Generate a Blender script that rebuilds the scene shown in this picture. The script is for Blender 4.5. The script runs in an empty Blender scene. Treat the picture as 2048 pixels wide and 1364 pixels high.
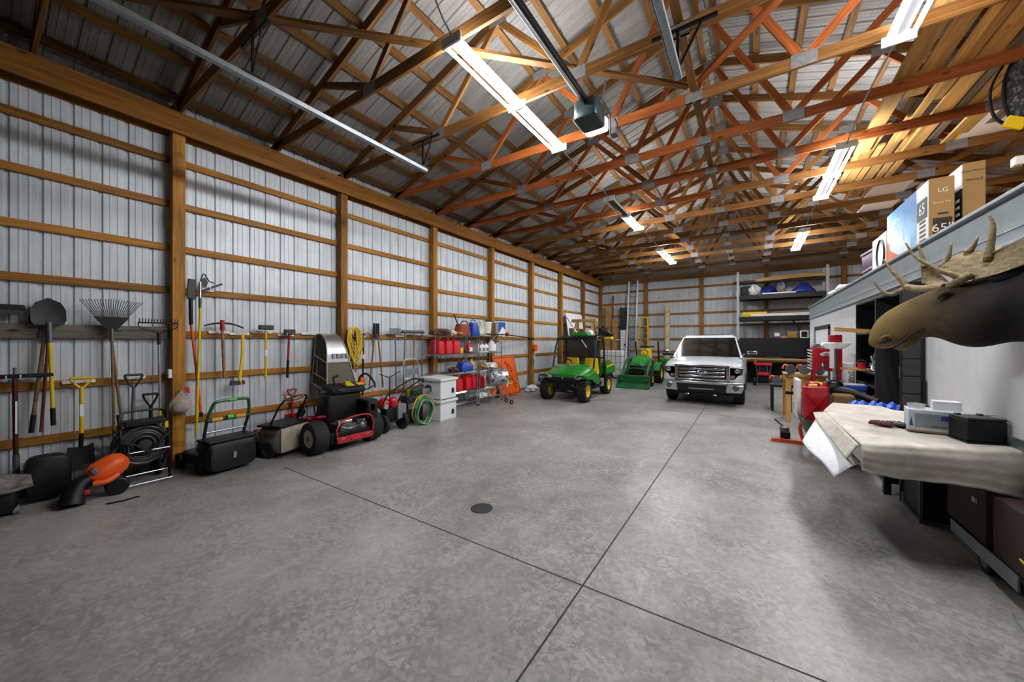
import bpy, math, random
from mathutils import Matrix, Vector, Euler
random.seed(7)
C = bpy.context.scene.collection
V = Vector
PI = math.pi
def R(d): return math.radians(d)
def rx(d): return Matrix.Rotation(R(d), 3, 'X')
def ry(d): return Matrix.Rotation(R(d), 3, 'Y')
def rz(d): return Matrix.Rotation(R(d), 3, 'Z')
def frame(d, up=(0, 0, 1)):
    d = V(d).normalized(); up = V(up)
    if abs(d.dot(up)) > .98: up = V((0, 1, 0)) if abs(d.y) < .9 else V((1, 0, 0))
    s = d.cross(up).normalized(); u = s.cross(d).normalized()
    return d, s, u

class MB:
    """collects faces for ONE mesh object"""
    def __init__(self):
        self.v = []; self.f = []; self.uv = []; self.M = None
    def add(self, vs, fs, uvs=None):
        b = len(self.v)
        for p in vs:
            p = V(p)
            self.v.append(self.M @ p if self.M else p)
        for i, fc in enumerate(fs):
            self.f.append([b + k for k in fc])
            self.uv.append(uvs[i] if uvs else [(self.v[b + k].x + self.v[b + k].y, self.v[b + k].z) for k in fc])
        return self
    def box(self, x0, x1, y0, y1, z0, z1):
        return self.add([(x0, y0, z0), (x1, y0, z0), (x1, y1, z0), (x0, y1, z0), (x0, y0, z1), (x1, y0, z1), (x1, y1, z1), (x0, y1, z1)],
                        [(3, 2, 1, 0), (4, 5, 6, 7), (0, 1, 5, 4), (1, 2, 6, 5), (2, 3, 7, 6), (3, 0, 4, 7)])
    def obox(self, c, s, rot=None):
        c = V(c); h = V(s) / 2; rot = rot or Matrix.Identity(3)
        vs = [c + rot @ V((x * h.x, y * h.y, z * h.z)) for z in (-1, 1) for x, y in ((-1, -1), (1, -1), (1, 1), (-1, 1))]
        return self.add(vs, [(3, 2, 1, 0), (4, 5, 6, 7), (0, 1, 5, 4), (1, 2, 6, 5), (2, 3, 7, 6), (3, 0, 4, 7)])
    def bar(self, p, q, w, h, up=(0, 0, 1)):
        p = V(p); q = V(q); d, s, u = frame(q - p, up); L = (q - p).length
        cs = [(-w / 2, -h / 2), (w / 2, -h / 2), (w / 2, h / 2), (-w / 2, h / 2)]
        vs = [p + s * a + u * b for a, b in cs] + [q + s * a + u * b for a, b in cs]
        o = random.random() * 40; per = [0, w, w + h, 2 * w + h, 2 * w + 2 * h]
        fs = [(3, 2, 1, 0), (4, 5, 6, 7)]; uv = [[(o, a) for a in (0, w, w, 0)], [(o, a) for a in (0, w, w, 0)]]
        for k in range(4):
            fs.append((k, (k + 1) % 4, 4 + (k + 1) % 4, 4 + k))
            uv.append([(o, o + per[k]), (o, o + per[k + 1]), (o + L, o + per[k + 1]), (o + L, o + per[k])])
        return self.add(vs, fs, uv)
    def tube(self, pts, r, n=8, closed=False, caps=True, flat=1.0):
        pts = [V(p) for p in pts]; m = len(pts)
        rs = list(r) if hasattr(r, '__len__') else [r] * m
        vs = []; u0 = None
        for i, p in enumerate(pts):
            if closed: d = pts[(i + 1) % m] - pts[i - 1]
            elif i == 0: d = pts[1] - pts[0]
            elif i == m - 1: d = pts[-1] - pts[-2]
            else: d = (pts[i + 1] - p).normalized() + (p - pts[i - 1]).normalized()
            d = d.normalized() if d.length > 1e-9 else V((0, 0, 1))
            if u0 is None: _, s, u = frame(d)
            else:
                u = u0 - d * u0.dot(d)
                u = u.normalized() if u.length > 1e-6 else frame(d)[2]
                s = d.cross(u)
            u0 = u
            for k in range(n):
                t = 2 * PI * k / n
                vs.append(p + (s * math.cos(t) + u * math.sin(t) * flat) * rs[i])
        fs = []
        for i in range(m if closed else m - 1):
            j = (i + 1) % m
            for k in range(n):
                l = (k + 1) % n
                fs.append((i * n + k, i * n + l, j * n + l, j * n + k))
        if caps and not closed:
            fs.append(tuple(range(n - 1, -1, -1))); fs.append(tuple((m - 1) * n + k for k in range(n)))
        return self.add(vs, fs)
    def cyl(self, p, q, r0, r1=None, n=16):
        return self.tube([p, q], [r0, r0 if r1 is None else r1], n)
    def lathe(self, prof, o=(0, 0, 0), ax=(0, 0, 1), n=24, cap=True):
        o = V(o); d, s, u = frame(ax); m = len(prof)
        vs = [o + d * t + (s * math.cos(2 * PI * k / n) + u * math.sin(2 * PI * k / n)) * r for r, t in prof for k in range(n)]
        fs = [(i * n + k, i * n + (k + 1) % n, (i + 1) * n + (k + 1) % n, (i + 1) * n + k) for i in range(m - 1) for k in range(n)]
        if cap:
            if prof[0][0] > 1e-5: fs.append(tuple(range(n - 1, -1, -1)))
            if prof[-1][0] > 1e-5: fs.append(tuple((m - 1) * n + k for k in range(n)))
        return self.add(vs, fs)
    def prism(self, poly, o, ux, uy, dep):
        o = V(o); ux = V(ux); uy = V(uy); dep = V(dep); n = len(poly)
        a = [o + ux * x + uy * y for x, y in poly]
        vs = a + [p + dep for p in a]
        fs = [tuple(range(n - 1, -1, -1)), tuple(range(n, 2 * n))] + [(k, (k + 1) % n, n + (k + 1) % n, n + k) for k in range(n)]
        return self.add(vs, fs)
    def grid(self, fn, nu, nv, cu=False):
        vs = [fn(i / nu, j / nv) for j in range(nv + 1) for i in range(nu + 1)]
        fs = []; uv = []
        for j in range(nv):
            for i in range(nu):
                k = j * (nu + 1) + i
                fs.append((k, k + 1, k + nu + 2, k + nu + 1))
                uv.append([(i / nu, j / nv), ((i + 1) / nu, j / nv), ((i + 1) / nu, (j + 1) / nv), (i / nu, (j + 1) / nv)])
        return self.add(vs, fs, uv)
    def sph(self, c, r, nu=16, nv=10, rot=None):
        c = V(c); r = V((r, r, r)) if not hasattr(r, '__len__') else V(r); rot = rot or Matrix.Identity(3)
        vs = []
        for j in range(nv + 1):
            a = PI * j / nv
            for i in range(nu):
                b = 2 * PI * i / nu
                vs.append(c + rot @ V((r.x * math.sin(a) * math.cos(b), r.y * math.sin(a) * math.sin(b), -r.z * math.cos(a))))
        fs = [(j * nu + i, j * nu + (i + 1) % nu, (j + 1) * nu + (i + 1) % nu, (j + 1) * nu + i) for j in range(nv) for i in range(nu)]
        return self.add(vs, fs)
    def loft(self, rings, cap=True, closed=True):
        n = len(rings[0]); vs = [p for r in rings for p in r]; fs = []
        for i in range(len(rings) - 1):
            for k in range(n if closed else n - 1):
                l = (k + 1) % n
                fs.append((i * n + k, i * n + l, (i + 1) * n + l, (i + 1) * n + k))
        if cap:
            fs.append(tuple(range(n - 1, -1, -1))); fs.append(tuple((len(rings) - 1) * n + k for k in range(n)))
        return self.add(vs, fs)
    def build(self, name, mat, parent=None, bev=0, sub=0, sol=0, world=False, ang=38, seg=2):
        me = bpy.data.meshes.new(name)
        vs = self.v
        if world and parent is not None:
            chain = []; p = parent
            while p is not None: chain.append(p); p = p.parent
            M = Matrix.Identity(4)
            for p in reversed(chain): M = M @ p.matrix_basis
            Mi = M.inverted(); vs = [Mi @ p for p in vs]
        me.from_pydata([tuple(p) for p in vs], [], self.f)
        ul = me.uv_layers.new(name='UVMap')
        flat = [c for fc in self.uv for t in fc for c in t]
        if len(flat) == 2 * len(me.loops): ul.data.foreach_set('uv', flat)
        me.polygons.foreach_set('use_smooth', [True] * len(me.polygons))
        try: me.set_sharp_from_angle(angle=R(ang))
        except Exception: pass
        me.materials.append(mat)
        o = bpy.data.objects.new(name, me); C.objects.link(o)
        if parent is not None: o.parent = parent
        if sol:
            m = o.modifiers.new('sol', 'SOLIDIFY'); m.thickness = sol; m.offset = 0
        if sub:
            m = o.modifiers.new('sub', 'SUBSURF'); m.levels = sub; m.render_levels = sub
        if bev:
            m = o.modifiers.new('bev', 'BEVEL'); m.width = bev; m.segments = seg; m.limit_method = 'ANGLE'; m.angle_limit = R(40)
        return o

def tag(o, label=None, cat=None, group=None, kind=None):
    if label: o['label'] = label
    if cat: o['category'] = cat
    if group: o['group'] = group
    if kind: o['kind'] = kind
    return o
def thing(name, label, cat, loc=(0, 0, 0), rotz=0, group=None, kind=None):
    o = bpy.data.objects.new(name, None); C.objects.link(o)
    o.location = loc; o.rotation_euler = (0, 0, R(rotz)); o.empty_display_size = .1
    return tag(o, label, cat, group, kind)
def dup(root, loc, rotz=None, label=None, group=None):
    r = root.copy(); C.objects.link(r); r.location = loc
    if rotz is not None: r.rotation_euler = (0, 0, R(rotz))
    if label: r['label'] = label
    if group: r['group'] = group
    for ch in list(root.children):
        c = ch.copy(); C.objects.link(c); c.parent = r
        for g in list(ch.children):
            d = g.copy(); C.objects.link(d); d.parent = c
    return r
def arc(c, r, a0, a1, n, ux=(1, 0, 0), uy=(0, 1, 0)):
    c = V(c); ux = V(ux); uy = V(uy)
    return [c + (ux * math.cos(R(a0 + (a1 - a0) * k / n)) + uy * math.sin(R(a0 + (a1 - a0) * k / n))) * r for k in range(n + 1)]
def spline(pts, n=6):
    """Catmull-Rom through pts"""
    pts = [V(p) for p in pts]; out = []
    P = [pts[0] * 2 - pts[1]] + pts + [pts[-1] * 2 - pts[-2]]
    for i in range(1, len(P) - 2):
        a, b, c, d = P[i - 1:i + 3]
        for k in range(n):
            t = k / n
            out.append(((b * 2) + (c - a) * t + (a * 2 - b * 5 + c * 4 - d) * t * t + (b * 3 - a - c * 3 + d) * t ** 3) / 2)
    out.append(pts[-1]); return out
def text(name, s, size, mat, parent, loc, rot, ext=.001, align='CENTER', sx=1.0):
    """lettering as a mesh object of its own"""
    cu = bpy.data.curves.new(name, 'FONT'); cu.body = s; cu.size = size; cu.extrude = ext
    cu.align_x = align; cu.align_y = 'CENTER'
    tmp = bpy.data.objects.new(name, cu); C.objects.link(tmp)
    me = bpy.data.meshes.new_from_object(tmp.evaluated_get(bpy.context.evaluated_depsgraph_get()))
    bpy.data.objects.remove(tmp); bpy.data.curves.remove(cu)
    me.materials.clear(); me.materials.append(mat)
    o = bpy.data.objects.new(name, me); C.objects.link(o); o.parent = parent
    o.location = loc; o.rotation_euler = [R(k) for k in rot]; o.scale = (sx, 1, 1)
    return o

# ---------------------------------------------------------------- materials
def srgb(h):
    if isinstance(h, str):
        h = h.lstrip('#'); c = [int(h[i:i + 2], 16) / 255 for i in (0, 2, 4)]
    else: c = h
    return tuple((k / 12.92 if k <= .04045 else ((k + .055) / 1.055) ** 2.4) for k in c) + (1,)
class NT:
    def __init__(self, name):
        self.m = bpy.data.materials.new(name); self.m.use_nodes = True
        self.t = self.m.node_tree; self.b = self.t.nodes['Principled BSDF']
    def n(self, typ, **kw):
        o = self.t.nodes.new(typ)
        for k, v in kw.items():
            if k in o.inputs: o.inputs[k].default_value = v
            else: setattr(o, k, v)
        return o
    def l(self, a, b): self.t.links.new(a, b)
    def noise(self, vec, scale, detail=4, rough=.55, dist=0):
        o = self.n('ShaderNodeTexNoise', Scale=scale, Detail=detail, Roughness=rough, Distortion=dist)
        if vec is not None: self.l(vec, o.inputs['Vector'])
        return o.outputs['Fac']
    def ramp(self, fac, stops):
        o = self.n('ShaderNodeValToRGB'); e = o.color_ramp.elements
        while len(e) < len(stops): e.new(.5)
        for k, (p, c) in zip(e, stops): k.position = p; k.color = c if len(c) == 4 else srgb(c)
        self.l(fac, o.inputs['Fac']); return o.outputs['Color']
    def mix(self, fac, a, b, bt='MIX'):
        o = self.n('ShaderNodeMix', data_type='RGBA', blend_type=bt)
        for s, v in ((0, fac), (6, a), (7, b)):
            if hasattr(v, 'links') or hasattr(v, 'is_linked'): self.l(v, o.inputs[s])
            else: o.inputs[s].default_value = v
        return o.outputs[2]
    def bump(self, fac, strength, dist=.01):
        o = self.n('ShaderNodeBump', Strength=strength, Distance=dist); self.l(fac, o.inputs['Height'])
        self.l(o.outputs['Normal'], self.b.inputs['Normal'])
    def coord(self, which='Object', scale=None):
        o = self.n('ShaderNodeTexCoord').outputs[which]
        if scale:
            m = self.n('ShaderNodeMapping'); m.inputs['Scale'].default_value = scale; self.l(o, m.inputs['Vector']); o = m.outputs['Vector']
        return o
def mat(name, col, rough=.5, metal=0., var=.12, vs=9., bump=0., bs=60., spec=.5, coat=0., trans=0., alpha=1.):
    T = NT(name); b = T.b; c = srgb(col)
    b.inputs['Roughness'].default_value = rough; b.inputs['Metallic'].default_value = metal
    b.inputs['Specular IOR Level'].default_value = spec
    if coat: b.inputs['Coat Weight'].default_value = coat; b.inputs['Coat Roughness'].default_value = .08
    if trans: b.inputs['Transmission Weight'].default_value = trans
    if alpha < 1: b.inputs['Alpha'].default_value = alpha
    co = T.coord()
    f = T.noise(co, vs, 5)
    lo = tuple(k * (1 - var) for k in c[:3]) + (1,); hi = tuple(min(1, k * (1 + var)) for k in c[:3]) + (1,)
    T.l(T.ramp(f, [(.3, lo), (.7, hi)]), b.inputs['Base Color'])
    if bump: T.bump(T.noise(co, bs, 3), bump, .004)
    return T.m
def wood(name, c1, c2, c3, rough=.6, knots=True, rnd=.35):
    T = NT(name); uv = T.coord('UV', (1.6, 38, 1)); uv2 = T.coord('UV', (.5, 4, 1))
    g = T.noise(uv, 1.0, 5, .6, .6); big = T.noise(uv2, 1.2, 3)
    col = T.ramp(g, [(.3, srgb(c1)), (.55, srgb(c2)), (.75, srgb(c3))])
    rn = T.n('ShaderNodeObjectInfo').outputs['Random']
    lowc = T.ramp(big, [(.3, (.62, .58, .52, 1)), (.7, (1.15, 1.1, 1.05, 1))])
    col = T.mix(1.0, col, lowc, 'MULTIPLY')
    rc = T.ramp(rn, [(0, (1 - rnd, 1 - rnd, 1 - rnd, 1)), (1, (1 + rnd * .5, 1 + rnd * .5, 1 + rnd * .5, 1))])
    col = T.mix(1.0, col, rc, 'MULTIPLY')
    if knots:
        vo = T.n('ShaderNodeTexVoronoi', Scale=1.0); T.l(T.coord('UV', (2.2, 6, 1)), vo.inputs['Vector'])
        kf = T.ramp(vo.outputs['Distance'], [(.05, (1, 1, 1, 1)), (.13, (0, 0, 0, 1))])
        col = T.mix(kf, col, srgb('#3a1e0c'))
    T.l(col, T.b.inputs['Base Color']); T.b.inputs['Roughness'].default_value = rough
    T.b.inputs['Specular IOR Level'].default_value = .25
    T.bump(g, .25, .003)
    return T.m
def emis(name, col, k):
    T = NT(name); T.b.inputs['Base Color'].default_value = srgb(col)
    T.b.inputs['Emission Color'].default_value = srgb(col); T.b.inputs['Emission Strength'].default_value = k
    return T.m
M = {}
M['wall_wood'] = wood('yellow_pine', '#84581c', '#a97529', '#bf8d42')
M['beam_wood'] = wood('header_pine', '#754a15', '#986520', '#ae7a33', rnd=.15)
M['truss_wood'] = wood('truss_pine', '#5f421e', '#835a2c', '#a67842')
M['tinted_wood'] = wood('truss_pine_orange_cast', '#7a3f1b', '#a55a29', '#bd7440', rnd=.2)  # truss pine with the orange light cast put into its colour
M['purlin_wood'] = wood('purlin_fir', '#5f4221', '#7f592e', '#977040')
M['gray_wood'] = wood('weathered_board', '#5d5850', '#7a746a', '#938c80', rnd=.1)
M['pale_wood'] = wood('pale_lumber', '#b48a4e', '#cfa768', '#dcb97f', rnd=.4)
M['ply'] = wood('plywood', '#a97c42', '#c39653', '#d3ab6c', knots=False, rnd=.2)
M['ash'] = wood('ash_handle', '#6e5a40', '#8f7753', '#a58c66', knots=False, rnd=.3)
M['galv'] = mat('galvanised_steel', '#8f979c', .38, .75, .16, 14)
M['beam_gray'] = mat('gray_channel_steel', '#8a9499', .5, .2, .12, 5)
M['plate'] = mat('truss_plate', '#8b8a8c', .45, .5, .2, 30)
def siding_mat():
    T = NT('ribbed_steel_siding'); co = T.coord()
    f = T.noise(co, 3.5, 6, .65); f2 = T.noise(T.coord('Object', (6, 6, .5)), 2.2, 4)
    col = T.mix(.5, T.ramp(f, [(.3, '#b0b5ba'), (.7, '#cfd3d7')]), T.ramp(f2, [(.3, '#abb0b6'), (.75, '#d3d7da')]))
    T.l(col, T.b.inputs['Base Color']); T.b.inputs['Roughness'].default_value = .5; T.b.inputs['Metallic'].default_value = .15
    return T.m
M['siding'] = siding_mat()
def roof_mat():
    T = NT('felt_backed_roof_sheet'); co = T.coord()
    f = T.noise(co, 45, 6, .75); f2 = T.noise(T.coord('Object', (.7, 6, 2)), 2.0, 5)
    col = T.mix(.45, T.ramp(f, [(.3, '#66625e'), (.7, '#938e89')]), T.ramp(f2, [(.3, '#65615e'), (.75, '#989490')]))
    T.l(col, T.b.inputs['Base Color']); T.b.inputs['Roughness'].default_value = .75
    T.bump(f, .3, .004); return T.m
M['roof'] = roof_mat()
def floor_mat():
    T = NT('worn_concrete'); co = T.coord()
    big = T.noise(co, .45, 5, .6, .4); mid = T.noise(co, 3.2, 8, .72, .3); fine = T.noise(co, 26, 6, .75)
    a = T.ramp(big, [(.36, '#575553'), (.5, '#8c8a87'), (.63, '#bab8b5')])
    b = T.ramp(mid, [(.36, '#545250'), (.5, '#92908d'), (.62, '#c4c2be')])
    c = T.ramp(fine, [(.34, '#605e5b'), (.52, '#9a9895'), (.68, '#c0beba')])
    col = T.mix(.3, a, b); col = T.mix(.28, col, c)
    dv0 = T.n('ShaderNodeVectorMath', operation='ADD'); T.l(co, dv0.inputs[0]); n0 = T.n('ShaderNodeTexNoise', Scale=9, Detail=4); T.l(co, n0.inputs['Vector']); n1 = T.n('ShaderNodeVectorMath', operation='SCALE'); n1.inputs['Scale'].default_value = .12; T.l(n0.outputs['Color'], n1.inputs[0]); T.l(n1.outputs[0], dv0.inputs[1])
    fk = T.n('ShaderNodeTexVoronoi', Scale=34.0); T.l(dv0.outputs[0], fk.inputs['Vector']); fs = T.n('ShaderNodeSeparateColor'); T.l(fk.outputs['Color'], fs.inputs[0])
    flake = T.ramp(fs.outputs[0], [(.2, '#6b6966'), (.5, '#8f8d8a'), (.9, '#b9b7b3')]); fmask = T.ramp(T.noise(co, 1.3, 5, .6), [(.4, (.06, .06, .06, 1)), (.62, (.42, .42, .42, 1))])
    col = T.mix(fmask, col, flake)
    st = T.noise(T.coord('Object', (3.2, .55, 1)), 1.1, 6, .7, .4); scuff = T.ramp(st, [(.6, (0, 0, 0, 1)), (.74, (.55, .55, .55, 1))]); col = T.mix(scuff, col, srgb('#cbc9c6'))
    vo = T.n('ShaderNodeTexVoronoi', Scale=5.5, feature='DISTANCE_TO_EDGE'); 
    dv = T.n('ShaderNodeVectorMath', operation='ADD'); T.l(co, dv.inputs[0])
    ns = T.n('ShaderNodeTexNoise', Scale=4, Detail=5); T.l(co, ns.inputs['Vector']); T.l(ns.outputs['Color'], dv.inputs[1])
    T.l(dv.outputs[0], vo.inputs['Vector'])
    ed = T.ramp(vo.outputs['Distance'], [(0, (1, 1, 1, 1)), (.05, (0, 0, 0, 1))])
    pm = T.ramp(T.noise(co, 1.1, 3), [(.5, (0, 0, 0, 1)), (.65, (.5, .5, .5, 1))])
    ef = T.mix(1.0, ed, pm, 'MULTIPLY')
    col = T.mix(ef, col, srgb('#bdbbb8'))
    spots = T.n('ShaderNodeTexVoronoi', Scale=7.0); T.l(dv.outputs[0], spots.inputs['Vector'])
    sp = T.ramp(spots.outputs['Distance'], [(.04, (.8, .8, .8, 1)), (.1, (0, 0, 0, 1))])
    sm = T.ramp(T.noise(co, .9, 3), [(.52, (0, 0, 0, 1)), (.6, (1, 1, 1, 1))])
    col = T.mix(T.mix(1.0, sp, sm, 'MULTIPLY'), col, srgb('#55534f'))
    T.l(col, T.b.inputs['Base Color'])
    rg = T.n('ShaderNodeMapRange'); rg.inputs['To Min'].default_value = .2; rg.inputs['To Max'].default_value = .6
    T.l(mid, rg.inputs['Value']); T.l(rg.outputs[0], T.b.inputs['Roughness'])
    T.b.inputs['Specular IOR Level'].default_value = .45
    T.bump(T.mix(.5, mid, fine), .12, .01)
    return T.m
M['floor'] = floor_mat()
M['joint'] = mat('joint_filler', '#3a3835', .9)
M['tube'] = emis('fluorescent_tube', '#fbfdff', 70)
M['dead_tube'] = mat('unlit_tube_glass', '#c9d2d6', .15)
M['white_metal'] = mat('white_enamel', '#e6e8ea', .4, 0, .04)
M['drywall'] = mat('white_drywall', '#c9cbce', .85, 0, .05, 6, .1, 180)
M['black'] = mat('black_plastic', '#0e0e10', .5, 0, .3, spec=.35)
M['black_metal'] = mat('black_steel', '#0e0e10', .38, .3, .3)
M['rubber'] = mat('tyre_rubber', '#131314', .8, 0, .3, 20, .2, 90)
M['dark'] = mat('dark_gray_plastic', '#28282b', .55)
M['gray'] = mat('gray_plastic', '#77797c', .5)
M['chrome'] = mat('chrome', '#c9ccd0', .15, 1.0, .05)
M['alu'] = mat('aluminium', '#b9bcc0', .32, .85, .1)
M['steel'] = mat('dull_steel', '#6e7072', .45, .7, .2)
M['white'] = mat('white_plastic', '#e4e5e6', .45, 0, .04)
M['red'] = mat('red_paint', '#a81220', .35, 0, .1, coat=.3)
M['red_plastic'] = mat('red_plastic', '#c2141f', .45, 0, .1)
M['orange'] = mat('orange_plastic', '#e2571a', .45, 0, .1)
M['yellow'] = mat('yellow_paint', '#d9b312', .45, 0, .1)
M['green'] = mat('green_paint', '#1f7d27', .35, 0, .1, coat=.3)
M['dk_green'] = mat('dark_green_paint', '#1b5a2e', .4, 0, .15)
M['lime'] = mat('bright_green_plastic', '#45b13c', .45)
M['blue'] = mat('blue_plastic', '#1f46a8', .4, 0, .12)
M['cardboard'] = mat('brown_cardboard', '#97784a', .85, 0, .06, 4)
M['glass_dark'] = mat('dark_glass', '#0d0f11', .06, 0, .05, coat=.6)
# ---------------------------------------------------------------- the building
XL, XR, XC = -6.6, 5.36, -.62           # inner faces of the side posts, ridge line
YB, YF = 18.78, -1.15                    # back and front siding
ZC = 4.89                                # underside of the truss chords
fl = MB().box(-6.85, 5.6, YF - .1, YB + .1, -.12, 0)
floor = tag(fl.build('floor', M['floor']), kind='structure')
jm = MB()
for x in (-1.0,): jm.box(x - .006, x + .006, YF, YB, -.02, .0012)
for y in (2.43, 9.75): jm.box(-5.4 if y < 3 else -6.7, 5.4, y - .006, y + .006, -.02, .001)
jm.build('floor_joint', M['joint'], floor)

def rib_profile(L, per=.2286, d=.02):
    """(along, out) polyline: major ribs as grooves seen from inside, two small ridges between"""
    p = []; t = 0
    while t < L:
        p += [(t, 0), (t + .012, d), (t + .036, d), (t + .048, 0), (t + .098, 0), (t + .103, -.004), (t + .115, -.004), (t + .12, 0), (t + .165, 0), (t + .17, -.004), (t + .182, -.004), (t + .187, 0)]
        t += per
    return p
def siding(mb, o, along, up, out, L, H):
    o = V(o); along = V(along); up = V(up); out = V(out)
    pr = rib_profile(L); n = len(pr)
    vs = [o + along * a + out * b for a, b in pr] + [o + along * a + out * b + up * H for a, b in pr]
    return mb.add(vs, [(k, k + 1, n + k + 1, n + k) for k in range(n - 1)])
def wall(name):
    w = bpy.data.objects.new(name, None); C.objects.link(w); w['kind'] = 'structure'; return w
GZ = [.045, .62, 1.24, 1.84, 2.46, 3.05, 3.66, 4.27]
WL = wall('wall_left'); WB = wall('wall_back'); WR = wall('wall_right'); WF = wall('wall_front')
siding(MB(), (-6.79, YF, 0), (0, 1, 0), (0, 0, 1), (-1, 0, 0), YB - YF, 5.1).build('siding', M['siding'], WL)
siding(MB(), (-6.79, YB, 0), (1, 0, 0), (0, 0, 1), (0, 1, 0), 12.4, 7.1).build('siding', M['siding'], WB)
siding(MB(), (5.56, YF, 0), (0, 1, 0), (0, 0, 1), (1, 0, 0), YB - YF, 5.1).build('siding', M['siding'], WR)
siding(MB(), (-6.79, YF, 0), (1, 0, 0), (0, 0, 1), (0, -1, 0), 12.4, 7.1).build('siding', mat('low_bounce_brown', '#3b342d', .6), WF)  # unseen front wall, coloured dark to cut bounce light on the near floor
posts = [1.63 + 2.44 * k for k in range(-1, 8)]
for y in posts:
    for x0, W in ((XL - .14, WL), (XR, WR)):
        MB().bar((x0 + .07, y, 0), (x0 + .07, y, ZC + .1), .14, .14, (0, 1, 0)).build('post', M['wall_wood'], W, bev=.006)
for W, xa in ((WL, -6.76), (WR, 5.53)):
    for i, z in enumerate(GZ):
        for k in range(8):
            h = .089
            MB().bar((xa, posts[k] + (.0 if k else -.34), z), (xa, posts[k + 1] , z), .038, h).build('girt', M['wall_wood'] if i else M['gray_wood'], W)
for W, xa, xo in ((WL, -6.56, -6.78), (WR, 5.32, 5.52)):
    MB().bar((xa, YF, 4.745), (xa, 8.95, 4.745), .04, .29).build('beam', M['beam_wood'], W, bev=.004)
    MB().bar((xa, 8.955, 4.745), (xa, YB, 4.745), .04, .29).build('beam', M['beam_wood'], W, bev=.004)
    MB().bar((xo, YF, 4.745), (xo, YB, 4.745), .04, .29).build('beam', M['beam_wood'], W)
# gray board in the first bay that the rakes hang on
MB().bar((-6.725, .0, 1.86), (-6.725, 1.56, 1.86), .03, .16).build('hanging_board', M['gray_wood'], WL, bev=.004)
for x in (-4.33, -1.87, .56, 3.0):
    MB().bar((x, YB - .11, 0), (x, YB - .11, 5.0), .14, .14, (0, 1, 0)).build('post', M['wall_wood'], WB, bev=.006)
for i, z in enumerate(GZ + [4.88]):
    MB().bar((-6.7, YB - .02, z), (5.5, YB - .02, z), .038, .089).build('girt', M['wall_wood'] if i else M['gray_wood'], WB)
# header closing the far gable above the chords
MB().bar((-6.7, YB - .19, 4.78), (5.5, YB - .19, 4.78), .04, .24).build('beam', M['purlin_wood'], WB)

# ---------------------------------------------------------------- roof
SL = 1 / 3.0
CE = bpy.data.objects.new('ceiling', None); C.objects.link(CE); CE['kind'] = 'structure'
zs = lambda x: ZC + .16 + (6.0 - abs(x - XC)) * SL          # top of the top chord
def slope_sheet(sgn):
    mb = MB(); pr = rib_profile(YB - YF, .2286, .018); n = len(pr)
    xe = XC + sgn * 6.5; up = V((sgn * .316, 0, .949))
    A = [V((xe, YF + a, zs(xe) + .1)) + up * b for a, b in pr]; B = [V((XC, YF + a, zs(XC) + .1)) + up * b for a, b in pr]
    return mb.add(A + B, [(k, k + 1, n + k + 1, n + k) for k in range(n - 1)])
for sgn in (-1, 1):
    slope_sheet(sgn).build('roof_panel', M['roof'], CE)
    for k in range(11):
        x = XC + sgn * (.12 + k * .585); z = zs(x) + .045
        MB().bar((x, YF, z), (x, YB, z), .089, .05, (sgn * .316, 0, .949)).build('purlin', M['purlin_wood'], CE)
ORD = ['', 'first', 'second', 'third', 'fourth', 'fifth', 'sixth', 'seventh', 'eighth', 'ninth', 'tenth', 'eleventh', 'twelfth', 'thirteenth', 'fourteenth', 'fifteenth', 'sixteenth']
truss_y = [1.63 + 1.22 * k for k in range(-1, 14)]
for i, y in enumerate(truss_y):
    wd = M['tinted_wood'] if i in (4, 5, 6, 7) else M['truss_wood']
    n = len(truss_y) - i
    t = thing('roof_truss', 'timber roof truss with steel joint plates, %s counting forward from the back wall' % ORD[n], 'roof truss', (XC, y, ZC), 0, 'timber roof trusses')
    w = .038
    def pc(name, a, b, h, m=wd): MB().bar((a[0], 0, a[1]), (b[0], 0, b[1]), w, h).build(name, m, t, bev=.003)
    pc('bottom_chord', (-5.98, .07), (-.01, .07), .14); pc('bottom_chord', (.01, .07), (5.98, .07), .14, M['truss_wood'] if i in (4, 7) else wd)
    cl = lambda x: .085 + (6.0 - abs(x)) * SL
    pc('top_chord', (-6.3, cl(-6.3)), (0, cl(0)), .14, M['truss_wood']); pc('top_chord', (6.3, cl(6.3)), (0, cl(0)), .14, M['truss_wood'])
    for s in (-1, 1):
        pc('web', (s * 1.1, .12), (s * .06, cl(0) - .1), .089)
        pc('web', (s * 1.16, .12), (s * 2.28, cl(2.28) - .05), .089)
        pc('web', (s * 3.4, .12), (s * 2.34, cl(2.34) - .05), .089)
        pc('web', (s * 3.47, .12), (s * 4.5, cl(4.5) - .05), .089)
    for x, z, a, b in [(0, .06, .2, .12), (1.13, .08, .24, .15), (-1.13, .08, .24, .15), (3.43, .08, .24, .15), (-3.43, .08, .24, .15), (0, cl(0) - .06, .24, .2), (2.31, cl(2.31) - .02, .26, .14), (-2.31, cl(2.31) - .02, .26, .14)]:
        MB().box(x - a / 2, x + a / 2, -.0215, .0215, z - b / 2, z + b / 2).build('joint_plate', M['plate'], t)
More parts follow.
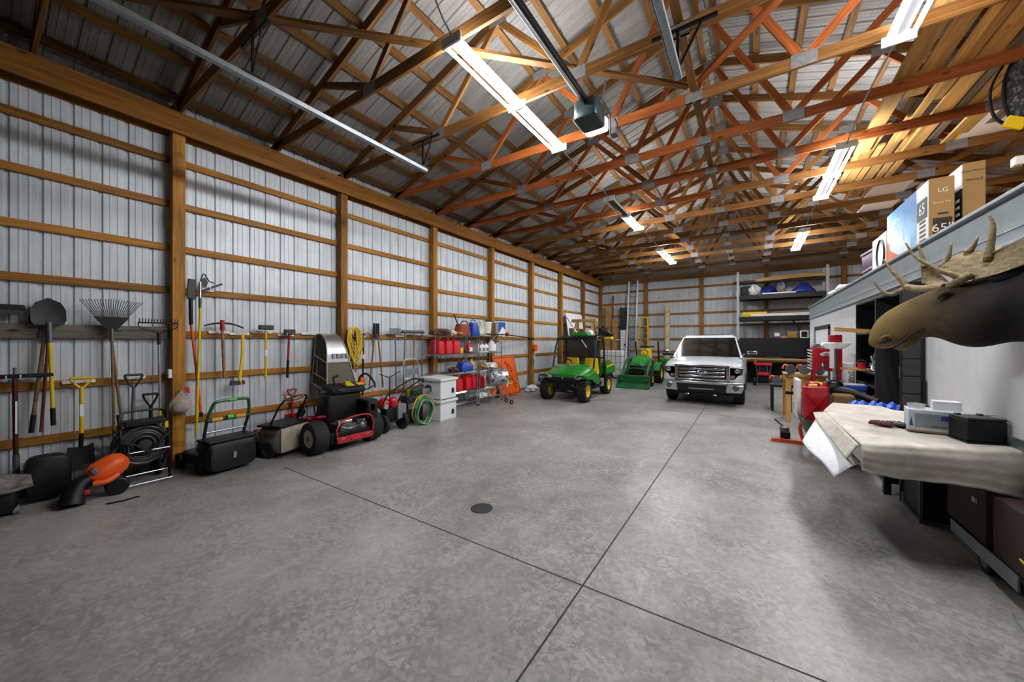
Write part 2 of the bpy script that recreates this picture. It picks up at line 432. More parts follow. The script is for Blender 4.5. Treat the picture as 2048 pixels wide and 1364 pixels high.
# bracing boards laid on the chords
def brace(a, b, label, w=.089):
    MB().bar(a, b, w, .038).build('bracing_board', M['truss_wood'], None, bev=.003)
    return tag(bpy.data.objects[-1] if False else C.objects[-1], label, 'bracing board')
def board(a, b, label, m='truss_wood', w=.089, h=.038, name='bracing_board', cat='bracing board', group=None):
    a = V(a); b = V(b)
    t = MB().bar((0, 0, 0), b - a, w, h).build(name, M[m], None, bev=.003)
    t.location = a
    return tag(t, label, cat, group)
zt = ZC + .14 + .02
board((XC, .4, zt), (XC, 17.5, zt), 'long timber brace running down the middle of the trusses to the back wall')
board((-6.3, -.4, zt + .04), (XC - .06, 5.24, zt + .04), 'diagonal timber brace lying across the truss chords above the door track', 'truss_wood')
board((2.9, 1.6, zt + .04), (XC + .06, 5.2, zt + .04), 'diagonal orange timber brace lying on the chords beside the bare steel door track', 'tinted_wood')

# ---------------------------------------------------------------- light fixtures
def fixture(x, y0, label, dead=False):
    t = thing('strip_light', label, 'light fixture', (x, y0, 4.72), 0, 'fluorescent strip lights under the trusses')
    h = MB(); h.box(-.045, .045, 0, 2.44, .03, .085)
    h.build('housing', M['dark'], t, bev=.004)  # coloured dark so glare doesn't wash out the gap between tubes
    for yy in (0, 1.22, 2.44):
        MB().box(-.125, .125, yy - .012, yy + .012, -.012, .09).build('lamp_holder', M['white_metal'], t, bev=.004)
    for xx in (-.09, .09):
        for k in range(2):
            d = dead and k == 0
            MB().cyl((xx, .02 + k * 1.22, .02), (xx, 1.2 + k * 1.22, .02), .019, n=12).build('tube', M['dead_tube'] if d else M['tube'], t)
    for yy in (.12, 2.32):
        MB().tube([(0, yy, .09), (0, yy, .2)], .004, 6).build('hanger', M['steel'], t)
    return t
fixture(-2.5, 2.68, 'nearest glowing strip light on the door opener side of the roof')
fixture(-2.5, 7.5, 'half unlit strip light, middle one of the row nearer the tool wall', True)
fixture(-2.5, 12.6, 'farthest strip light of the row nearer the tool wall')
fixture(1.23, 2.68, 'strip light cut by the top edge of the photo beside the stored lumber')
fixture(1.23, 7.45, 'strip light beneath the stored lumber, middle one of the row nearer the white room')
fixture(1.23, 12.55, 'farthest strip light of the row nearer the white room')

# ---------------------------------------------------------------- camera and render settings
cam = bpy.data.cameras.new('camera'); co = bpy.data.objects.new('camera', cam); C.objects.link(co)
cam.lens = 36 * 722 / 2048; cam.sensor_width = 36; cam.clip_start = .05; cam.clip_end = 100
co.location = (0, 0, 1.747); co.rotation_euler = (R(90), 0, math.atan(477 / 722))
sc = bpy.context.scene; sc.camera = co
W = bpy.data.worlds.new('world'); sc.world = W; W.use_nodes = True
W.node_tree.nodes['Background'].inputs['Color'].default_value = (.6, .68, .8, 1)
W.node_tree.nodes['Background'].inputs['Strength'].default_value = .25
sc.view_settings.view_transform = 'Standard'; sc.view_settings.look = 'None'
sc.view_settings.exposure = 1.55; sc.view_settings.gamma = 1; sc.view_settings.use_curve_mapping = False
sc.cycles.max_bounces = 10; sc.cycles.diffuse_bounces = 6; sc.cycles.glossy_bounces = 4; sc.cycles.transmission_bounces = 6; sc.cycles.transparent_max_bounces = 8
sc.cycles.caustics_reflective = False; sc.cycles.caustics_refractive = False
sc.cycles.use_denoising = True
sc.cycles.sample_clamp_indirect = 6
# ---------------------------------------------------------------- tools along the left wall (x out of the wall, y along it, z up; world metres)
def wt(name, label, cat, y, z, x=-6.62, group=None): return thing(name, label, cat, (x, y, z), 0, group)
def P(mb, name, m, t, **k): return mb.build(name, M[m] if isinstance(m, str) else m, t, world=True, **k)
def pole(t, a, b, r, m, name='handle', n=10): return P(MB().cyl(a, b, r, n=n), name, m, t)
def dgrip(t, y, z, x, w, h, m, name='grip'):
    """D handle hanging from the top at z, w wide, h tall"""
    mb = MB()
    mb.tube(spline([(x, y, z - h - .02), (x, y - w * .3, z - h * .6), (x, y - w / 2, z - .01), (x, y - w * .42, z)], 4), .012, 8)
    mb.tube(spline([(x, y, z - h - .02), (x, y + w * .3, z - h * .6), (x, y + w / 2, z - .01), (x, y + w * .42, z)], 4), .012, 8)
    mb.cyl((x, y - w / 2, z), (x, y + w / 2, z), .016, n=10)
    return P(mb, name, m, t)
def blade_plate(mb, outline, x, th, curve):
    """flat-ish blade: outline in (dy,z), bowed in x"""
    n = len(outline); cy = sum(p[0] for p in outline) / n; cz = sum(p[1] for p in outline) / n
    vs = []; fs = []
    for s in (0, 1):
        vs.append((x + s * th + curve, cy, cz))
        for a, b in outline: vs.append((x + s * th, a, b))
    m = n + 1
    for k in range(n):
        l = (k + 1) % n
        fs += [(0, 1 + l, 1 + k), (m, m + 1 + k, m + 1 + l), (1 + k, 1 + l, m + 1 + l, m + 1 + k)]
    return mb.add(vs, fs)
def round_shovel(name, label, y0, z0, y1, z1, hm, grip, x, blade='steel', gl=.2):
    """blade uppermost: socket at (y0,z0), end of the handle at (y1,z1)"""
    t = wt(name, label, 'shovel', y1, z1, x)
    d = V((0, y0 - y1, z0 - z1)).normalized(); s = V((0, d.z, -d.y))
    p = lambda a, b: (x, y0, z0) + V((0, 0, 0))
    pt = lambda a, b: (lambda q: (q.y, q.z))(V((0, y0, z0)) + s * a + d * b)
    ol = [pt(a, b) for a, b in [(-.105, .03), (.105, .03), (.125, .08), (.125, .2), (.09, .28), (0, .335), (-.09, .28), (-.125, .2), (-.125, .08)]]
    P(blade_plate(MB(), ol, x, .006, -.035), 'blade', blade, t, ang=60)
    a = V((x, y0, z0))
    pole(t, a + d * .06, a - d * .17, .022, 'steel', 'socket')
    e = V((x, y1, z1))
    pole(t, a - d * .15, e, .017, hm)
    if grip: pole(t, e, e + d * gl, .021, grip, 'grip')
    return t
# push broom head and pole at the frame's edge
t = wt('push_broom', 'black push broom hung head upward at the very left of the tool wall', 'broom', .1, .7)
P(MB().box(-6.7, -6.6, -.2, .36, 2.08, 2.14), 'head', 'black', t, bev=.012)
P(MB().box(-6.66, -6.6, -.18, .33, 2.035, 2.085), 'bristles', 'dark', t)
pole(t, (-6.67, .08, 2.08), (-6.67, .06, .7), .013, 'steel')
# scoop shovel
t = wt('scoop_shovel', 'pale green scoop shovel blade cut off by the left edge of the photo', 'shovel', .05, .62, -6.55)
P(blade_plate(MB(), [(-.2, .78), (.02, .72), (.2, .78), (.18, 1.0), (.1, 1.15), (-.1, 1.15)], -6.57, .008, -.06), 'blade', mat('pale_green_metal', '#b9c3a2', .45, .3), t)
pole(t, (-6.57, 0, 1.1), (-6.57, -.02, 1.9), .018, 'ash')
# round point shovels hanging together
round_shovel('round_point_shovel', 'yellow handled round point shovel hung blade upward on the gray board', .52, 1.9, .55, .79, 'yellow', 'black', -6.6, 'dark')
round_shovel('round_point_shovel', 'gray wooden shovel with black end grip slanting behind the yellow handled one', .5, 1.9, .40, .73, 'ash', 'black', -6.645, 'dark')
t = wt('hoe', 'red brown tool handle hanging behind the yellow shovel handle', 'hoe', .47, .72, -6.69)
pole(t, (-6.685, .47, .72), (-6.685, .53, 1.95), .014, mat('red_brown_handle', '#6e3a20', .6)); P(MB().box(-6.7, -6.66, .47, .6, 1.95, 2.03), 'blade', 'dark', t, bev=.004)
# post jack with cross bar
t = wt('lawn_edger', 'dark red pole tool with a black crossbar on the left of the wall', 'edging tool', .3, .3)
pole(t, (-6.6, .3, .3), (-6.6, .29, 1.38), .02, mat('dark_red_tube', '#4a1517', .4, .2), 'shaft')
pole(t, (-6.6, .29, 1.36), (-6.6, .29, 1.46), .012, 'steel', 'tip'); pole(t, (-6.6, .3, .3), (-6.6, .3, .52), .026, 'steel', 'foot')
P(MB().box(-6.62, -6.58, .02, .55, 1.345, 1.39), 'crossbar', 'black', t, bev=.01)
P(MB().box(-6.578, -6.575, .293, .307, .75, 1.1), 'label', 'white', t)
# yellow D handle square spade
t = wt('square_spade', 'yellow D handled spade with a dark square blade resting low on the wall', 'spade', .75, .27)
dgrip(t, .755, 1.31, -6.6, .17, .11, 'yellow')
pole(t, (-6.6, .755, 1.2), (-6.6, .755, .62), .018, 'yellow'); pole(t, (-6.6, .755, .66), (-6.6, .75, .5), .02, 'black', 'socket')
P(MB().box(-6.579, -6.577, .74, .77, .86, 1.0), 'label', 'white', t)
P(blade_plate(MB(), [(.62, .27), (.86, .29), (.85, .53), (.79, .5), (.74, .5), (.65, .51)], -6.6, .005, -.02), 'blade', 'dark', t, ang=60)
# leaf rake
t = wt('leaf_rake', 'fan shaped black leaf rake hung tines upward on the gray board', 'rake', 1.02, .5)
mb = MB()
for k in range(24):
    q = (k - 11.5) / 11.5
    mb.tube(spline([(-6.61, 1.0 + q * .02, 1.87), (-6.6, 1.0 + q * .14, 2.05), (-6.585, 1.0 + q * .25, 2.235 - abs(q) * .02), (-6.55, 1.0 + q * .262, 2.26 - abs(q) * .02)], 3), .0035, 5)
P(mb, 'tines', 'black_metal', t)
P(MB().prism([(-.03, 0), (.03, 0), (.155, .175), (-.155, .175)], (-6.605, 1.0, 1.87), (0, 1, 0), (0, 0, 1), (.012, 0, 0)), 'fan_plate', 'black', t)
P(MB().cyl((-6.6, .93, 1.875), (-6.6, 1.09, 1.875), .008, n=8), 'brace', 'black_metal', t)
pole(t, (-6.605, 1.0, 1.9), (-6.605, 1.0, 1.78), .019, 'steel', 'socket'); pole(t, (-6.605, 1.0, 1.8), (-6.605, 1.02, .5), .014, 'ash')
t = wt('garden_tool', 'gray wooden tool handle hanging right behind the leaf rake handle', 'garden tool', 1.1, .45, -6.66)
pole(t, (-6.665, 1.0, 1.83), (-6.65, 1.1, .62), .014, 'ash')
# bow rake
t = wt('bow_rake', 'steel bow rake with upturned tines beside the first wall post', 'rake', 1.44, .55)
mb = MB(); mb.cyl((-6.56, 1.22, 1.985), (-6.56, 1.61, 1.985), .009, n=8)
for k in range(14): mb.cyl((-6.56, 1.23 + k * .0285, 1.985), (-6.53, 1.23 + k * .0285, 2.04), .006, .004, 6)
P(mb, 'tines', 'black_metal', t)
mb = MB(); mb.tube(spline([(-6.56, 1.22, 1.985), (-6.57, 1.24, 1.92), (-6.59, 1.36, 1.875), (-6.6, 1.42, 1.84)], 5), .006, 6); mb.tube(spline([(-6.56, 1.61, 1.985), (-6.57, 1.59, 1.92), (-6.59, 1.48, 1.875), (-6.6, 1.42, 1.84)], 5), .006, 6)
P(mb, 'bow', 'black_metal', t)
pole(t, (-6.6, 1.42, 1.86), (-6.6, 1.425, 1.7), .018, 'black', 'socket'); pole(t, (-6.6, 1.425, 1.72), (-6.6, 1.44, .55), .014, 'alu')
P(MB().cyl((-6.6, 1.437, .75), (-6.6, 1.438, .85), .0165, n=10), 'grip', 'yellow', t)
# two D handled shovels behind the hose cart
t = wt('d_handle_shovel', 'gray shafted D handle shovel hanging above the hose cart', 'shovel', 1.19, .3)
dgrip(t, 1.19, 1.31, -6.61, .16, .15, 'dark'); pole(t, (-6.61, 1.19, 1.16), (-6.61, 1.17, .55), .016, 'steel')
P(blade_plate(MB(), [(1.06, .3), (1.28, .3), (1.28, .58), (1.06, .58)], -6.61, .006, -.02), 'blade', 'steel', t)
t = wt('d_handle_shovel', 'small black D handle shovel standing behind the hose cart', 'shovel', 1.34, .05)
dgrip(t, 1.34, 1.05, -6.58, .14, .15, 'black'); pole(t, (-6.58, 1.34, .9), (-6.58, 1.34, .5), .017, 'black')
P(blade_plate(MB(), [(1.22, .02), (1.45, .02), (1.44, .5), (1.23, .5)], -6.58, .008, -.04), 'blade', 'black', t)
# outlet box
t = wt('outlet_box', 'white electrical outlet box on the side of the first wall post', 'outlet', 1.53, 1.24, -6.62)
P(MB().box(-6.68, -6.6, 1.52, 1.558, 1.24, 1.36), 'plate', 'white', t, bev=.005)
mb = MB()
for z in (1.275, 1.325): mb.box(-6.655, -6.625, 1.516, 1.522, z - .015, z + .015)
P(mb, 'socket', 'gray', t)
# plastic bag
t = wt('plastic_bag', 'clear plastic bag of brown grain hanging on the first wall post', 'bag', 1.63, .76, -6.48)
def bagf(zz): return [(1.06, .012), (1.0, .03), (.95, .07), (.88, .1), (.82, .115), (.78, .1), (.765, .05)]
mb = MB(); rg = []
for i, (z, r) in enumerate([(1.08, .012), (1.04, .02), (1.0, .045), (.95, .08), (.88, .11), (.82, .115), (.785, .095), (.765, .03)]):
    rg.append([(-6.5 + r * .62 * math.cos(2 * PI * k / 14), 1.63 + r * 1.05 * math.sin(2 * PI * k / 14) * (1 + .12 * math.sin(k * 2.3 + i)), z + .012 * math.sin(k * 1.7 + i)) for k in range(14)])
mb.loft(rg)
bagm = mat('clear_plastic_film', '#d8d4cc', .12, alpha=.3, var=.2)
P(mb, 'bag_film', bagm, t)
mb = MB(); mb.sph((-6.5, 1.63, .845), (.06, .105, .072), 14, 10); P(mb, 'grain', mat('brown_grain', '#8d7a64', .9, var=.4, vs=80), t)
pole(t, (-6.58, 1.63, 1.07), (-6.46, 1.63, 1.075), .005, 'steel', 'hook')
P(MB().prism([(0, 0), (.05, -.01), (.06, -.1), (.02, -.09)], (-6.5, 1.66, 1.12), (0, 1, 0), (0, 0, 1), (.003, 0, 0)), 'tag', 'red_plastic', t)
# pole saw and pruner beside the post
t = wt('pole_saw', 'long yellow pole saw leaning upright beside the first wall post', 'pole saw', 1.79, .3, -6.5)
pole(t, (-6.5, 1.785, .42), (-6.56, 1.85, 2.22), .016, 'yellow', 'pole'); pole(t, (-6.58, 1.85, 2.22), (-6.585, 1.853, 2.36), .018, 'dk_green', 'collar'); pole(t, (-6.585, 1.853, 2.36), (-6.6, 1.86, 2.6), .014, 'alu', 'pole_tip')
mb = MB(); mb.bar((-6.6, 1.86, 2.46), (-6.6, 2.12, 2.6), .003, .03); mb.tube(spline([(-6.6, 1.86, 2.6), (-6.6, 1.9, 2.72), (-6.6, 1.96, 2.62), (-6.6, 2.02, 2.6)], 4), .008, 6)
P(mb, 'saw_blade', 'dark', t)
P(MB().prism([(-.03, 0), (.06, .02), (.09, .1), (.05, .17), (-.01, .1)], (-6.61, 1.86, 2.5), (0, 1, 0), (0, 0, 1), (.02, 0, 0)), 'pruner_head', 'dark', t)
t = wt('pole_pruner', 'orange shafted pole pruner with black head hanging behind the yellow pole saw', 'pole pruner', 1.86, .68, -6.6)
pole(t, (-6.6, 1.87, .68), (-6.57, 1.75, 2.0), .016, 'orange', 'pole'); pole(t, (-6.57, 1.75, 1.98), (-6.57, 1.745, 2.35), .024, 'black', 'motor_housing')
P(MB().bar((-6.57, 1.745, 2.33), (-6.57, 1.76, 2.62), .02, .09, (0, 1, 0)), 'guide_bar', 'dark', t, bev=.008)
P(MB().cyl((-6.6, 1.87, .66), (-6.6, 1.868, .72), .022, n=10), 'end_cap', 'black', t)
# pick, axe, sledge, hammer
t = wt('pickaxe', 'pickaxe with a curved steel head and red collar hung on the wall girt', 'pickaxe', 2.14, 1.2)
mb = MB(); mb.tube(spline([(-6.6, 1.9, 1.965), (-6.6, 1.99, 1.998), (-6.6, 2.12, 2.015), (-6.6, 2.26, 2.0), (-6.6, 2.4, 1.945)], 5), [.004] + [.012] * 5 + [.016] * 9 + [.013] * 5 + [.005], 6)
P(mb, 'head', 'dark', t); P(MB().cyl((-6.6, 2.118, 1.9), (-6.6, 2.118, 2.06), .03, .026, 10), 'collar', 'red', t); pole(t, (-6.6, 2.118, 1.94), (-6.6, 2.145, 1.2), .02, 'ash')
t = wt('axe', 'yellow handled axe hung head down between the pickaxe and the sledgehammer', 'axe', 2.36, 1.06)
P(MB().tube(spline([(-6.6, 2.36, 1.07), (-6.6, 2.345, 1.2), (-6.6, 2.375, 1.5), (-6.6, 2.38, 1.86)], 4), .017, 8, flat=1.4), 'handle', 'yellow', t)
P(MB().prism([(-.14, -.035), (-.13, .05), (-.05, .035), (.05, .035), (.06, -.03), (-.05, -.03)], (-6.615, 2.35, 1.1), (0, 1, 0), (0, 0, 1), (.03, 0, 0)), 'head', 'dark', t, bev=.004)
t = wt('sledgehammer', 'yellow handled sledgehammer with black square head hung on the wall girt', 'hammer', 2.7, 1.1)
pole(t, (-6.6, 2.7, 1.92), (-6.6, 2.7, 1.1), .017, 'yellow'); P(MB().box(-6.635, -6.565, 2.6, 2.81, 1.93, 2.005), 'head', 'dark', t, bev=.012)
P(MB().cyl((-6.6, 2.7, 1.5), (-6.6, 2.7, 1.6), .0185, n=10), 'label', 'white', t)
t = wt('splitting_maul', 'red handled splitting maul with black head between the sledgehammer and the metal hood', 'hammer', 3.04, 1.12)
pole(t, (-6.6, 3.06, 1.9), (-6.6, 3.04, 1.4), .018, mat('dark_red_handle', '#8d1f26', .5)); pole(t, (-6.6, 3.04, 1.42), (-6.6, 3.03, 1.12), .021, 'black', 'grip')
P(MB().box(-6.63, -6.565, 2.98, 3.15, 1.85, 1.945), 'head', 'dark', t, bev=.01)
# tool racks: pale wire hooks screwed to the girts
rk = None
for lab, y, z in [('above the yellow D handled spade', .75, 1.26), ('holding the gray D handle shovel', 1.19, 1.27), ('below the crossbar of the dark red pole tool', .28, 1.35), ('under the pickaxe head', 2.12, 1.88), ('at the end of the yellow axe handle', 2.38, 1.86), ('under the sledgehammer head', 2.7, 1.89), ('under the splitting maul head', 3.06, 1.85), ('empty, left of the metal hood', 3.45, 1.88), ('at the top of the yellow pole saw', 1.92, 2.5), ('under the hoe beside the coiled yellow cord', 4.48, 1.84), ('under the push broom with the gray block', 5.5, 1.86)]:
    if rk is None:
        rk = thing('tool_hook', 'white wire tool hook ' + lab, 'hook', (-6.7, y, z), 0, 'wire tool hooks on the wall girts')
        MB().box(-.02, -.012, -.13, .13, -.02, .02).build('plate', M['white_metal'], rk, bev=.003)
        for s in (-1, 1): MB().tube([(-.015, s * .045, 0), (.13, s * .045, 0), (.14, s * .045, .03)], .006, 6).build('prong', M['white_metal'], rk)
    else: dup(rk, (-6.7, y, z), 0, 'white wire tool hook ' + lab)
# metal hood
t = thing('machine_hood', 'curved bare metal machine hood with mesh sides hung on the wall', 'hood', (-6.4, 3.7, .85))
HY0, HY1 = 3.48, 4.06
def hood_prof(s):   # arc from the wall top outwards and down, s 0..1 -> (x, z, half width shrink)
    pts = spline([(-6.66, 1.86), (-6.5, 1.88), (-6.34, 1.78), (-6.24, 1.58), (-6.2, 1.35)], 6) if False else None
prof = spline([(-6.68, 0, 1.86), (-6.52, 0, 1.87), (-6.36, 0, 1.77), (-6.28, 0, 1.58), (-6.25, 0, 1.36)], 5)
def hy(z): 
    q = min(1, max(0, (1.86 - z) / .98)); return (3.56 - .08 * q, 3.84 + .22 * q)
mb = MB(); rg = []
for p in prof:
    a, b = hy(p.z); rg.append([(p.x, a, p.z), (p.x, b, p.z), (p.x - .012, b, p.z - .012), (p.x - .012, a, p.z - .012)])
mb.loft(rg); P(mb, 'curved_sheet', 'alu', t)
mesh = mat('expanded_mesh', '#5a5347', .6, .4, .35, 140, .4, 200)
a0, b0 = hy(1.36); a1, b1 = hy(.86)
mb = MB(); mb.add([(-6.25, a0, 1.36), (-6.25, b0, 1.36), (-6.17, b1, .86), (-6.17, a1, .86), (-6.262, a0, 1.36), (-6.262, b0, 1.36), (-6.182, b1, .86), (-6.182, a1, .86)], [(0, 1, 2, 3), (7, 6, 5, 4), (0, 3, 7, 4), (1, 5, 6, 2)]); P(mb, 'front_screen', mesh, t)
sd = [(p.x, p.z) for p in prof] + [(-6.17, .86), (-6.68, .98)]
for k in (0, 1):
    mb = MB(); vs = [(x, hy(z)[k] + (.004 if k == 0 else -.004), z) for x, z in sd]; vs += [(x, y + (.006 if k == 0 else -.006), z) for x, y, z in vs]; n = len(sd)
    mb.add(vs, [tuple(range(n)), tuple(range(2 * n - 1, n - 1, -1))] + [(i, (i + 1) % n, n + (i + 1) % n, n + i) for i in range(n)]); P(mb, 'side_screen', mat('dark_mesh', '#3d3a36', .7, .3, .3, 140), t)
mb = MB()
ed = lambda k: [(p.x + .004, hy(p.z)[k], p.z) for p in prof] + [(-6.168, hy(.86)[k], .86)]
for k in (0, 1):
    mb.tube(ed(k), .011, 6); mb.tube([(-6.168, hy(.86)[k], .86), (-6.68, hy(.98)[k], .98)], .012, 6); mb.tube([(-6.25, hy(1.36)[k], 1.36), (-6.68, hy(1.5)[k], 1.5)], .012, 6); mb.tube([(-6.68, hy(1.86)[k], 1.86), (-6.68, hy(.98)[k], .98)], .011, 6); mb.tube([(-6.2, hy(1.05)[k], 1.05), (-6.68, hy(1.17)[k], 1.17)], .011, 6); mb.tube([(-6.55, hy(1.47)[k], 1.47), (-6.55, hy(1.14)[k], 1.14)], .01, 6)
mb.tube([(-6.168, a1, .86), (-6.168, b1, .86)], .012, 6); mb.tube([(-6.245, a0, 1.36), (-6.245, b0, 1.36)], .014, 6); mb.cyl((-6.16, a1 - .03, .85), (-6.16, a1 + .06, .85), .03, n=10)
P(mb, 'edge_frame', mat('worn_bright_steel', '#a49e90', .4, .6), t)
mb = MB()
for k in range(4): mb.box(-6.262, -6.235, 3.62 + k * .085, 3.67 + k * .085, 1.43, 1.52)
P(mb, 'louvre_plate', 'alu', t, bev=.008)
# coiled cord and chain on the second post
t = thing('power_cable', 'yellow extension cord coiled and hung on the second wall post', 'cord', (-6.45, 4.24, 1.2))
mb = MB()
for k in range(15):
    y0 = 4.2 + random.uniform(-.03, .03); w = .075 + random.uniform(0, .055); zb = 1.22 + k * .028 + random.uniform(-.02, .02); x = -6.5 + random.uniform(-.03, .04); zt_ = 2.0 + random.uniform(-.03, .02)
    sh = random.uniform(0, .07) * (1 - k / 15)
    mb.tube(spline([(x, y0 - w, 1.75), (x, y0 - w * .75, zt_ - .05), (x, y0, zt_), (x, y0 + w * .8, zt_ - .05), (x, y0 + w, 1.75), (x + .02, y0 + w + sh, zb + .2), (x + .02, y0 + .03 + sh, zb), (x + .02, y0 - w * .7 + sh, zb + .16), (x, y0 - w, 1.75)], 5), .0075, 6)
mb.tube(spline([(-6.45, 4.1, 1.6), (-6.45, 4.08, 1.3), (-6.45, 4.14, 1.12), (-6.45, 4.26, 1.07), (-6.45, 4.3, 1.12)], 6), .0075, 6)
P(mb, 'coil', 'yellow', t)
P(MB().box(-6.47, -6.43, 4.28, 4.32, 1.02, 1.1), 'plug', mat('cream_plug', '#d8cf9a', .5), t, bev=.006)
t = thing('tow_chain', 'dark steel chain hanging inside the coiled yellow cord', 'chain', (-6.5, 4.2, .8))
mb = MB()
for s in range(4):
    yy = 4.15 + s * .035; zb = .82 + s * .1
    z = 1.98; i = 0
    while z > zb:
        r = .014; c = V((-6.54 + .012 * (s % 2), yy + .03 * math.sin(z * 3 + s), z))
        a = V((1, 0, 0)) if i % 2 else V((0, 1, 0))
        mb.tube([c + a * r * math.cos(2 * PI * q / 8) + V((0, 0, 1)) * .024 * math.sin(2 * PI * q / 8) for q in range(8)], .006, 5, closed=True)
        z -= .036; i += 1
P(mb, 'links', 'black_metal', t)
# garden tools between the second and third post
t = wt('cultivator', 'black handled cultivator hung tines upward beside the coiled yellow cord', 'garden tool', 4.48, .62)
mb = MB()
for s in (-1, 0, 1): mb.tube(spline([(-6.6, 4.48, 1.84), (-6.6, 4.48 + s * .06, 1.9), (-6.58, 4.48 + s * .11, 1.9), (-6.54, 4.48 + s * .13, 1.87)], 4), .008, 6)
P(mb, 'tines', 'black_metal', t); pole(t, (-6.6, 4.48, 1.86), (-6.6, 4.48, 1.6), .02, 'ash', 'socket'); pole(t, (-6.6, 4.48, 1.62), (-6.6, 4.46, .62), .019, 'black'); P(MB().cyl((-6.6, 4.478, 1.38), (-6.6, 4.478, 1.47), .021, n=10), 'label', 'white', t)
t = wt('post_hole_digger', 'two handled post hole digger hung with its black blades upward', 'digger', 4.78, .72)
for s in (-1, 1):
    pole(t, (-6.6, 4.785 + s * .035, 1.9), (-6.6, 4.785 + s * .17, .75), .018, 'ash')
    mb = MB(); mb.add([(-6.62 + .0, 4.785 + s * .0, 1.82), (-6.56, 4.785 + s * .055, 1.82), (-6.62, 4.785 + s * .07, 1.82), (-6.62, 4.785 + s * .0, 2.12), (-6.56, 4.785 + s * .05, 2.12), (-6.62, 4.785 + s * .065, 2.12)], [(0, 1, 4, 3), (1, 2, 5, 4), (0, 3, 5, 2), (0, 2, 1), (3, 4, 5)])
    P(mb, 'blade', 'dark', t, bev=.004)
P(MB().cyl((-6.6, 4.785, 1.84), (-6.56, 4.785, 1.84), .05, n=12), 'pivot', 'dark', t)
t = wt('ice_scraper', 'blue shafted scraper with a wide gray steel blade hung upward', 'scraper', 5.29, .6)
P(MB().prism([(-.13, 0), (.15, .005), (.16, .13), (-.15, .13)], (-6.61, 5.27, 1.9), (0, 1, 0), (0, 0, 1), (.01, 0, 0)), 'blade', 'steel', t, bev=.003)
pole(t, (-6.6, 5.275, 1.92), (-6.6, 5.3, .6), .017, mat('gray_blue_handle', '#59667a', .5))
t = wt('push_broom', 'push broom with gray block hung beside the third wall post', 'broom', 5.52, .6)
P(MB().box(-6.64, -6.57, 5.45, 6.12, 1.925, 1.965), 'head', 'dark', t, bev=.008); P(MB().box(-6.635, -6.575, 5.47, 6.1, 1.96, 2.0), 'bristles', 'steel', t); pole(t, (-6.605, 5.55, 1.94), (-6.6, 5.5, .6), .016, 'steel')
t = wt('garden_hoe', 'brown wooden tool handle hanging between the push broom and third wall post', 'garden tool', 5.83, .7)
pole(t, (-6.62, 5.83, 1.92), (-6.62, 5.82, .7), .015, 'ash')
# ---------------------------------------------------------------- machines on the floor along the left wall
def wheel(t, c, ax, Rr, w, rim, tm='rubber', rm='gray', lugs=0, world=True, n=28, dish=.25):
    """tyre part with its rim as a sub-part"""
    c = V(c); d = V(ax).normalized()
    mb = MB(); mb.lathe([(rim, -w * .42), (Rr * .86, -w / 2), (Rr * .96, -w * .44), (Rr, -w * .3), (Rr, w * .3), (Rr * .96, w * .44), (Rr * .86, w / 2), (rim, w * .42), (rim, -w * .42)], c, d, n, cap=False)
    if lugs:
        _, s, u = frame(d)
        for k in range(lugs):
            for q in (-1, 1):
                a = 2 * PI * (k + .25 * q) / lugs; rr = s * math.cos(a) + u * math.sin(a); tg = -s * math.sin(a) + u * math.cos(a)
                mb.bar(c + rr * (Rr + .002) + d * (q * w * .06), c + rr * (Rr + .002) + d * (q * w * .46) + tg * (Rr * .12), Rr * .09, Rr * .1, rr)
    o = mb.build('tyre', M[tm] if isinstance(tm, str) else tm, t, world=world)
    mb = MB(); mb.lathe([(.0, -w * dish * .4), (rim * .3, -w * dish * .4), (rim * .34, -w * dish), (rim * .8, -w * dish), (rim * .9, -w * .42), (rim * 1.03, -w * .44), (rim * 1.03, w * .44), (rim * .9, w * .42), (rim * .8, w * dish), (rim * .34, w * dish), (rim * .3, w * dish * .4 + .01), (0, w * dish * .4 + .01)], c, d, n)
    mb.build('rim', M[rm] if isinstance(rm, str) else rm, o, world=world)
    return o
def rbox(mb, x0, x1, y0, y1, z0, z1, r=.05, n=4, taper=1.0):
    """box with rounded vertical corners; top scaled by taper"""
    pts = []
    for cx, cy, a in ((x1 - r, y1 - r, 0), (x0 + r, y1 - r, 90), (x0 + r, y0 + r, 180), (x1 - r, y0 + r, 270)):
        for k in range(n + 1): pts.append((cx + r * math.cos(R(a + 90 * k / n)), cy + r * math.sin(R(a + 90 * k / n))))
    mx, my = (x0 + x1) / 2, (y0 + y1) / 2; f = lambda s, z: [(mx + (a - mx) * s, my + (b - my) * s, z) for a, b in pts]
    h = z1 - z0
    return mb.loft([f(.96, z0), f(1, z0 + .06 * h), f(taper, z1 - .08 * h), f(taper * .95, z1)])
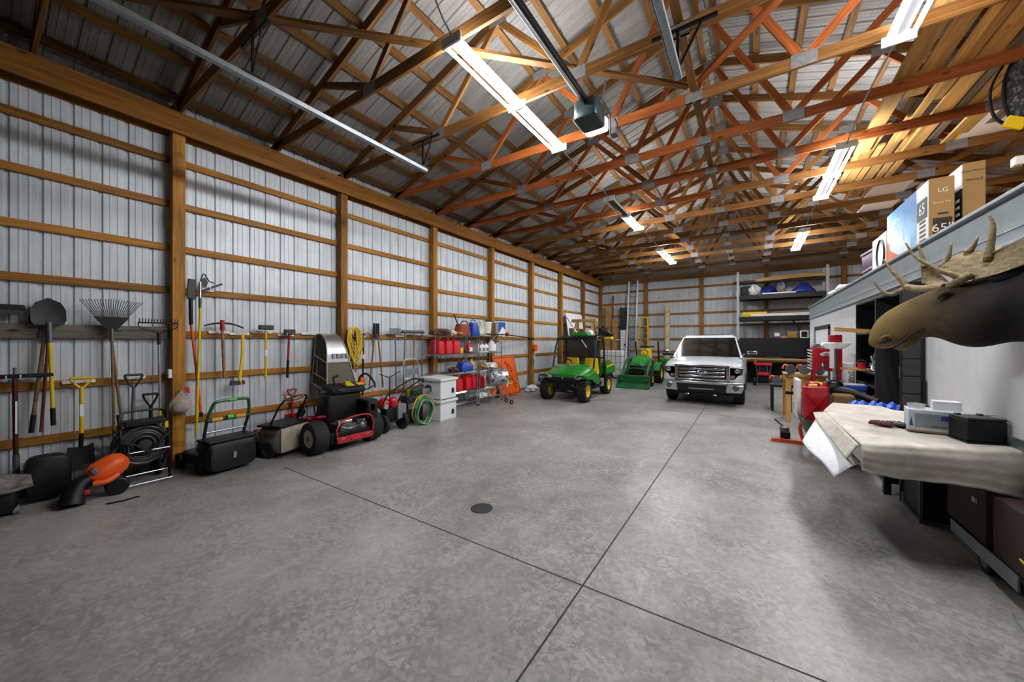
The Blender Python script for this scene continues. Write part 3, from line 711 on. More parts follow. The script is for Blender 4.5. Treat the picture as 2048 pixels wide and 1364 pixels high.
# shop vacuum at the far left
t = thing('leaf_vacuum', 'black floor vacuum with a striped gray fabric bag at the far left', 'vacuum', (-6.3, .2, 0))
P(rbox(MB(), -6.5, -6.15, .02, .3, .03, .26, .06), 'base', 'black', t, bev=.01)
mb = MB(); mb.grid(lambda u, v: (-6.52 + .42 * u, -.08 + .46 * v, .27 + .13 * math.sin(PI * min(1, u * 1.1)) * (1 - .5 * v) + .015 * math.sin(v * 9 + u * 5)), 12, 10)
P(mb, 'bag', mat('striped_fabric', '#77706d', .9, var=.6, vs=16), t, sol=.03)
for yy in (.08, .28): P(MB().cyl((-6.2, yy - .02, .045), (-6.2, yy + .02, .045), .045, n=14), 'caster', 'gray', t)
t = thing('storage_tub', 'black rounded plastic tub standing between the striped vacuum and the orange blower', 'tub', (-6.5, .5, 0))
mb = MB(); mb.loft([[(-6.42 + dx, .5 + .165 * s * math.copysign(abs(math.cos(a)) ** .5, math.cos(a)), .24 + .23 * s * math.copysign(abs(math.sin(a)) ** .5, math.sin(a)) + .02) for a in [2 * PI * k / 28 for k in range(28)]] for dx, s in ((-.22, .86), (-.2, .95), (0, 1), (.03, .97), (.04, .9))]); P(mb, 'shell', 'black', t)
# orange leaf blower
t = thing('leaf_blower', 'orange and black leaf blower lying on the floor in front of the spade', 'leaf blower', (-6.05, .85, 0))
ax = V((-.1, .62, .36)).normalized(); c0 = V((-6.04, .74, .22)); _, s_, u_ = frame(ax)
mb = MB(); rg = []
for q, r in [(-.02, .02), (0, .055), (.04, .085), (.1, .105), (.16, .1), (.22, .1), (.28, .09), (.33, .06), (.35, .02)]:
    rg.append([c0 + ax * q + (s_ * math.cos(a) * 1.0 + u_ * math.sin(a) * 1.25) * r * (1 + .07 * math.sin(a * 5)) for a in [2 * PI * k / 24 for k in range(24)]])
mb.loft(rg); P(mb, 'motor_housing', 'orange', t)
P(MB().tube(spline([(-5.94, .76, .2), (-5.93, .86, .2), (-5.98, .95, .24)], 4), [.03] * 9, 10), 'trigger_handle', 'orange', t)
P(MB().tube(spline([(-6.12, .9, .42), (-6.16, .98, .5), (-6.12, 1.05, .5), (-6.05, 1.04, .42)], 5), .016, 8), 'carry_handle', 'black', t)
P(MB().tube(spline([(-6.04, .76, .24), (-6.02, .68, .2), (-5.98, .63, .1), (-5.95, .61, .02)], 5), [.07 + .002 * k for k in range(16)], 16), 'nozzle', 'black', t)
P(MB().tube([(-5.99, .95, .1), (-6.09, .96, .1)], .1, 20), 'fan_housing', 'black', t, bev=.02)
P(MB().box(-5.95, -5.93, .68, .74, .1, .15), 'switch', 'red_plastic', t, bev=.006); P(MB().obox(c0 + ax * .1 + V((.07, -.05, .05)), (.06, .05, .08), rx(30)), 'badge', 'steel', t, bev=.01)
t = thing('floor_scrap', 'flat dark strip lying on the concrete in front of the orange blower', 'scrap', (-5.7, .95, 0))
P(MB().prism([(0, 0), (.12, .03), (.24, .02), (.26, .04), (.12, .06), (.02, .03)], (-5.75, .82, .002), (0, 1, 0), (1, 0, 0), (0, 0, .01)), 'strip', 'black', t)
# hose reel cart
t = thing('hose_reel_cart', 'black tubular hose reel cart wound with gray hose before the first wall post', 'hose reel', (-6.3, 1.2, 0))
mb = MB()
for y in (1.0, 1.42): mb.tube(spline([(-6.12, y, .03), (-6.16, y, .5), (-6.2, y, .7), (-6.3, y, .86)], 5), .013, 8); mb.tube([(-6.5, y, .05), (-6.18, y, .5)], .012, 8)
mb.tube(spline([(-6.2, 1.0, .7), (-6.3, 1.02, .85), (-6.32, 1.1, .88), (-6.32, 1.32, .88), (-6.3, 1.4, .85), (-6.2, 1.42, .7)], 5), .014, 8)
P(mb, 'frame', 'black_metal', t)
mb = MB(); mb.cyl((-6.1, .99, .035), (-6.1, 1.44, .035), .008, n=8); mb.cyl((-6.2, 1.0, .13), (-6.2, 1.42, .13), .008, n=8); mb.cyl((-6.1, 1.0, .42), (-6.1, 1.42, .42), .008, n=8); P(mb, 'cross_rods', 'alu', t)
mb = MB()
for j, x in enumerate((-6.34, -6.29, -6.24, -6.19)):
    for r in [.1 + .024 * k for k in range(7 if j < 3 else 6)]:
        mb.tube([(x + .012 * math.sin(r * 90), 1.2 + r * math.cos(a), .48 + r * math.sin(a)) for a in [2 * PI * k / 26 for k in range(26)]], .012, 6, closed=True)
P(mb, 'hose', mat('gray_hose', '#3f4043', .4, var=.3), t)
P(MB().cyl((-6.4, 1.2, .48), (-6.13, 1.2, .48), .07, n=18), 'hub', 'dark', t, bev=.01)
P(MB().tube(spline([(-6.12, 1.02, .56), (-6.1, 1.12, .5), (-6.1, 1.22, .42), (-6.1, 1.32, .5), (-6.13, 1.42, .6)], 5), .014, 8), 'loose_hose', 'black', t)
P(MB().box(-6.36, -6.14, 1.03, 1.4, .72, .78), 'cross_panel', 'black', t, bev=.012)
P(MB().box(-6.15, -6.13, 1.38, 1.41, .66, .74), 'warning_label', 'yellow', t)
for y in (.99, 1.4): wheel(t, (-6.5, y, .11), (0, 1, 0), .11, .04, .06, 'rubber', 'dark')
# lawn mowers, built nose along +y
def mower(name, label, loc, rot, handle_m, bag_m, accent, bag):
    t = thing(name, label, 'lawn mower', loc, rot)
    rbox(mb := MB(), -.25, .25, -.3, .36, .08, .22, .1); mb.build('deck', M['black'], t, bev=.01)
    rbox(mb := MB(), -.15, .15, -.18, .2, .22, .36, .06, taper=.85); mb.build('motor_cover', M['dark'], t, bev=.01)
    MB().box(-.1, .1, .1, .19, .3, .365).build('battery_door', M[accent], t, bev=.01)
    for x, y, r in ((-.27, .3, .1), (.27, .3, .1), (-.27, -.26, .12), (.27, -.26, .12)): wheel(t, (x, y, r), (1, 0, 0), r, .05, r * .6, 'rubber', 'dark', world=False)
    b0, b1, bw, bh0, bh1 = bag
    mb = MB(); rg = []
    for y, s, hz in ((b1, .92, .9), (b1 + .03, 1, 1), (b0 - .05, 1, 1), (b0, .9, .9)):
        zt = bh0 + (bh1 - bh0) * hz; zb = bh0 + (1 - s) * .1
        rg.append([(bw * s * math.copysign(abs(math.cos(a)) ** .35, math.cos(a)), y, (zt + zb) / 2 + (zt - zb) / 2 * math.copysign(abs(math.sin(a)) ** .35, math.sin(a))) for a in [2 * PI * (k + .5) / 24 for k in range(24)]])
    mb.loft(rg); g = mb.build('grass_bag', M[bag_m[0]], t)
    MB().box(-bw * 1.02, bw * 1.02, b1 - .01, b0 + .01, bh1 - .005, bh1 + .03).build('bag_lid', M['black'], t, bev=.012)
    return t, g
t, g = mower('lawn_mower', 'black and bright green push mower with a charcoal grass bag beside the first wall post', (-6.3, 1.93, 0), 98, 'dark', ('black', 'black'), 'lime', (-.2, -.5, .29, .04, .42))
mb = MB()
for s in (-1, 1): mb.tube([(s * .24, -.22, .24), (s * .24, -.28, .52)], .02, 8); mb.tube([(s * .24, -.28, .52), (s * .25, -.36, .7)], .019, 8)
mb.cyl((-.25, -.36, .7), (.25, -.36, .7), .028, n=10)
mb.build('handle_frame', M['dark'], t)
MB().tube(spline([(-.25, -.36, .7), (-.22, -.42, .88), (-.16, -.45, .95), (.16, -.45, .95), (.22, -.42, .88), (.25, -.36, .7)], 5), .02, 8).build('upper_handle', M['dk_green'], t)
MB().cyl((-.045, -.45, .955), (.045, -.45, .955), .025, n=12).build('grip_badge', M['lime'], t)
MB().cyl((-.24, -.28, .53), (.24, -.28, .53), .014, n=10).build('crossbar', M['alu'], t)
for s in (-1, 1): MB().cyl((s * .08, -.36, .7), (s * .2, -.36, .7), .031, n=12).build('amber_band', mat('amber_plastic', '#b98a1e', .5) if s < 0 else bpy.data.materials['amber_plastic'], t)
MB().cyl((-.035, -.39, .715), (.035, -.39, .715), .03, n=12).build('start_button', M['lime'], t)
MB().box(-.03, .03, .33, .4, .2, .26).build('front_latch', M['lime'], t, bev=.01)
MB().box(-.02, .02, -.515, -.503, .18, .26).build('bag_badge', M['gray'], t)
M['tan_cloth'] = mat('tan_grass_bag', '#9c9383', .9, 0, .15, 8, .3, 120); M['gray_cloth'] = mat('gray_grass_bag', '#6d6962', .9, 0, .15, 8, .3, 120)
t, g = mower('lawn_mower', 'push mower with a worn tan and gray grass bag leaning toward the red mower', (-6.33, 2.63, 0), 112, 'dark', ('gray_cloth', 'tan_cloth'), 'red', (-.08, -.48, .28, .06, .46))
mb = MB(); mb.box(-.272, .272, -.498, -.483, .09, .44); mb.build('rear_panel', M['tan_cloth'], t, bev=.006)
text('lettering', 'SKIPS', .085, M['black'], t, (-.286, -.3, .34), (90, 0, -90), .001)
mb = MB()
for s in (-1, 1): mb.tube(spline([(s * .25, -.1, .2), (s * .25, -.3, .52), (s * .25, -.42, .74), (s * .22, -.5, .86)], 4), .014, 8)
mb.tube(spline([(-.22, -.5, .86), (-.12, -.54, .9), (.12, -.54, .9), (.22, -.5, .86)], 4), .015, 8)
mb.tube(spline([(-.2, -.46, .86), (0, -.5, .84), (.2, -.46, .86)], 4), .007, 6); mb.tube(spline([(.22, -.5, .86), (.26, -.5, .78), (.22, -.42, .7), (.24, -.3, .55)], 5), .008, 6)
mb.build('handle_frame', M['black_metal'], t)
MB().cyl((-.06, -.54, .9), (.1, -.54, .9), .019, n=10).build('red_grip', M['orange'], t); MB().box(-.2, -.14, -.53, -.47, .88, .92).build('throttle_lever', M['yellow'], t, bev=.008)
MB().sph((-.2, -.05, .3), (.1, .1, .09), 12, 8).build('engine', M['steel'], t)
# red D handle shovel behind the mower
t = wt('d_handle_shovel', 'red D handle shovel standing behind the tan grass bag', 'shovel', 3.14, .05, -6.7)
dgrip(t, 3.14, .9, -6.68, .15, .13, 'red'); pole(t, (-6.68, 3.14, .78), (-6.68, 3.14, .45), .022, 'red'); P(blade_plate(MB(), [(3.03, .04), (3.27, .04), (3.27, .48), (3.03, .48)], -6.7, .008, -.04), 'blade', 'red', t)
# stand-on mower, tail toward the aisle (+x)
t = thing('stand_on_mower', 'red and black stand on mower with white hub caps parked by the second wall post', 'riding mower', (-5.9, 3.45, 0))
tm = M['rubber']
wheel(t, (-5.62, 2.98, .25), (0, -1, 0), .25, .24, .13, 'rubber', mat('pale_hub', '#b9b5ae', .5), dish=.46); wheel(t, (-5.62, 3.95, .25), (0, 1, 0), .25, .24, .13, 'rubber', bpy.data.materials['pale_hub'], dish=.46)
for y in (3.1, 3.8): wheel(t, (-6.5, y, .1), (0, 1, 0), .1, .08, .05, 'rubber', 'gray')
P(MB().prism([(-6.56, .1), (-5.9, .1), (-5.9, .2), (-6.05, .3), (-6.45, .38), (-6.56, .34)], (0, 3.1, 0), (1, 0, 0), (0, 0, 1), (0, .9, 0)), 'mower_deck', 'red', t, bev=.015)
P(MB().lathe([(.15, 0), (.15, .04), (.12, .09), (.04, .11), (0, .11)], (-6.2, 3.18, .37), (0, 0, 1), 20), 'pulley_cover', 'red', t)
P(MB().prism([(-6.15, .34), (-5.95, .34), (-5.75, .52), (-5.8, .54), (-6.1, .44)], (0, 3.1, 0), (1, 0, 0), (0, 0, 1), (0, .14, 0)), 'fender', 'red', t, bev=.01)
P(MB().box(-5.95, -5.42, 3.12, 3.84, .14, .3), 'chassis', 'black_metal', t, bev=.01)
P(MB().prism([(0, 0), (.62, 0), (.64, .1), (-.02, .1)], (-5.36, 3.2, .13), (0, 1, 0), (0, 0, 1), (-.05, 0, 0)), 'rear_bumper', 'red', t, bev=.012)
P(MB().box(-5.362, -5.345, 3.42, 3.62, .155, .18), 'hitch_plate', 'red_plastic', t, bev=.004)
mb = MB()
for y in (3.27, 3.31, 3.7, 3.74): mb.cyl((-5.365, y, .2), (-5.352, y, .2), .012, n=10)
P(mb, 'bolts', 'alu', t)
mb = MB(); mb.tube(spline([(-5.38, 3.2, .24), (-5.38, 3.19, .36), (-5.4, 3.3, .47), (-5.42, 3.55, .52), (-5.4, 3.78, .5), (-5.38, 3.84, .38), (-5.38, 3.83, .25)], 5), .014, 8); P(mb, 'engine_guard', 'red', t)
eng = thing  # the engine: block, two finned cylinders, silencer
mb = MB(); mb.box(-5.75, -5.45, 3.28, 3.76, .28, .4)
for s in (3.36, 3.64):
    for k in range(6): mb.box(-5.56, -5.42, s - .07, s + .07, .31 + k * .024, .32 + k * .024)
P(mb, 'engine_block', 'steel', t, bev=.004)
P(MB().cyl((-5.5, 3.26, .44), (-5.5, 3.5, .44), .045, n=14), 'muffler', 'chrome', t); P(MB().lathe([(.15, 0), (.15, .06), (.1, .1), (0, .11)], (-5.62, 3.58, .4), (0, 0, 1), 20), 'flywheel_shroud', 'black', t)
mb = MB(); mb.tube(spline([(-5.44, 3.3, .38), (-5.41, 3.42, .34), (-5.42, 3.55, .36)], 4), .016, 8); mb.tube(spline([(-5.42, 3.6, .36), (-5.4, 3.68, .44), (-5.45, 3.74, .4)], 4), .014, 8); mb.sph((-5.43, 3.66, .36), .04, 10, 8); P(mb, 'exhaust_pipes', 'chrome', t)
rbox(mb := MB(), -6.1, -5.72, 3.2, 3.92, .42, .86, .1, taper=.9); P(mb, 'operator_pod', 'black', t, bev=.02)
mb = MB(); mb.obox((-5.88, 3.62, .93), (.34, .62, .1), ry(14)); P(mb, 'control_tower', 'black', t, bev=.03)
P(MB().obox((-5.86, 3.78, .985), (.2, .4, .012), ry(14)), 'control_panel', 'dark', t, bev=.004)
for y in (3.68, 3.88): P(MB().obox((-5.82, y, .99), (.1, .13, .012), ry(14)), 'yellow_decal', 'yellow', t)
P(MB().obox((-5.94, 3.72, 1.02), (.06, .1, .012), ry(14)), 'yellow_decal', 'yellow', t)
mb = MB(); mb.tube(spline([(-5.95, 3.95, .95), (-5.93, 3.98, 1.12), (-5.85, 4.05, 1.14), (-5.72, 4.1, 1.0), (-5.7, 4.1, .9)], 5), .018, 8); mb.tube(spline([(-5.7, 3.36, .95), (-5.64, 3.5, .9), (-5.64, 3.9, .9), (-5.68, 4.04, .94)], 5), .012, 8); mb.tube([(-5.95, 3.5, .95), (-5.98, 3.48, 1.12), (-5.96, 3.56, 1.15)], .02, 8)
P(mb, 'control_levers', 'black', t)
P(MB().box(-6.0, -5.92, 3.96, 4.06, .98, 1.08), 'fuel_cap', 'orange', t, bev=.01)
mb = MB(); mb.tube([(-6.2, 3.3, .42), (-6.22, 3.28, .64), (-6.22, 3.45, .66), (-6.2, 3.45, .52), (-6.18, 3.32, .5)], .012, 6); P(mb, 'foot_rail', 'black_metal', t)
P(MB().prism([(0, 0), (.1, -.03), (.16, .06), (.08, .22), (.03, .1)], (-6.25, 3.0, .5), (0, 1, 0), (0, 0, 1), (.01, 0, 0)), 'mud_flap', 'black', t)
rbox(mb := MB(), -5.78, -5.42, 3.76, 3.98, .42, .74, .05); P(mb, 'hydraulic_tank', 'black', t, bev=.015)
P(MB().box(-5.46, -5.42, 3.8, 3.9, .56, .66), 'tank_decal', 'red', t)
# pressure washer
t = thing('pressure_washer', 'pressure washer with red engine and black wheels beside the stand on mower', 'pressure washer', (-5.9, 4.6, 0))
for y in (4.36, 4.8): wheel(t, (-5.8, y, .17), (0, 1, 0), .17, .08, .1, 'rubber', 'black')
mb = MB()
for y in (4.4, 4.76): mb.tube(spline([(-6.05, y, .1), (-5.95, y, .3), (-5.85, y, .55), (-5.78, y + .05, .72), (-5.72, y + .3, .88), (-5.7, y + .5, .96)], 5), .014, 8)
mb.tube(spline([(-5.7, 4.9, .96), (-5.68, 5.0, .99), (-5.68, 5.2, .95), (-5.7, 5.26, .9), (-5.7, 5.26, .96)], 4), .02, 8); mb.box(-6.1, -5.75, 4.4, 4.76, .18, .22)
P(mb, 'frame', 'black_metal', t)
P(MB().sph((-5.95, 4.48, .52), (.13, .13, .13), 16, 10), 'recoil_cover', 'red', t); P(MB().sph((-5.84, 4.62, .54), (.08, .1, .12), 16, 10), 'fuel_tank', 'red', t); rbox(mb := MB(), -6.0, -5.8, 4.42, 4.72, .22, .46, .04); P(mb, 'engine', 'black', t, bev=.01)
P(MB().cyl((-5.83, 4.4, .5), (-5.76, 4.4, .5), .05, n=14), 'air_filter', 'chrome', t); P(MB().box(-5.9, -5.74, 4.66, 4.86, .22, .5), 'splash_panel', 'gray', t, bev=.01)
# black yard machine with hose reel
t = thing('hose_machine', 'black engine driven sprayer with slanting black handles behind the coiled garden hose', 'sprayer', (-5.95, 5.15, 0))
rbox(mb := MB(), -6.2, -5.85, 4.98, 5.42, .06, .36, .05); P(mb, 'base', 'black', t, bev=.01); rbox(mb := MB(), -6.15, -5.9, 5.02, 5.4, .36, .6, .06); P(mb, 'engine', 'dark', t, bev=.01)
mb = MB()
for k in range(7): mb.box(-5.87, -5.84, 5.02 + k * .035, 5.04 + k * .035, .34, .46)
P(mb, 'cooling_fins', 'alu', t)
P(MB().box(-6.12, -5.92, 5.2, 5.44, .6, .72), 'top_cover', 'dk_green', t, bev=.02); P(MB().lathe([(.06, 0), (.06, .12), (.03, .15), (0, .15)], (-6.0, 5.1, .6), (0, 0, 1), 14), 'brass_tank', mat('brass', '#a98532', .35, .6), t)
mb = MB()
for x in (-6.1, -5.88): mb.tube(spline([(x, 4.98, .5), (x + .02, 5.1, .62), (x + .04, 5.3, .72), (x + .06, 5.5, .78), (x + .07, 5.58, .76)], 5), .014, 8)
P(mb, 'handles', 'black_metal', t); mb = MB()
for k in range(4): mb.tube(spline([(-5.82, 5.44, .74), (-5.79, 5.48 + .02 * k, .8 - .02 * k), (-5.8, 5.58, .74 - .03 * k)], 4), .014, 6)
P(mb, 'hand_grip', 'black', t)
t = thing('garden_hose', 'green and yellow garden hose coiled upright on the floor by the white boxes', 'hose', (-5.7, 5.3, 0))
hm = [mat('teal_hose', '#3f9d93', .35), mat('yellow_hose', '#c5a737', .4), mat('green_hose', '#2d7d3b', .4)]
for nm, m, ks in (('teal_coil', hm[0], (0, 3, 6)), ('yellow_coil', hm[1], (1, 4, 7, 8, 9)), ('green_coil', hm[2], (2, 5))):
    mb = MB()
    for k in ks:
        ry_, rz_ = .21 + .01 * (k % 5), .255 + .011 * (k % 5) - .02 * (k % 2); dy = .03 * math.sin(k * 2.1); dx = -.012 * k
        mb.tube([(-5.67 + dx + .02 * math.sin(3 * a), 5.3 + dy + ry_ * math.cos(a), rz_ + .016 + rz_ * math.sin(a) + .0) for a in [2 * PI * q / 32 for q in range(32)]], .0125, 7, closed=True)
    P(mb, nm, m, t)
# hand truck against the wall
t = thing('hand_truck', 'silver tubular hand truck standing against the wall behind the white boxes', 'hand truck', (-6.4, 5.6, 0))
mb = MB()
for y in (5.38, 5.8): mb.tube([(-6.35, y, .06), (-6.45, y, 1.2)], .014, 8)
mb.tube(spline([(-6.45, 5.38, 1.2), (-6.46, 5.4, 1.29), (-6.46, 5.48, 1.33), (-6.46, 5.7, 1.33), (-6.46, 5.78, 1.29), (-6.45, 5.8, 1.2)], 4), .014, 8)
for z in (.3, .6, .9): mb.tube([(-6.38 - z * .06, 5.38, z), (-6.38 - z * .06, 5.8, z)], .012, 8)
P(mb, 'frame', 'alu', t); P(MB().box(-6.35, -6.1, 5.36, 5.82, .02, .03), 'toe_plate', 'steel', t); P(MB().box(-6.43, -6.41, 5.42, 5.76, .98, 1.12), 'back_plate', 'galv', t)
for y in (5.34, 5.84): wheel(t, (-6.42, y, .12), (0, 1, 0), .12, .05, .06, 'rubber', 'gray')
t = thing('t_handle', 'thin black T handled rod standing behind the red pressure washer', 'garden tool', (-6.4, 4.95, 0))
P(MB().tube([(-6.4, 4.97, .0), (-6.4, 4.97, .98)], .011, 8), 'rod', 'black_metal', t); P(MB().tube(spline([(-6.4, 4.72, 1.06), (-6.4, 4.85, 1.01), (-6.4, 4.97, .98), (-6.4, 5.1, 1.03), (-6.4, 5.24, 1.09)], 4), .011, 8), 'crossbar', 'black_metal', t)
# two white nest boxes
M['box_white'] = mat('white_painted_board', '#d9dbdd', .5, 0, .03)
for k, lab in enumerate(('lower white nest box with an arched opening standing on the floor', 'upper white nest box with an arched opening, its lid open to view')):
    t = thing('nest_box', lab, 'nest box', (-5.86, 5.9, k * .475), 4, 'stacked white nest boxes')
    mb = MB(); a, b, h = .26, .27, .4
    mb.box(-a, a, -b, -b + .02, 0, h); mb.box(-a, a, b - .02, b, 0, h); mb.box(-a, -a + .02, -b, b, 0, h); mb.box(-a, a, -b, b, 0, .02)
    mb.build('body', M['box_white'], t, bev=.004)
    # front board with the arch cut out
    ar = [(.155 + .055 * math.cos(R(q)), .17 + .055 * math.sin(R(q))) for q in range(180, -1, -15)]
    ol = [(-b, 0), (b, 0), (b, h), (-b, h)]
    mb = MB(); mb.box(a - .018, a, -b, .1, 0, h); mb.box(a - .018, a, .21, b, 0, h); mb.box(a - .018, a, .1, .21, 0, .1)
    pts = [(.1, h)] + [(.1, .17)] + ar[1:-1] + [(.21, .17), (.21, h)]
    mb.prism([(y, z) for y, z in pts], (a - .018, 0, 0), (0, 1, 0), (0, 0, 1), (.018, 0, 0)); mb.build('front_board', M['box_white'], t)
    MB().box(a - .03, a - .022, .09, .22, .09, .24).build('inner_door', M['dark'], t)
    MB().prism([(-a - .03, h), (a + .035, h), (a + .035, h + .05), (-a - .03, h + .075)], (0, -b - .03, 0), (1, 0, 0), (0, 0, 1), (0, 2 * b + .06, 0)).build('lid', M['box_white'], t, bev=.004)
# ---------------------------------------------------------------- wire shelving and what it carries
ZS = [1.88, 1.42, .95, .46, .17]
def wire_shelf(y0, y1, label, dark=False):
    t = thing('wire_shelf', label, 'shelf unit', (-6.36, (y0 + y1) / 2, 0), 0, 'chrome wire shelving units')
    m = M['chrome']
    for x in (-6.58, -6.14):
        for y in (y0 + .02, y1 - .02):
            MB().cyl((x, y, .03), (x, y, 1.92), .014, n=10).build('post', m, t, world=True)
            MB().cyl((x, y, 0), (x, y, .04), .02, .016, 10).build('foot', M['black'], t, world=True)
    for z in ZS:
        mb = MB()
        for zz in (z - .005, z - .03):
            for x in (-6.58, -6.14): mb.cyl((x, y0, zz), (x, y1, zz), .005, n=6)
            for y in (y0 + .02, y1 - .02): mb.cyl((-6.58, y, zz), (-6.14, y, zz), .005, n=6)
        n = int((y1 - y0) / .035)
        for k in range(n): mb.cyl((-6.58, y0 + .03 + k * .035, z), (-6.14, y0 + .03 + k * .035, z), .0028, n=4)
        mb.build('wire_deck', m, t, world=True)
wire_shelf(6.02, 7.62, 'wider chrome wire shelf unit standing behind the white nest boxes')
wire_shelf(7.66, 8.76, 'narrower chrome wire shelf unit next to the orange sign')
def gas_can(loc, rot, label, s=1.0, m='red_plastic', group='red plastic gas cans'):
    t = thing('gas_can', label, 'gas can', loc, rot, group)
    a, b, h = .095 * s, .15 * s, .3 * s
    rg = []
    for z, k, dx in ((0, .92, 0), (.03, 1, 0), (.62, 1, 0), (.85, .86, -.06), (.95, .5, -.12), (1.0, .3, -.14)):
        r = .035 * s
        pts = []
        for cx, cy, an in ((1, 1, 0), (-1, 1, 90), (-1, -1, 180), (1, -1, 270)):
            for q in range(4): pts.append((cx * (a * k - r * k) + r * k * math.cos(R(an + 30 * q)), cy * (b * k - r * k) + r * k * math.sin(R(an + 30 * q)) + dx * b, z * h))
        rg.append(pts)
    MB().loft(rg).build('body', M[m], t)
    MB().tube(spline([(0, b * .75, h * .72), (0, b * .6, h * 1.02), (0, 0, h * 1.08), (0, -b * .3, h * .98)], 4), .016 * s, 8).build('handle', M[m], t)
    MB().cyl((0, -b * .2, h * .97), (0, -b * .3, h * 1.1), .03 * s, .022 * s, 12).build('cap', M['black'] if s < 1.05 else M['red'], t)
    MB().box(a * .99, a * 1.02, -b * .45, b * .45, h * .2, h * .55).build('embossed_panel', M['red'], t, bev=.01)
    return t
for y, r, lab in ((6.3, 20, 'red gas can on the second shelf beside the third wall post'), (6.6, 8, 'red gas can in the middle of the three on the second shelf'), (6.88, 6, 'red gas can on the second shelf next to the yellow bottle')): gas_can((-6.36, y, ZS[1] + .006), r + 78, lab, 1.2)
for y, r, lab in ((6.96, 0, 'red gas can on the fourth shelf nearest the white nest boxes'), (7.3, 5, 'red gas can on the fourth shelf, second from the nest boxes'), (7.56, 6, 'red gas can on the fourth shelf half hidden by the chrome posts')): gas_can((-6.34, y, ZS[3] + .006), r + 86, lab, 1.18)
gas_can((-6.34, 7.88, ZS[3] + .006), 92, 'red gas can on the fourth shelf of the narrower unit', 1.1)
def jug(name, loc, rot, label, cat, m, cap, s=1.0, group=None, lab=None):
    t = thing(name, label, cat, loc, rot, group)
    a, b, h = .06 * s, .09 * s, .26 * s
    rg = [[(a * k * math.copysign(abs(math.cos(q)) ** .6, math.cos(q)), b * k * math.copysign(abs(math.sin(q)) ** .6, math.sin(q)), z * h) for q in [2 * PI * i / 20 for i in range(20)]] for z, k in ((0, .9), (.04, 1), (.68, 1), (.82, .8), (.92, .36), (1, .32))]
    MB().loft(rg).build('body', M[m], t); MB().cyl((0, 0, h), (0, 0, h * 1.12), a * .42, n=12).build('cap', M[cap], t)
    if lab: MB().box(a * .98, a * 1.03, -b * .6, b * .6, h * .15, h * .55).build('label', M[lab], t)
    return t
M['cream'] = mat('cream_plastic', '#dcd5c4', .5); M['brown'] = mat('brown_fabric', '#5d4633', .9, var=.3); M['rust'] = mat('rust_red_cloth', '#8c4330', .85, var=.25)
jug('bottle', (-6.25, 7.08, ZS[1] + .006), 0, 'small yellow bottle lying low on the second shelf beside the red gas cans', 'bottle', 'yellow', 'black', .6)
t = thing('cable_bundle', 'small black cable bundle on the second shelf between yellow bottle and red jug', 'cable', (-6.3, 7.28, ZS[1] + .006)); mb = MB()
for k in range(5): mb.tube([(-.0 + .05 * math.cos(q), .1 * math.sin(q) , .014 + .02 * k + .01 * math.sin(q * 2)) for q in [2 * PI * i / 16 for i in range(16)]], .012, 6, closed=True)
mb.build('loops', M['black'], t)
jug('oil_jug', (-6.3, 7.45, ZS[1] + .006), 0, 'red jug with a white label on the second shelf', 'jug', 'red_plastic', 'white', 1.1, lab='white')
for y, lab in ((7.78, 'white bottle with orange cap nearest the shelf joint'), (7.95, 'white bottle with orange cap, middle of the three'), (8.12, 'white bottle with orange cap next to the big white jug')): jug('spray_bottle', (-6.25, y, ZS[1] + .006), 0, lab, 'bottle', 'white', 'orange', .95, 'white bottles with orange caps on the second shelf', 'gray')
t = thing('water_jug', 'large white round jug at the far end of the second shelf', 'jug', (-6.3, 8.45, ZS[1] + .006)); MB().lathe([(.1, 0), (.14, .03), (.14, .2), (.09, .28), (.04, .32), (.04, .36)], n=20).build('body', M['white'], t); MB().tube(spline([(.1, 0, .24), (.17, 0, .3), (.06, 0, .34)], 4), .012, 6).build('handle', M['dark'], t)
t = thing('brass_sprayer', 'gold coloured sprayer tank hanging above the large white jug', 'sprayer', (-6.2, 8.6, 1.72)); MB().lathe([(.03, 0), (.06, .02), (.06, .12), (.02, .16), (.015, .2)], n=16).build('tank', bpy.data.materials['brass'], t); MB().tube(spline([(0, 0, .14), (.08, .05, .1), (.1, .06, 0), (.02, .08, -.06)], 4), .01, 6).build('hose', M['yellow'], t)
# top shelf
def heap(name, loc, label, cat, m, sx, sy, sz, seed=1, parts='cloth', group=None, flat=.3):
    """a crumpled soft thing: a lumpy closed mound resting on its base"""
    t = thing(name, label, cat, loc, 0, group); rn = random.Random(seed); ph = [rn.uniform(0, 6.3) for _ in range(8)]
    def f(u, v):
        a = 2 * PI * u; b = PI * v
        k = 1 + .16 * math.sin(3 * a + ph[0]) * math.sin(b) + .12 * math.sin(5 * a + ph[1] + 3 * b) + .1 * math.sin(7 * b + ph[2] + 2 * a) * math.sin(b) + .06 * math.sin(11 * a + ph[3]) * math.sin(b)
        z = -math.cos(b) * k
        return (sx * k * math.sin(b) * math.cos(a), sy * k * math.sin(b) * math.sin(a), max(0, sz * (z * .5 + .5 - flat * .3)))
    MB().grid(f, 28, 16).build(parts, M[m], t); return t
heap('tarp', (-6.3, 6.4, ZS[0] + .006), 'crumpled dark brown cloth on the top shelf by the third wall post', 'cloth', 'brown', .2, .3, .17, 3)
heap('rag', (-6.28, 6.76, ZS[0] + .006), 'bundle of orange and cream cloth on the top shelf', 'rag', 'cream', .12, .11, .14, 5)
t = thing('work_glove', 'orange yellow work glove on the top shelf in front of the rust red bag', 'glove', (-6.2, 6.92, ZS[0] + .006)); mb = MB(); mb.sph((0, 0, .05), (.06, .05, .045), 12, 8)
for k in range(4): mb.tube([(.03, -.04 + .026 * k, .05), (.08, -.05 + .032 * k, .07), (.1, -.05 + .034 * k, .04)], .014, 7)
mb.build('glove', bpy.data.materials['amber_plastic'], t)
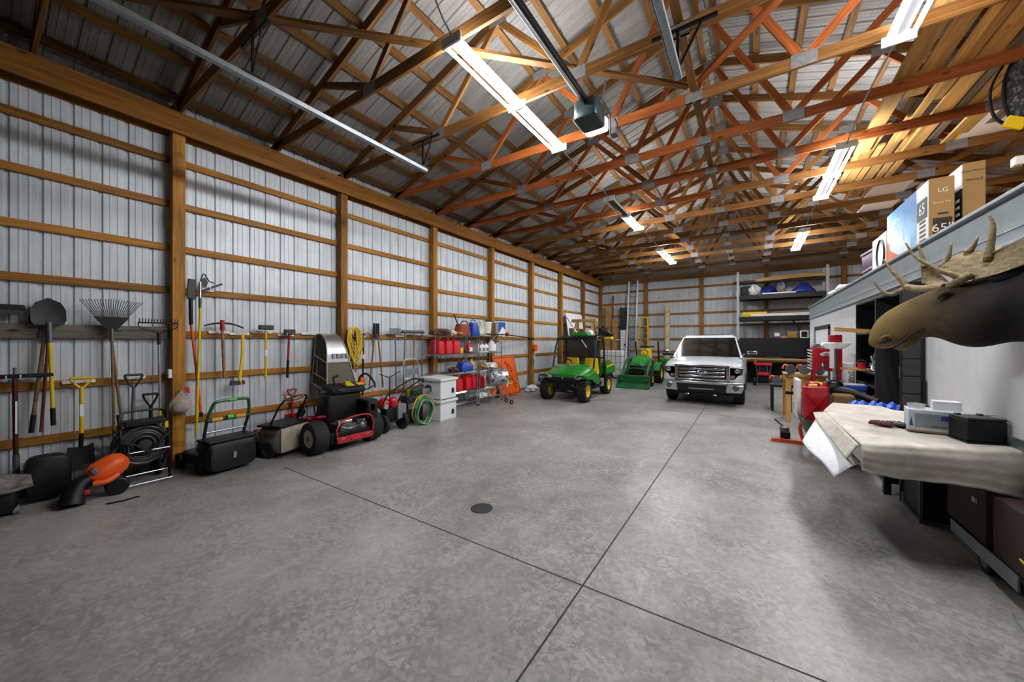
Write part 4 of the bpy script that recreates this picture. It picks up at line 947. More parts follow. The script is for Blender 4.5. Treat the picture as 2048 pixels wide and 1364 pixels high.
t = thing('tool_bag', 'rust red tool bag with black handles on the top shelf', 'bag', (-6.3, 7.2, ZS[0] + .006)); rbox(mb := MB(), -.13, .13, -.26, .2, 0, .3, .06, taper=.75); mb.build('body', M['rust'], t); MB().tube(spline([(.05, -.16, .27), (.06, -.1, .37), (.06, .08, .37), (.05, .12, .28)], 4), .014, 8).build('handle', M['black'], t); MB().tube(spline([(-.05, -.14, .3), (-.05, -.22, .42), (-.06, -.28, .55)], 4), .016, 8).build('strap', M['black'], t)
t = thing('cooler_bag', 'bright blue bag on the top shelf between the rust red bag and white jug', 'bag', (-6.3, 7.62, ZS[0] + .006)); rbox(mb := MB(), -.13, .13, -.15, .15, 0, .36, .06, taper=.75); mb.build('body', M['blue'], t); MB().tube(spline([(.0, -.1, .34), (.0, -.08, .42), (.0, .08, .42), (.0, .1, .34)], 4), .012, 8).build('handle', M['blue'], t)
heap('plastic_sack', (-6.32, 7.93, ZS[0] + .006), 'pale crinkled plastic sack behind the blue bag on the top shelf', 'sack', 'cream', .13, .13, .42, 9)
t = thing('bucket', 'white plastic bucket with black lid on the top shelf', 'bucket', (-6.28, 8.2, ZS[0] + .006)); MB().lathe([(.115, 0), (.135, .36), (.14, .38)], n=24).build('pail', M['cream'], t); MB().lathe([(.145, .37), (.145, .4), (.05, .41)], n=24).build('lid', M['white'], t); MB().cyl((0, 0, .41), (0, 0, .45), .06, n=16).build('cap', M['black'], t)
t = thing('carton', 'dark brown carton on the top shelf between white bucket and white box', 'box', (-6.36, 8.47, ZS[0] + .006)); MB().box(-.12, .12, -.1, .1, 0, .4).build('box', M['brown'], t, bev=.004)
t = thing('carton', 'white box with a blue printed corner at the far end of the top shelf', 'box', (-6.3, 8.78, ZS[0] - .0), 0); MB().box(-.14, .14, -.17, .17, .006, .42).build('box', M['white'], t, bev=.004); MB().prism([(-.17, .42), (.17, .42), (.17, .2), (.02, .3), (-.12, .12), (-.17, .12)], (.1405, 0, 0), (0, 1, 0), (0, 0, 1), (.002, 0, 0)).build('blue_print', M['blue'], t)
t = thing('string_trimmer', 'black trimmer pole with a red joint lying on the top shelf end and wall', 'trimmer', (-6.3, 8.3, 1.87)); P(MB().tube([(-6.12, 7.95, 1.945), (-6.16, 9.0, 1.94), (-6.5, 11.0, 1.86)], .016, 8), 'shaft', 'black', t); P(MB().box(-6.2, -6.12, 9.0, 9.12, 1.89, 2.0), 'joint', 'red', t, bev=.01); P(MB().box(-6.55, -6.45, 10.9, 11.2, 1.78, 1.87), 'head', 'black', t, bev=.02)
# third shelf
t = thing('tool_box', 'blue plastic tool box on the third shelf', 'tool box', (-6.28, 7.25, ZS[2] + .006)); rbox(mb := MB(), -.12, .12, -.22, .22, 0, .16, .02); mb.build('tray', M['blue'], t); rbox(mb := MB(), -.12, .12, -.21, .21, .165, .24, .03, taper=.8); mb.build('lid', M['blue'], t); MB().tube([(0, -.08, .23), (0, -.07, .29), (0, .07, .29), (0, .08, .23)], .012, 8).build('handle', M['gray'], t)
heap('rag', (-6.3, 6.85, ZS[2] + .006), 'dark rag on the third shelf next to the blue tool box', 'rag', 'brown', .12, .13, .14, 12)
jug('yellow_jug', (-6.3, 7.55, ZS[2] + .006), 0, 'tall yellow jug on the third shelf beside the blue tool box', 'jug', 'yellow', 'yellow', 1.05)
heap('sack', (-6.3, 8.0, ZS[2] + .006), 'brown paper sack on the third shelf of the narrower unit', 'sack', 'cardboard', .12, .12, .2, 15)
heap('cloth_pile', (-6.25, 8.35, ZS[2] + .006), 'pile of white cloth on the third shelf above the silver heater', 'cloth', 'white', .15, .25, .18, 17)
# lower shelves
t = thing('seed_box', 'box printed orange and white on the bottom shelf beside the silver heater', 'box', (-6.15, 8.3, ZS[4] + .006)); MB().box(-.12, .0, -.16, .16, 0, .24).build('box', M['white'], t, bev=.004)
T = NT('flame_print'); T.l(T.ramp(T.noise(T.coord(), 9, 4), [(.35, '#b5371b'), (.5, '#e07a2e'), (.62, '#f3e2b0')]), T.b.inputs['Base Color']); MB().box(.0, .003, -.15, .15, .01, .23).build('printed_face', T.m, t)
heap('feed_sack', (-6.2, 7.9, ZS[4] + .006), 'white paper sack lying on the bottom shelf', 'sack', 'white', .11, .2, .16, 21)
jug('white_jug', (-6.25, 8.1, ZS[3] + .006), 0, 'white jug on the fourth shelf behind the silver heater', 'jug', 'white', 'white', 1.2)
# silver torpedo heater on a wheeled stand
t = thing('torpedo_heater', 'silver drum shaped heater with a dark round mouth before the narrower shelf unit', 'heater', (-5.78, 8.2, 0))
T = NT('crinkled_foil'); T.l(T.ramp(T.noise(T.coord(), 11, 5, .7), [(.4, '#23252a'), (.5, '#b9bec6'), (.7, '#f0f2f5')]), T.b.inputs['Base Color']); T.b.inputs['Metallic'].default_value = .6; T.b.inputs['Roughness'].default_value = .35
P(MB().lathe([(.16, -.28), (.215, -.25), (.225, 0), (.215, .2), (.205, .25)], (-5.82, 8.08, .76), (.55, .83, 0), 28), 'drum', T.m, t); P(MB().lathe([(.15, .235), (.195, .255), (.08, .28), (0, .28)], (-5.82, 8.08, .76), (.55, .83, 0), 28), 'mouth', 'black', t)
mb = MB()
for s in (-1, 1): mb.tube([(-5.78 + s * .16, 8.2 - s * .1, .5), (-5.69 + s * .16, 8.42 - s * .1, .06)], .014, 8); mb.tube([(-5.78 + s * .16, 8.2 - s * .1, .5), (-5.85 + s * .16, 7.95 - s * .1, .02)], .014, 8)
P(mb, 'stand', 'chrome', t); wheel(t, (-5.81, 8.5, .06), (1, -.6, 0), .06, .03, .03); wheel(t, (-5.51, 8.32, .06), (1, -.6, 0), .06, .03, .03)
P(MB().tube(spline([(-5.63, 8.3, .6), (-5.58, 8.36, .56), (-5.57, 8.44, .58), (-5.63, 8.46, .64)], 4), .018, 8), 'yellow_handle', 'yellow', t)
t = thing('hang_tag', 'long white price placard hanging at the end of the narrower shelf unit', 'tag', (-6.1, 8.95, .4)); MB().obox((0, 0, .22), (.012, .14, .5), rx(24)).build('card', M['white'], t, bev=.004)
for k in range(4): MB().obox((.008, -.13 + .088 * k * -1 + .24, .03 + .12 * k), (.004, .07, .05), rx(24)).build('dark_mark', M['black'], t)
# orange MEN WORKING sign
t = thing('road_sign', 'orange road sign lettered MEN WORKING leaning on the left wall', 'sign', (-6.4, 9.55, .02))
SO = V((-6.36, 8.98, .03)); su = V((0, 1.18, -.0)); sv = V((-.24, -.07, 1.22)); sn = su.cross(sv).normalized()
if sn.x < 0: sn = -sn
mb = MB(); mb.add([SO, SO + su, SO + su + sv, SO + sv, SO - sn * .012, SO + su - sn * .012, SO + su + sv - sn * .012, SO + sv - sn * .012], [(0, 1, 2, 3), (7, 6, 5, 4), (0, 4, 5, 1), (1, 5, 6, 2), (2, 6, 7, 3), (3, 7, 4, 0)]); P(mb, 'panel', mat('sign_orange', '#e9610b', .5, 0, .04), t)
mb = MB(); q = [SO + su * a + sv * b + sn * .002 for a, b in ((.03, .03), (.97, .03), (.97, .97), (.03, .97))]
for k in range(4): mb.bar(q[k], q[(k + 1) % 4], .016, .003, sn)
P(mb, 'border', 'black', t)
bx = (su.normalized() * .72 - sv.normalized() * .7).normalized(); by = sn.cross(bx).normalized(); rot = Matrix((bx, by, sn)).transposed().to_euler()
for s_, a, b in (('MEN', .62, .72), ('WORKING', .5, .5)):
    o = text('lettering', s_, .25, M['black'], t, SO + su * a + sv * b + sn * .003 - V(t.location), (0, 0, 0), .001, sx=.95); o.rotation_euler = rot
# trouble light on the post
t = thing('trouble_light', 'orange work light reel with a hanging black ring on a wall post', 'work light', (-6.5, 11.2, .95)); P(MB().lathe([(.02, -.06), (.12, -.05), (.13, 0), (.12, .05), (.02, .06)], (-6.5, 11.36, 1.5), (1, 0, 0), 20), 'reel', 'orange', t)
P(MB().tube(spline([(-6.48, 11.36, 1.4), (-6.46, 11.25, 1.2), (-6.46, 11.16, 1.1)], 4), .012, 6), 'cord', 'white', t); P(MB().tube([(-6.46, 11.1 + .11 * math.cos(q), 1.02 + .11 * math.sin(q)) for q in [2 * PI * i / 24 for i in range(24)]], .014, 6, closed=True), 'ring', 'black', t); P(MB().tube(spline([(-6.5, 11.05, .9), (-6.55, 10.9, .5), (-6.5, 10.75, .15)], 4), .008, 6), 'hanging_wire', 'dark', t)
heap('dust_sheet', (-6.35, 10.85, 0), 'white sheet bundled on the floor right of the orange sign', 'cloth', 'white', .16, .28, .24, 31)
# ---------------------------------------------------------------- green utility vehicle, nose toward the camera (local -y is forward)
M['glossy_black'] = mat('gloss_black_plastic', '#0e0e10', .25, 0, .1)
t = thing('utility_vehicle', 'green and yellow utility vehicle with black roll cage parked beside the orange sign', 'utility vehicle', (-4.55, 9.75, 0), 2)
L = lambda mb, n, m, **k: mb.build(n, M[m] if isinstance(m, str) else m, t, **k)
for x, y in ((-.58, 0), (.58, 0), (-.58, 2.02), (.58, 2.02)): wheel(t, (x, y, .31), (1 if x > 0 else -1, 0, 0), .31, .26, .17, 'rubber', 'yellow', 14, world=False)
sec = lambda y, w, z0, z1, zc: [(-w, y, z0), (w, y, z0), (w, y, z1), (w * .82, y, zc), (w * .4, y, zc + .015), (-w * .4, y, zc + .015), (-w * .82, y, zc), (-w, y, z1)]
mb = MB(); mb.loft([sec(-.22, .5, .68, .74, .78), sec(-.1, .56, .66, .78, .84), sec(.35, .62, .66, .88, .98), sec(.62, .64, .66, .92, 1.02)]); L(mb, 'hood', 'green', bev=.012)
for s in (-1, 1):
    mb = MB(); mb.prism([(-.12, .66), (.3, .62), (.75, .44), (.95, .44), (.95, .62), (.62, .86), (.2, .8), (-.1, .76)], (s * .72 if s > 0 else -.72 + .16, 0, 0), (0, 1, 0), (0, 0, 1), (-.16, 0, 0)); L(mb, 'fender', 'green', bev=.015)
    mb = MB(); mb.sph((s * .46, -.2, .7), (.13, .08, .07), 14, 8); L(mb, 'headlight', mat('headlight_glass', '#8d9296', .15, .4) if s < 0 else bpy.data.materials['headlight_glass'])
mb = MB(); mb.box(-.42, .42, -.235, -.2, .56, .7); L(mb, 'grille', 'glossy_black', bev=.02); L(MB().cyl((0, -.24, .68), (0, -.232, .68), .03, n=16), 'badge', 'gray')
mb = MB(); mb.tube(spline([(-.72, -.1, .62), (-.72, -.3, .6), (-.62, -.34, .56), (0, -.36, .53), (.62, -.34, .56), (.72, -.3, .6), (.72, -.1, .62)], 4), .022, 8)
for s in (-1, 1): mb.tube(spline([(s * .72, -.28, .6), (s * .7, -.32, .72), (s * .55, -.32, .76), (s * .45, -.26, .72)], 4), .02, 8)
L(mb, 'brush_guard', 'black_metal')
mb = MB(); mb.box(-.36, .36, -.1, .6, .24, .56); mb.box(-.5, .5, .6, 2.2, .3, .5); L(mb, 'chassis', 'black_metal', bev=.02)
for s in (-1, 1): mb = MB(); mb.tube([(s * .16, -.2, .56), (s * .46, 0, .3)], .018, 6); mb.tube([(s * .12, -.14, .3), (s * .48, 0, .26)], .02, 6); mb.tube([(s * .3, -.08, .58), (s * .42, 0, .34)], .035, 8); L(mb, 'front_suspension', 'steel')
mb = MB(); mb.box(-.68, .68, .62, 1.3, .4, .46); L(mb, 'floor_pan', 'black')
for s in (-1, 1):
    mb = MB(); mb.obox((s * .32, 1.12, .72), (.52, .5, .12)); L(mb, 'seat', 'yellow', bev=.05, seg=3)
    rbox(mb := MB(), s * .32 - .25, s * .32 + .25, 1.3, 1.42, .74, 1.2, .05, taper=.82); L(mb, 'seat_back', 'yellow', bev=.02)
    L(MB().box(s * .32 - .24, s * .32 + .24, 1.425, 1.46, .72, 1.2), 'seat_shell', 'black', bev=.02)
mb = MB(); mb.tube(arc((-.3, .82, 1.02), .16, 0, 360, 20, (1, 0, 0), (0, .5, .86))[:-1], .016, 8, closed=True); mb.tube([(-.3, .82, 1.02), (-.3, .7, .86)], .02, 8); L(mb, 'steering_wheel', 'black')
mb = MB()
for s in (-1, 1):
    mb.tube(spline([(s * .66, .56, .92), (s * .66, .7, 1.4), (s * .64, .86, 1.76), (s * .63, 1.02, 1.84), (s * .63, 1.45, 1.84), (s * .64, 1.56, 1.76), (s * .66, 1.6, 1.3), (s * .66, 1.62, .5)], 5), .028, 10)
    mb.tube(spline([(s * .66, .72, 1.45), (s * .63, .8, 1.5), (s * .62, .82, 1.3), (s * .65, .68, 1.22)], 4), .012, 6)
mb.tube([(-.63, .98, 1.83), (.63, .98, 1.83)], .024, 8); mb.tube([(-.63, 1.5, 1.83), (.63, 1.5, 1.83)], .024, 8); mb.tube([(-.66, 1.6, 1.2), (.66, 1.6, 1.2)], .022, 8)
L(mb, 'roll_cage', 'black_metal')
mb = MB(); mb.loft([[(-.66, .82, 1.78), (.66, .82, 1.78), (.66, .82, 1.84), (-.66, .82, 1.84)], [(-.68, 1.0, 1.84), (.68, 1.0, 1.84), (.68, 1.0, 1.92), (-.68, 1.0, 1.92)], [(-.68, 1.6, 1.84), (.68, 1.6, 1.84), (.68, 1.6, 1.92), (-.68, 1.6, 1.92)]]); L(mb, 'roof', 'glossy_black', bev=.02)
L(MB().prism([(-.3, 1.92), (.3, 1.92), (.22, 2.03), (-.22, 2.03)], (0, 1.1, 0), (1, 0, 0), (0, 0, 1), (0, .4, 0)), 'roof_box', 'green', bev=.01)
mb = MB(); mb.box(-.7, .7, 1.68, 2.72, .66, .7); mb.box(-.7, .7, 1.68, 1.72, .66, 1.0); mb.box(-.7, -.66, 1.68, 2.72, .66, 1.0); mb.box(.66, .7, 1.68, 2.72, .66, 1.0); mb.box(-.7, .7, 2.68, 2.72, .66, 1.0); L(mb, 'cargo_box', 'green', bev=.01)
for s in (-1, 1): L(MB().bar((s * .705, 1.74, .9), (s * .705, 2.66, .96), .008, .05), 'yellow_stripe', 'yellow')
for s in (-1, 1): L(MB().prism([(1.62, .5), (1.62, .66), (2.4, .66), (2.45, .5), (2.3, .62), (1.8, .62)], (s * .62, 0, 0), (0, 1, 0), (0, 0, 1), (s * .1, 0, 0)), 'rear_fender', 'black', bev=.01)
L(MB().box(.56, .66, 1.36, 1.6, .3, .56), 'battery_cover', 'gray', bev=.02)
# things behind and above the utility vehicle
t = thing('leaning_sheet', 'large white panel leaning on the left wall behind the utility vehicle', 'panel', (-6.4, 14.9, 0)); P(MB().add([(-6.12, 14.0, 0), (-6.12, 15.7, 0), (-6.52, 15.7, 2.95), (-6.52, 14.0, 2.95), (-6.15, 14.0, 0), (-6.15, 15.7, 0), (-6.55, 15.7, 2.95), (-6.55, 14.0, 2.95)], [(0, 1, 2, 3), (7, 6, 5, 4), (0, 4, 5, 1), (1, 5, 6, 2), (2, 6, 7, 3), (3, 7, 4, 0)]), 'board', 'white', t); P(MB().obox((-6.33, 14.85, 1.75), (.02, 1.5, 1.1), ry(-7.7)), 'dark_window', mat('brown_screen', '#3b322d', .6), t)
t = thing('work_platform', 'narrow stacked platform of dark crates standing behind the utility vehicle', 'platform', (-5.3, 12.95, 0)); MB().box(-.6, .55, -.3, .35, 0, 1.86).build('crate_stack', M['dark'], t, bev=.02); MB().box(-.62, .57, -.32, .37, 1.86, 1.9).build('top_board', M['ply'], t); MB().box(.5, 1.3, -.1, .3, 1.78, 1.81).build('side_board', M['pale_wood'], t); MB().box(-.5, .3, -.315, -.3, .95, 1.7).build('brown_sheet', bpy.data.materials['brown_screen'], t)
t = thing('sawhorse', 'wooden sawhorse standing above the utility vehicle roof', 'sawhorse', (-5.25, 12.95, 1.9)); MB().box(-.52, .5, -.07, .07, .56, .68).build('top_beam', M['pale_wood'], t, bev=.02)
for x in (-.3, .32):
    for s in (-1, 1): MB().bar((x, s * .03, .58), (x + .08 * (1 if x > 0 else -1), s * .26, .0), .09, .04).build('leg', M['pale_wood'], t)
t = thing('white_cover', 'white rounded cap lying beneath the sawhorse above the vehicle roof', 'cover', (-4.92, 12.6, 1.9)); MB().sph((0, 0, .13), (.15, .13, .13), 16, 10).build('dome', M['white'], t)
t = thing('long_pole', 'gray pole slanting down in front of the white panel', 'pole', (-4.9, 12.5, 0)); P(MB().cyl((-5.0, 12.52, 1.5), (-5.98, 12.45, 2.95), .022, n=10), 'shaft', 'alu', t)
t = thing('hedge_trimmer', 'black wedge shaped engine tool with yellow base beside the sawhorse', 'power tool', (-4.6, 12.95, 1.9)); MB().prism([(0, 0), (.5, 0), (.55, .08), (.2, .4), (.02, .34)], (-.1, -.1, .0), (1, 0, 0), (0, 0, 1), (0, .25, 0)).build('housing', M['glossy_black'], t, bev=.02); MB().box(.1, .42, -.12, .12, -.09, -.0).build('yellow_base', M['yellow'], t, bev=.02); MB().bar((-.02, -.11, .36), (.42, -.11, .1), .02, .03).build('red_trim', M['rust'], t)
# ---------------------------------------------------------------- compact tractor
t = thing('compact_tractor', 'green compact tractor with a front loader bucket parked before the back wall', 'tractor', (-3.68, 15.0, 0), 2)
for s in (-1, 1):
    wheel(t, (s * .5, 1.0, .4), (s, 0, 0), .4, .28, .22, 'rubber', 'yellow', 14, world=False); wheel(t, (s * .44, -.35, .27), (s, 0, 0), .27, .18, .14, 'rubber', 'yellow', 12, world=False)
mb = MB(); prof = [(-.75, .8), (-.6, .98), (-.1, 1.1), (.3, 1.12), (.32, .8)]
sec = lambda y, w, z0, z1: [(-w, y, z0), (w, y, z0), (w, y, z1 - .1), (w * .75, y, z1), (-w * .75, y, z1), (-w, y, z1 - .1)]
mb.loft([sec(-.78, .24, .78, .9), sec(-.6, .28, .78, 1.0), sec(-.1, .31, .78, 1.12), sec(.35, .31, .78, 1.16)]); L(mb, 'hood', 'green', bev=.02, seg=3)
L(MB().box(-.26, .26, -.8, .3, .44, .78), 'engine_bay', 'glossy_black', bev=.02); L(MB().box(-.24, .24, -.83, -.8, .5, .74), 'grille', 'black', bev=.01)
for s in (-1, 1): L(MB().sph((s * .15, -.8, .83), (.07, .03, .03), 12, 8), 'headlight', bpy.data.materials['headlight_glass'])
mb = MB(); mb.tube(spline([(-.3, -.85, .45), (-.3, -.9, .68), (.3, -.9, .68), (.3, -.85, .45)], 3), .018, 6); L(mb, 'grille_guard', 'dk_green')
L(MB().box(-.34, .34, .3, 1.1, .44, .52), 'platform', 'black', bev=.02); rbox(mb := MB(), -.24, .24, .6, 1.05, .72, .86, .08); L(mb, 'seat', 'yellow', bev=.02); rbox(mb := MB(), -.24, .24, 1.0, 1.14, .8, 1.42, .06, taper=.86); L(mb, 'seat_back', 'yellow', bev=.02); L(MB().box(-.22, .22, 1.15, 1.19, .84, 1.4), 'seat_shell', 'black', bev=.02)
mb = MB(); mb.tube(arc((-.0, .48, 1.26), .17, 0, 360, 20, (1, 0, 0), (0, .75, .66))[:-1], .015, 8, closed=True); mb.tube([(0, .48, 1.26), (0, .36, 1.05)], .02, 8); L(mb, 'steering_wheel', 'black')
for s in (-1, 1): L(MB().prism([(.55, .52), (.62, .82), (1.3, .86), (1.42, .62), (1.25, .78), (.72, .76)], (s * .36, 0, 0), (0, 1, 0), (0, 0, 1), (s * .26, 0, 0)), 'fender', 'green', bev=.015)
mb = MB()
for s in (-1, 1): mb.tube([(s * .46, 1.28, .5), (s * .46, 1.3, 1.15)], .03, 8); mb.tube([(s * .46, 1.3, 1.1), (s * .46, 1.1, 1.72)], .03, 8)
mb.tube([(-.3, 1.2, 1.5), (.3, 1.2, 1.5)], .03, 8); L(mb, 'roll_bar', 'black_metal')
mb = MB()
for s in (-1, 1): mb.tube(spline([(s * .44, .1, 1.0), (s * .45, -.5, .98), (s * .45, -1.0, .62), (s * .45, -1.3, .26)], 4), .045, 6); mb.bar((s * .43, .1, .44), (s * .43, .1, 1.06), .07, .1, (0, 1, 0)); mb.tube([(s * .4, .0, .6), (s * .42, -.75, .66)], .025, 6)
L(mb, 'loader_arms', 'dk_green'); mb = MB()
for s in (-1, 1): mb.tube([(s * .36, -.6, .86), (s * .36, -1.25, .45)], .016, 6)
L(mb, 'cylinders', 'chrome')
mb = MB(); bp = [(-1.62, .0), (-1.3, .02), (-1.2, .12), (-1.22, .46), (-1.27, .46), (-1.26, .16), (-1.34, .06), (-1.62, .04)]
mb.prism(bp, (-.58, 0, 0), (0, 1, 0), (0, 0, 1), (1.16, 0, 0))
for s in (-.58, .57): mb.prism([(-1.62, .0), (-1.3, .02), (-1.2, .12), (-1.22, .46), (-1.27, .46)], (s, 0, 0), (0, 1, 0), (0, 0, 1), (.012, 0, 0))
L(mb, 'bucket', 'dk_green'); L(MB().box(-.56, .56, -1.275, -1.225, .43, .47), 'bucket_lip', 'green', bev=.006)
L(MB().add([(-.57, -1.34, .05), (.57, -1.34, .05), (.57, -1.62, .04), (-.57, -1.62, .04)], [(0, 1, 2, 3)]), 'bucket_floor', 'dk_green')
t = thing('garden_trailer', 'dark green box implement standing behind the compact tractor beside the beige roll', 'implement', (-3.0, 17.0, 0)); MB().box(-.5, .45, -.3, .4, .1, .8).build('body', M['dk_green'], t, bev=.03); MB().box(-.52, .47, -.32, .42, .8, .84).build('lid', M['dk_green'], t, bev=.01); MB().box(-.4, .2, -.2, .3, .84, 1.0).build('green_hopper', M['green'], t, bev=.04)
for s in (-1, 1): wheel(t, (s * .52, .05, .16), (1, 0, 0), .16, .08, .08, 'rubber', 'yellow', world=False)
# ---------------------------------------------------------------- white pickup, nose toward the camera
M['truck_white'] = mat('white_car_paint', '#c6cacf', .3, 0, .03, coat=.6)
M['lamp_clear'] = mat('headlamp_lens', '#54585d', .08, .5, .5, 30, coat=1.)
t = thing('pickup_truck', 'white pickup truck with a wide chrome grille parked facing the camera', 'pickup truck', (-1.12, 10.98, 0), 0)
def shell(rows):   # rows: (y, half width, z low, z belt, z top, crown)
    return [[(-w, y, z0), (-w, y, (z0 + zb) / 2), (-w * .985, y, zb), (-w * .93, y, zt - .03), (-w * .8, y, zt), (-w * .4, y, zt + cr), (0, y, zt + cr * 1.2), (w * .4, y, zt + cr), (w * .8, y, zt), (w * .93, y, zt - .03), (w * .985, y, zb), (w, y, (z0 + zb) / 2), (w, y, z0)] for y, w, z0, zb, zt, cr in rows]
mb = MB(); mb.loft(shell([(.1, .9, .62, .95, 1.08, .01), (.16, .97, .6, 1.0, 1.12, .02), (.45, 1.0, .62, 1.06, 1.17, .03), (1.0, 1.0, .9, 1.1, 1.22, .035), (1.42, 1.0, .55, 1.13, 1.25, .03), (1.5, 1.0, .5, 1.13, 1.24, .0)])); L(mb, 'front_clip', 'truck_white', bev=.015)
mb = MB(); mb.loft(shell([(1.45, 1.0, .48, 1.1, 1.22, 0), (1.6, 1.01, .45, 1.12, 1.25, 0), (3.6, 1.01, .45, 1.14, 1.28, 0), (3.66, 1.0, .46, 1.14, 1.28, 0)])); L(mb, 'cab_body', 'truck_white', bev=.01)
mb = MB(); mb.loft(shell([(3.7, 1.0, .55, 1.14, 1.3, 0), (5.4, 1.0, .55, 1.14, 1.3, 0)])); L(mb, 'cargo_bed', 'truck_white', bev=.01)
gh = lambda y, w, z: (w, y, z)
B0, B1, T0, T1 = .9, .96, .70, .74           # greenhouse: windscreen base and roof widths
cb = [(-.93, 1.4, 1.25), (.93, 1.4, 1.25), (.95, 3.5, 1.27), (-.95, 3.5, 1.27)]; ct = [(-.74, 2.2, 1.86), (.74, 2.2, 1.86), (.74, 3.3, 1.88), (-.74, 3.3, 1.88)]
mb = MB(); mb.add(cb + ct, [(0, 1, 5, 4), (1, 2, 6, 5), (2, 3, 7, 6), (3, 0, 4, 7)]); L(mb, 'cabin', 'truck_white')
mb = MB(); mb.loft([[(-.715, 2.16, 1.835), (.715, 2.16, 1.835), (.7, 2.2, 1.88), (-.7, 2.2, 1.88)], [(-.73, 2.3, 1.86), (.73, 2.3, 1.86), (.66, 2.3, 1.93), (-.66, 2.3, 1.93)], [(-.75, 3.3, 1.87), (.75, 3.3, 1.87), (.66, 3.3, 1.94), (-.66, 3.3, 1.94)], [(-.75, 3.42, 1.83), (.75, 3.42, 1.83), (.7, 3.42, 1.86), (-.7, 3.42, 1.86)]]); L(mb, 'roof', 'truck_white', bev=.02)
L(MB().box(-.42, .42, 2.35, 2.9, 1.935, 1.95), 'sunroof', 'glass_dark', bev=.004)
def quad_in(a, b, c, d, m0, m1, off, th=.004):
    a, b, c, d = map(V, (a, b, c, d)); n = (b - a).cross(d - a).normalized()
    p = lambda u, v: (a * (1 - u) + b * u) * (1 - v) + (d * (1 - u) + c * u) * v
    q = [p(m0, m1), p(1 - m0, m1), p(1 - m0 * .8, 1 - m1), p(m0 * .8, 1 - m1)]
    q = [x + n * off for x in q]; return MB().add(q + [x - n * th for x in q], [(0, 1, 2, 3), (7, 6, 5, 4), (0, 4, 5, 1), (1, 5, 6, 2), (2, 6, 7, 3), (3, 7, 4, 0)])
wsm = quad_in(cb[0], cb[1], ct[1], ct[0], .028, .03, .012); L(wsm, 'windscreen', 'glass_dark')
L(quad_in(cb[1], cb[2], ct[2], ct[1], .1, .12, .012), 'side_window', 'glass_dark'); L(quad_in(cb[3], cb[0], ct[0], ct[3], .1, .12, .012), 'side_window', 'glass_dark')
for x in (-.55, .25): L(MB().bar((x, 1.44, 1.285), (x + .5, 1.5, 1.33), .02, .015), 'wiper', 'black')
# grille
mb = MB(); gx, g0, g1 = .66, .68, 1.1
for x0, x1, z0, z1 in ((-gx, gx, g1 - .05, g1), (-gx, gx, g0, g0 + .04), (-gx, -gx + .07, g0, g1), (gx - .07, gx, g0, g1)): mb.box(x0, x1, .02, .14, z0, z1)
L(mb, 'grille_surround', 'chrome', bev=.012)
L(MB().box(-.58, .58, .085, .12, .73, 1.05), 'grille_mesh', 'black')
for k in range(3): L(MB().box(-.555, .555, .045, .09, .76 + k * .098, .76 + k * .098 + .06), 'grille_bar', 'chrome', bev=.014)
o = L(MB().lathe([(.15, 0), (.15, .02), (.13, .03), (0, .03)], (0, .05, .885), (0, -1, 0), 28), 'emblem', 'chrome'); o.scale = (1, 1, 1)
o.data.transform(Matrix.Diagonal((1, 1, .4, 1)) @ Matrix.Translation((0, 0, 0))); o.location = (0, 0, .885 * .6)
e2 = MB().lathe([(.125, 0), (.125, .004), (0, .004)], (0, .02, .885), (0, -1, 0), 28).build('emblem_field', mat('emblem_blue', '#16264f', .3), o); e2.data.transform(Matrix.Diagonal((1, 1, .38, 1))); e2.location = (0, 0, .885 * .62 - .885 * .6)
text('lettering', 'Ford', .085, M['white'], t, (0, .013, .885), (90, 0, 0), .001, sx=1.1)
for s in (-1, 1):
    mb = MB(); mb.prism([(.66, .72), (.78, .72), (.86, .83), (.95, .87), (.97, 1.03), (.66, 1.05)], (0, .1, 0), (s, 0, 0), (0, 0, 1), (0, .08, 0)); L(mb, 'headlight', 'lamp_clear', bev=.01)
    L(MB().sph((s * .83, .1, .95), (.06, .02, .06), 12, 8), 'lamp_reflector', 'chrome'); L(MB().box(min(s * .68, s * .78), max(s * .68, s * .78), .085, .1, .76, .84), 'turn_signal', mat('amber_lens', '#8a6a58', .2) if s < 0 else bpy.data.materials['amber_lens'])
    mb = MB(); mb.prism([(.58, .38), (.93, .4), (.98, .5), (.98, .6), (.62, .6), (.58, .5)], (0, -.04, 0), (s, 0, 0), (0, 0, 1), (0, .2, 0)); L(mb, 'bumper_end', 'chrome', bev=.02)
    f = L(MB().lathe([(.085, 0), (.085, .015), (.06, .02), (.05, .005), (0, .005)], (s * .8, -.04, .5), (0, -1, 0), 20), 'fog_lamp', 'chrome'); MB().lathe([(.06, 0), (.06, .006), (0, .006)], (s * .8, -.05, .5), (0, -1, 0), 20).build('lens', M['lamp_clear'], f)
    L(MB().tube(spline([(s * .36, -.02, .3), (s * .36, -.08, .31), (s * .3, -.08, .31), (s * .3, -.02, .3)], 3), .018, 8), 'tow_hook', 'chrome')
    mb = MB(); mb.obox((s * 1.16, 1.62, 1.37), (.24, .1, .17)); m_ = L(mb, 'mirror', 'glossy_black', bev=.03); MB().obox((s * 1.16, 1.6, 1.405), (.245, .105, .11)).build('chrome_cap', M['chrome'], m_, bev=.03); L(MB().bar((s * .95, 1.66, 1.3), (s * 1.1, 1.62, 1.32), .05, .06), 'mirror_arm', 'black')
    for y in (.93, 4.5): wheel(t, (s * .86, y, .39), (s, 0, 0), .39, .27, .24, 'rubber', 'alu', world=False)
    for y in (.93, 4.5):
        L(MB().tube(arc((s * 1.0, y, .4), .45, 5, 175, 14, (0, 1, 0), (0, 0, 1)), .03, 6), 'wheel_arch', 'black')
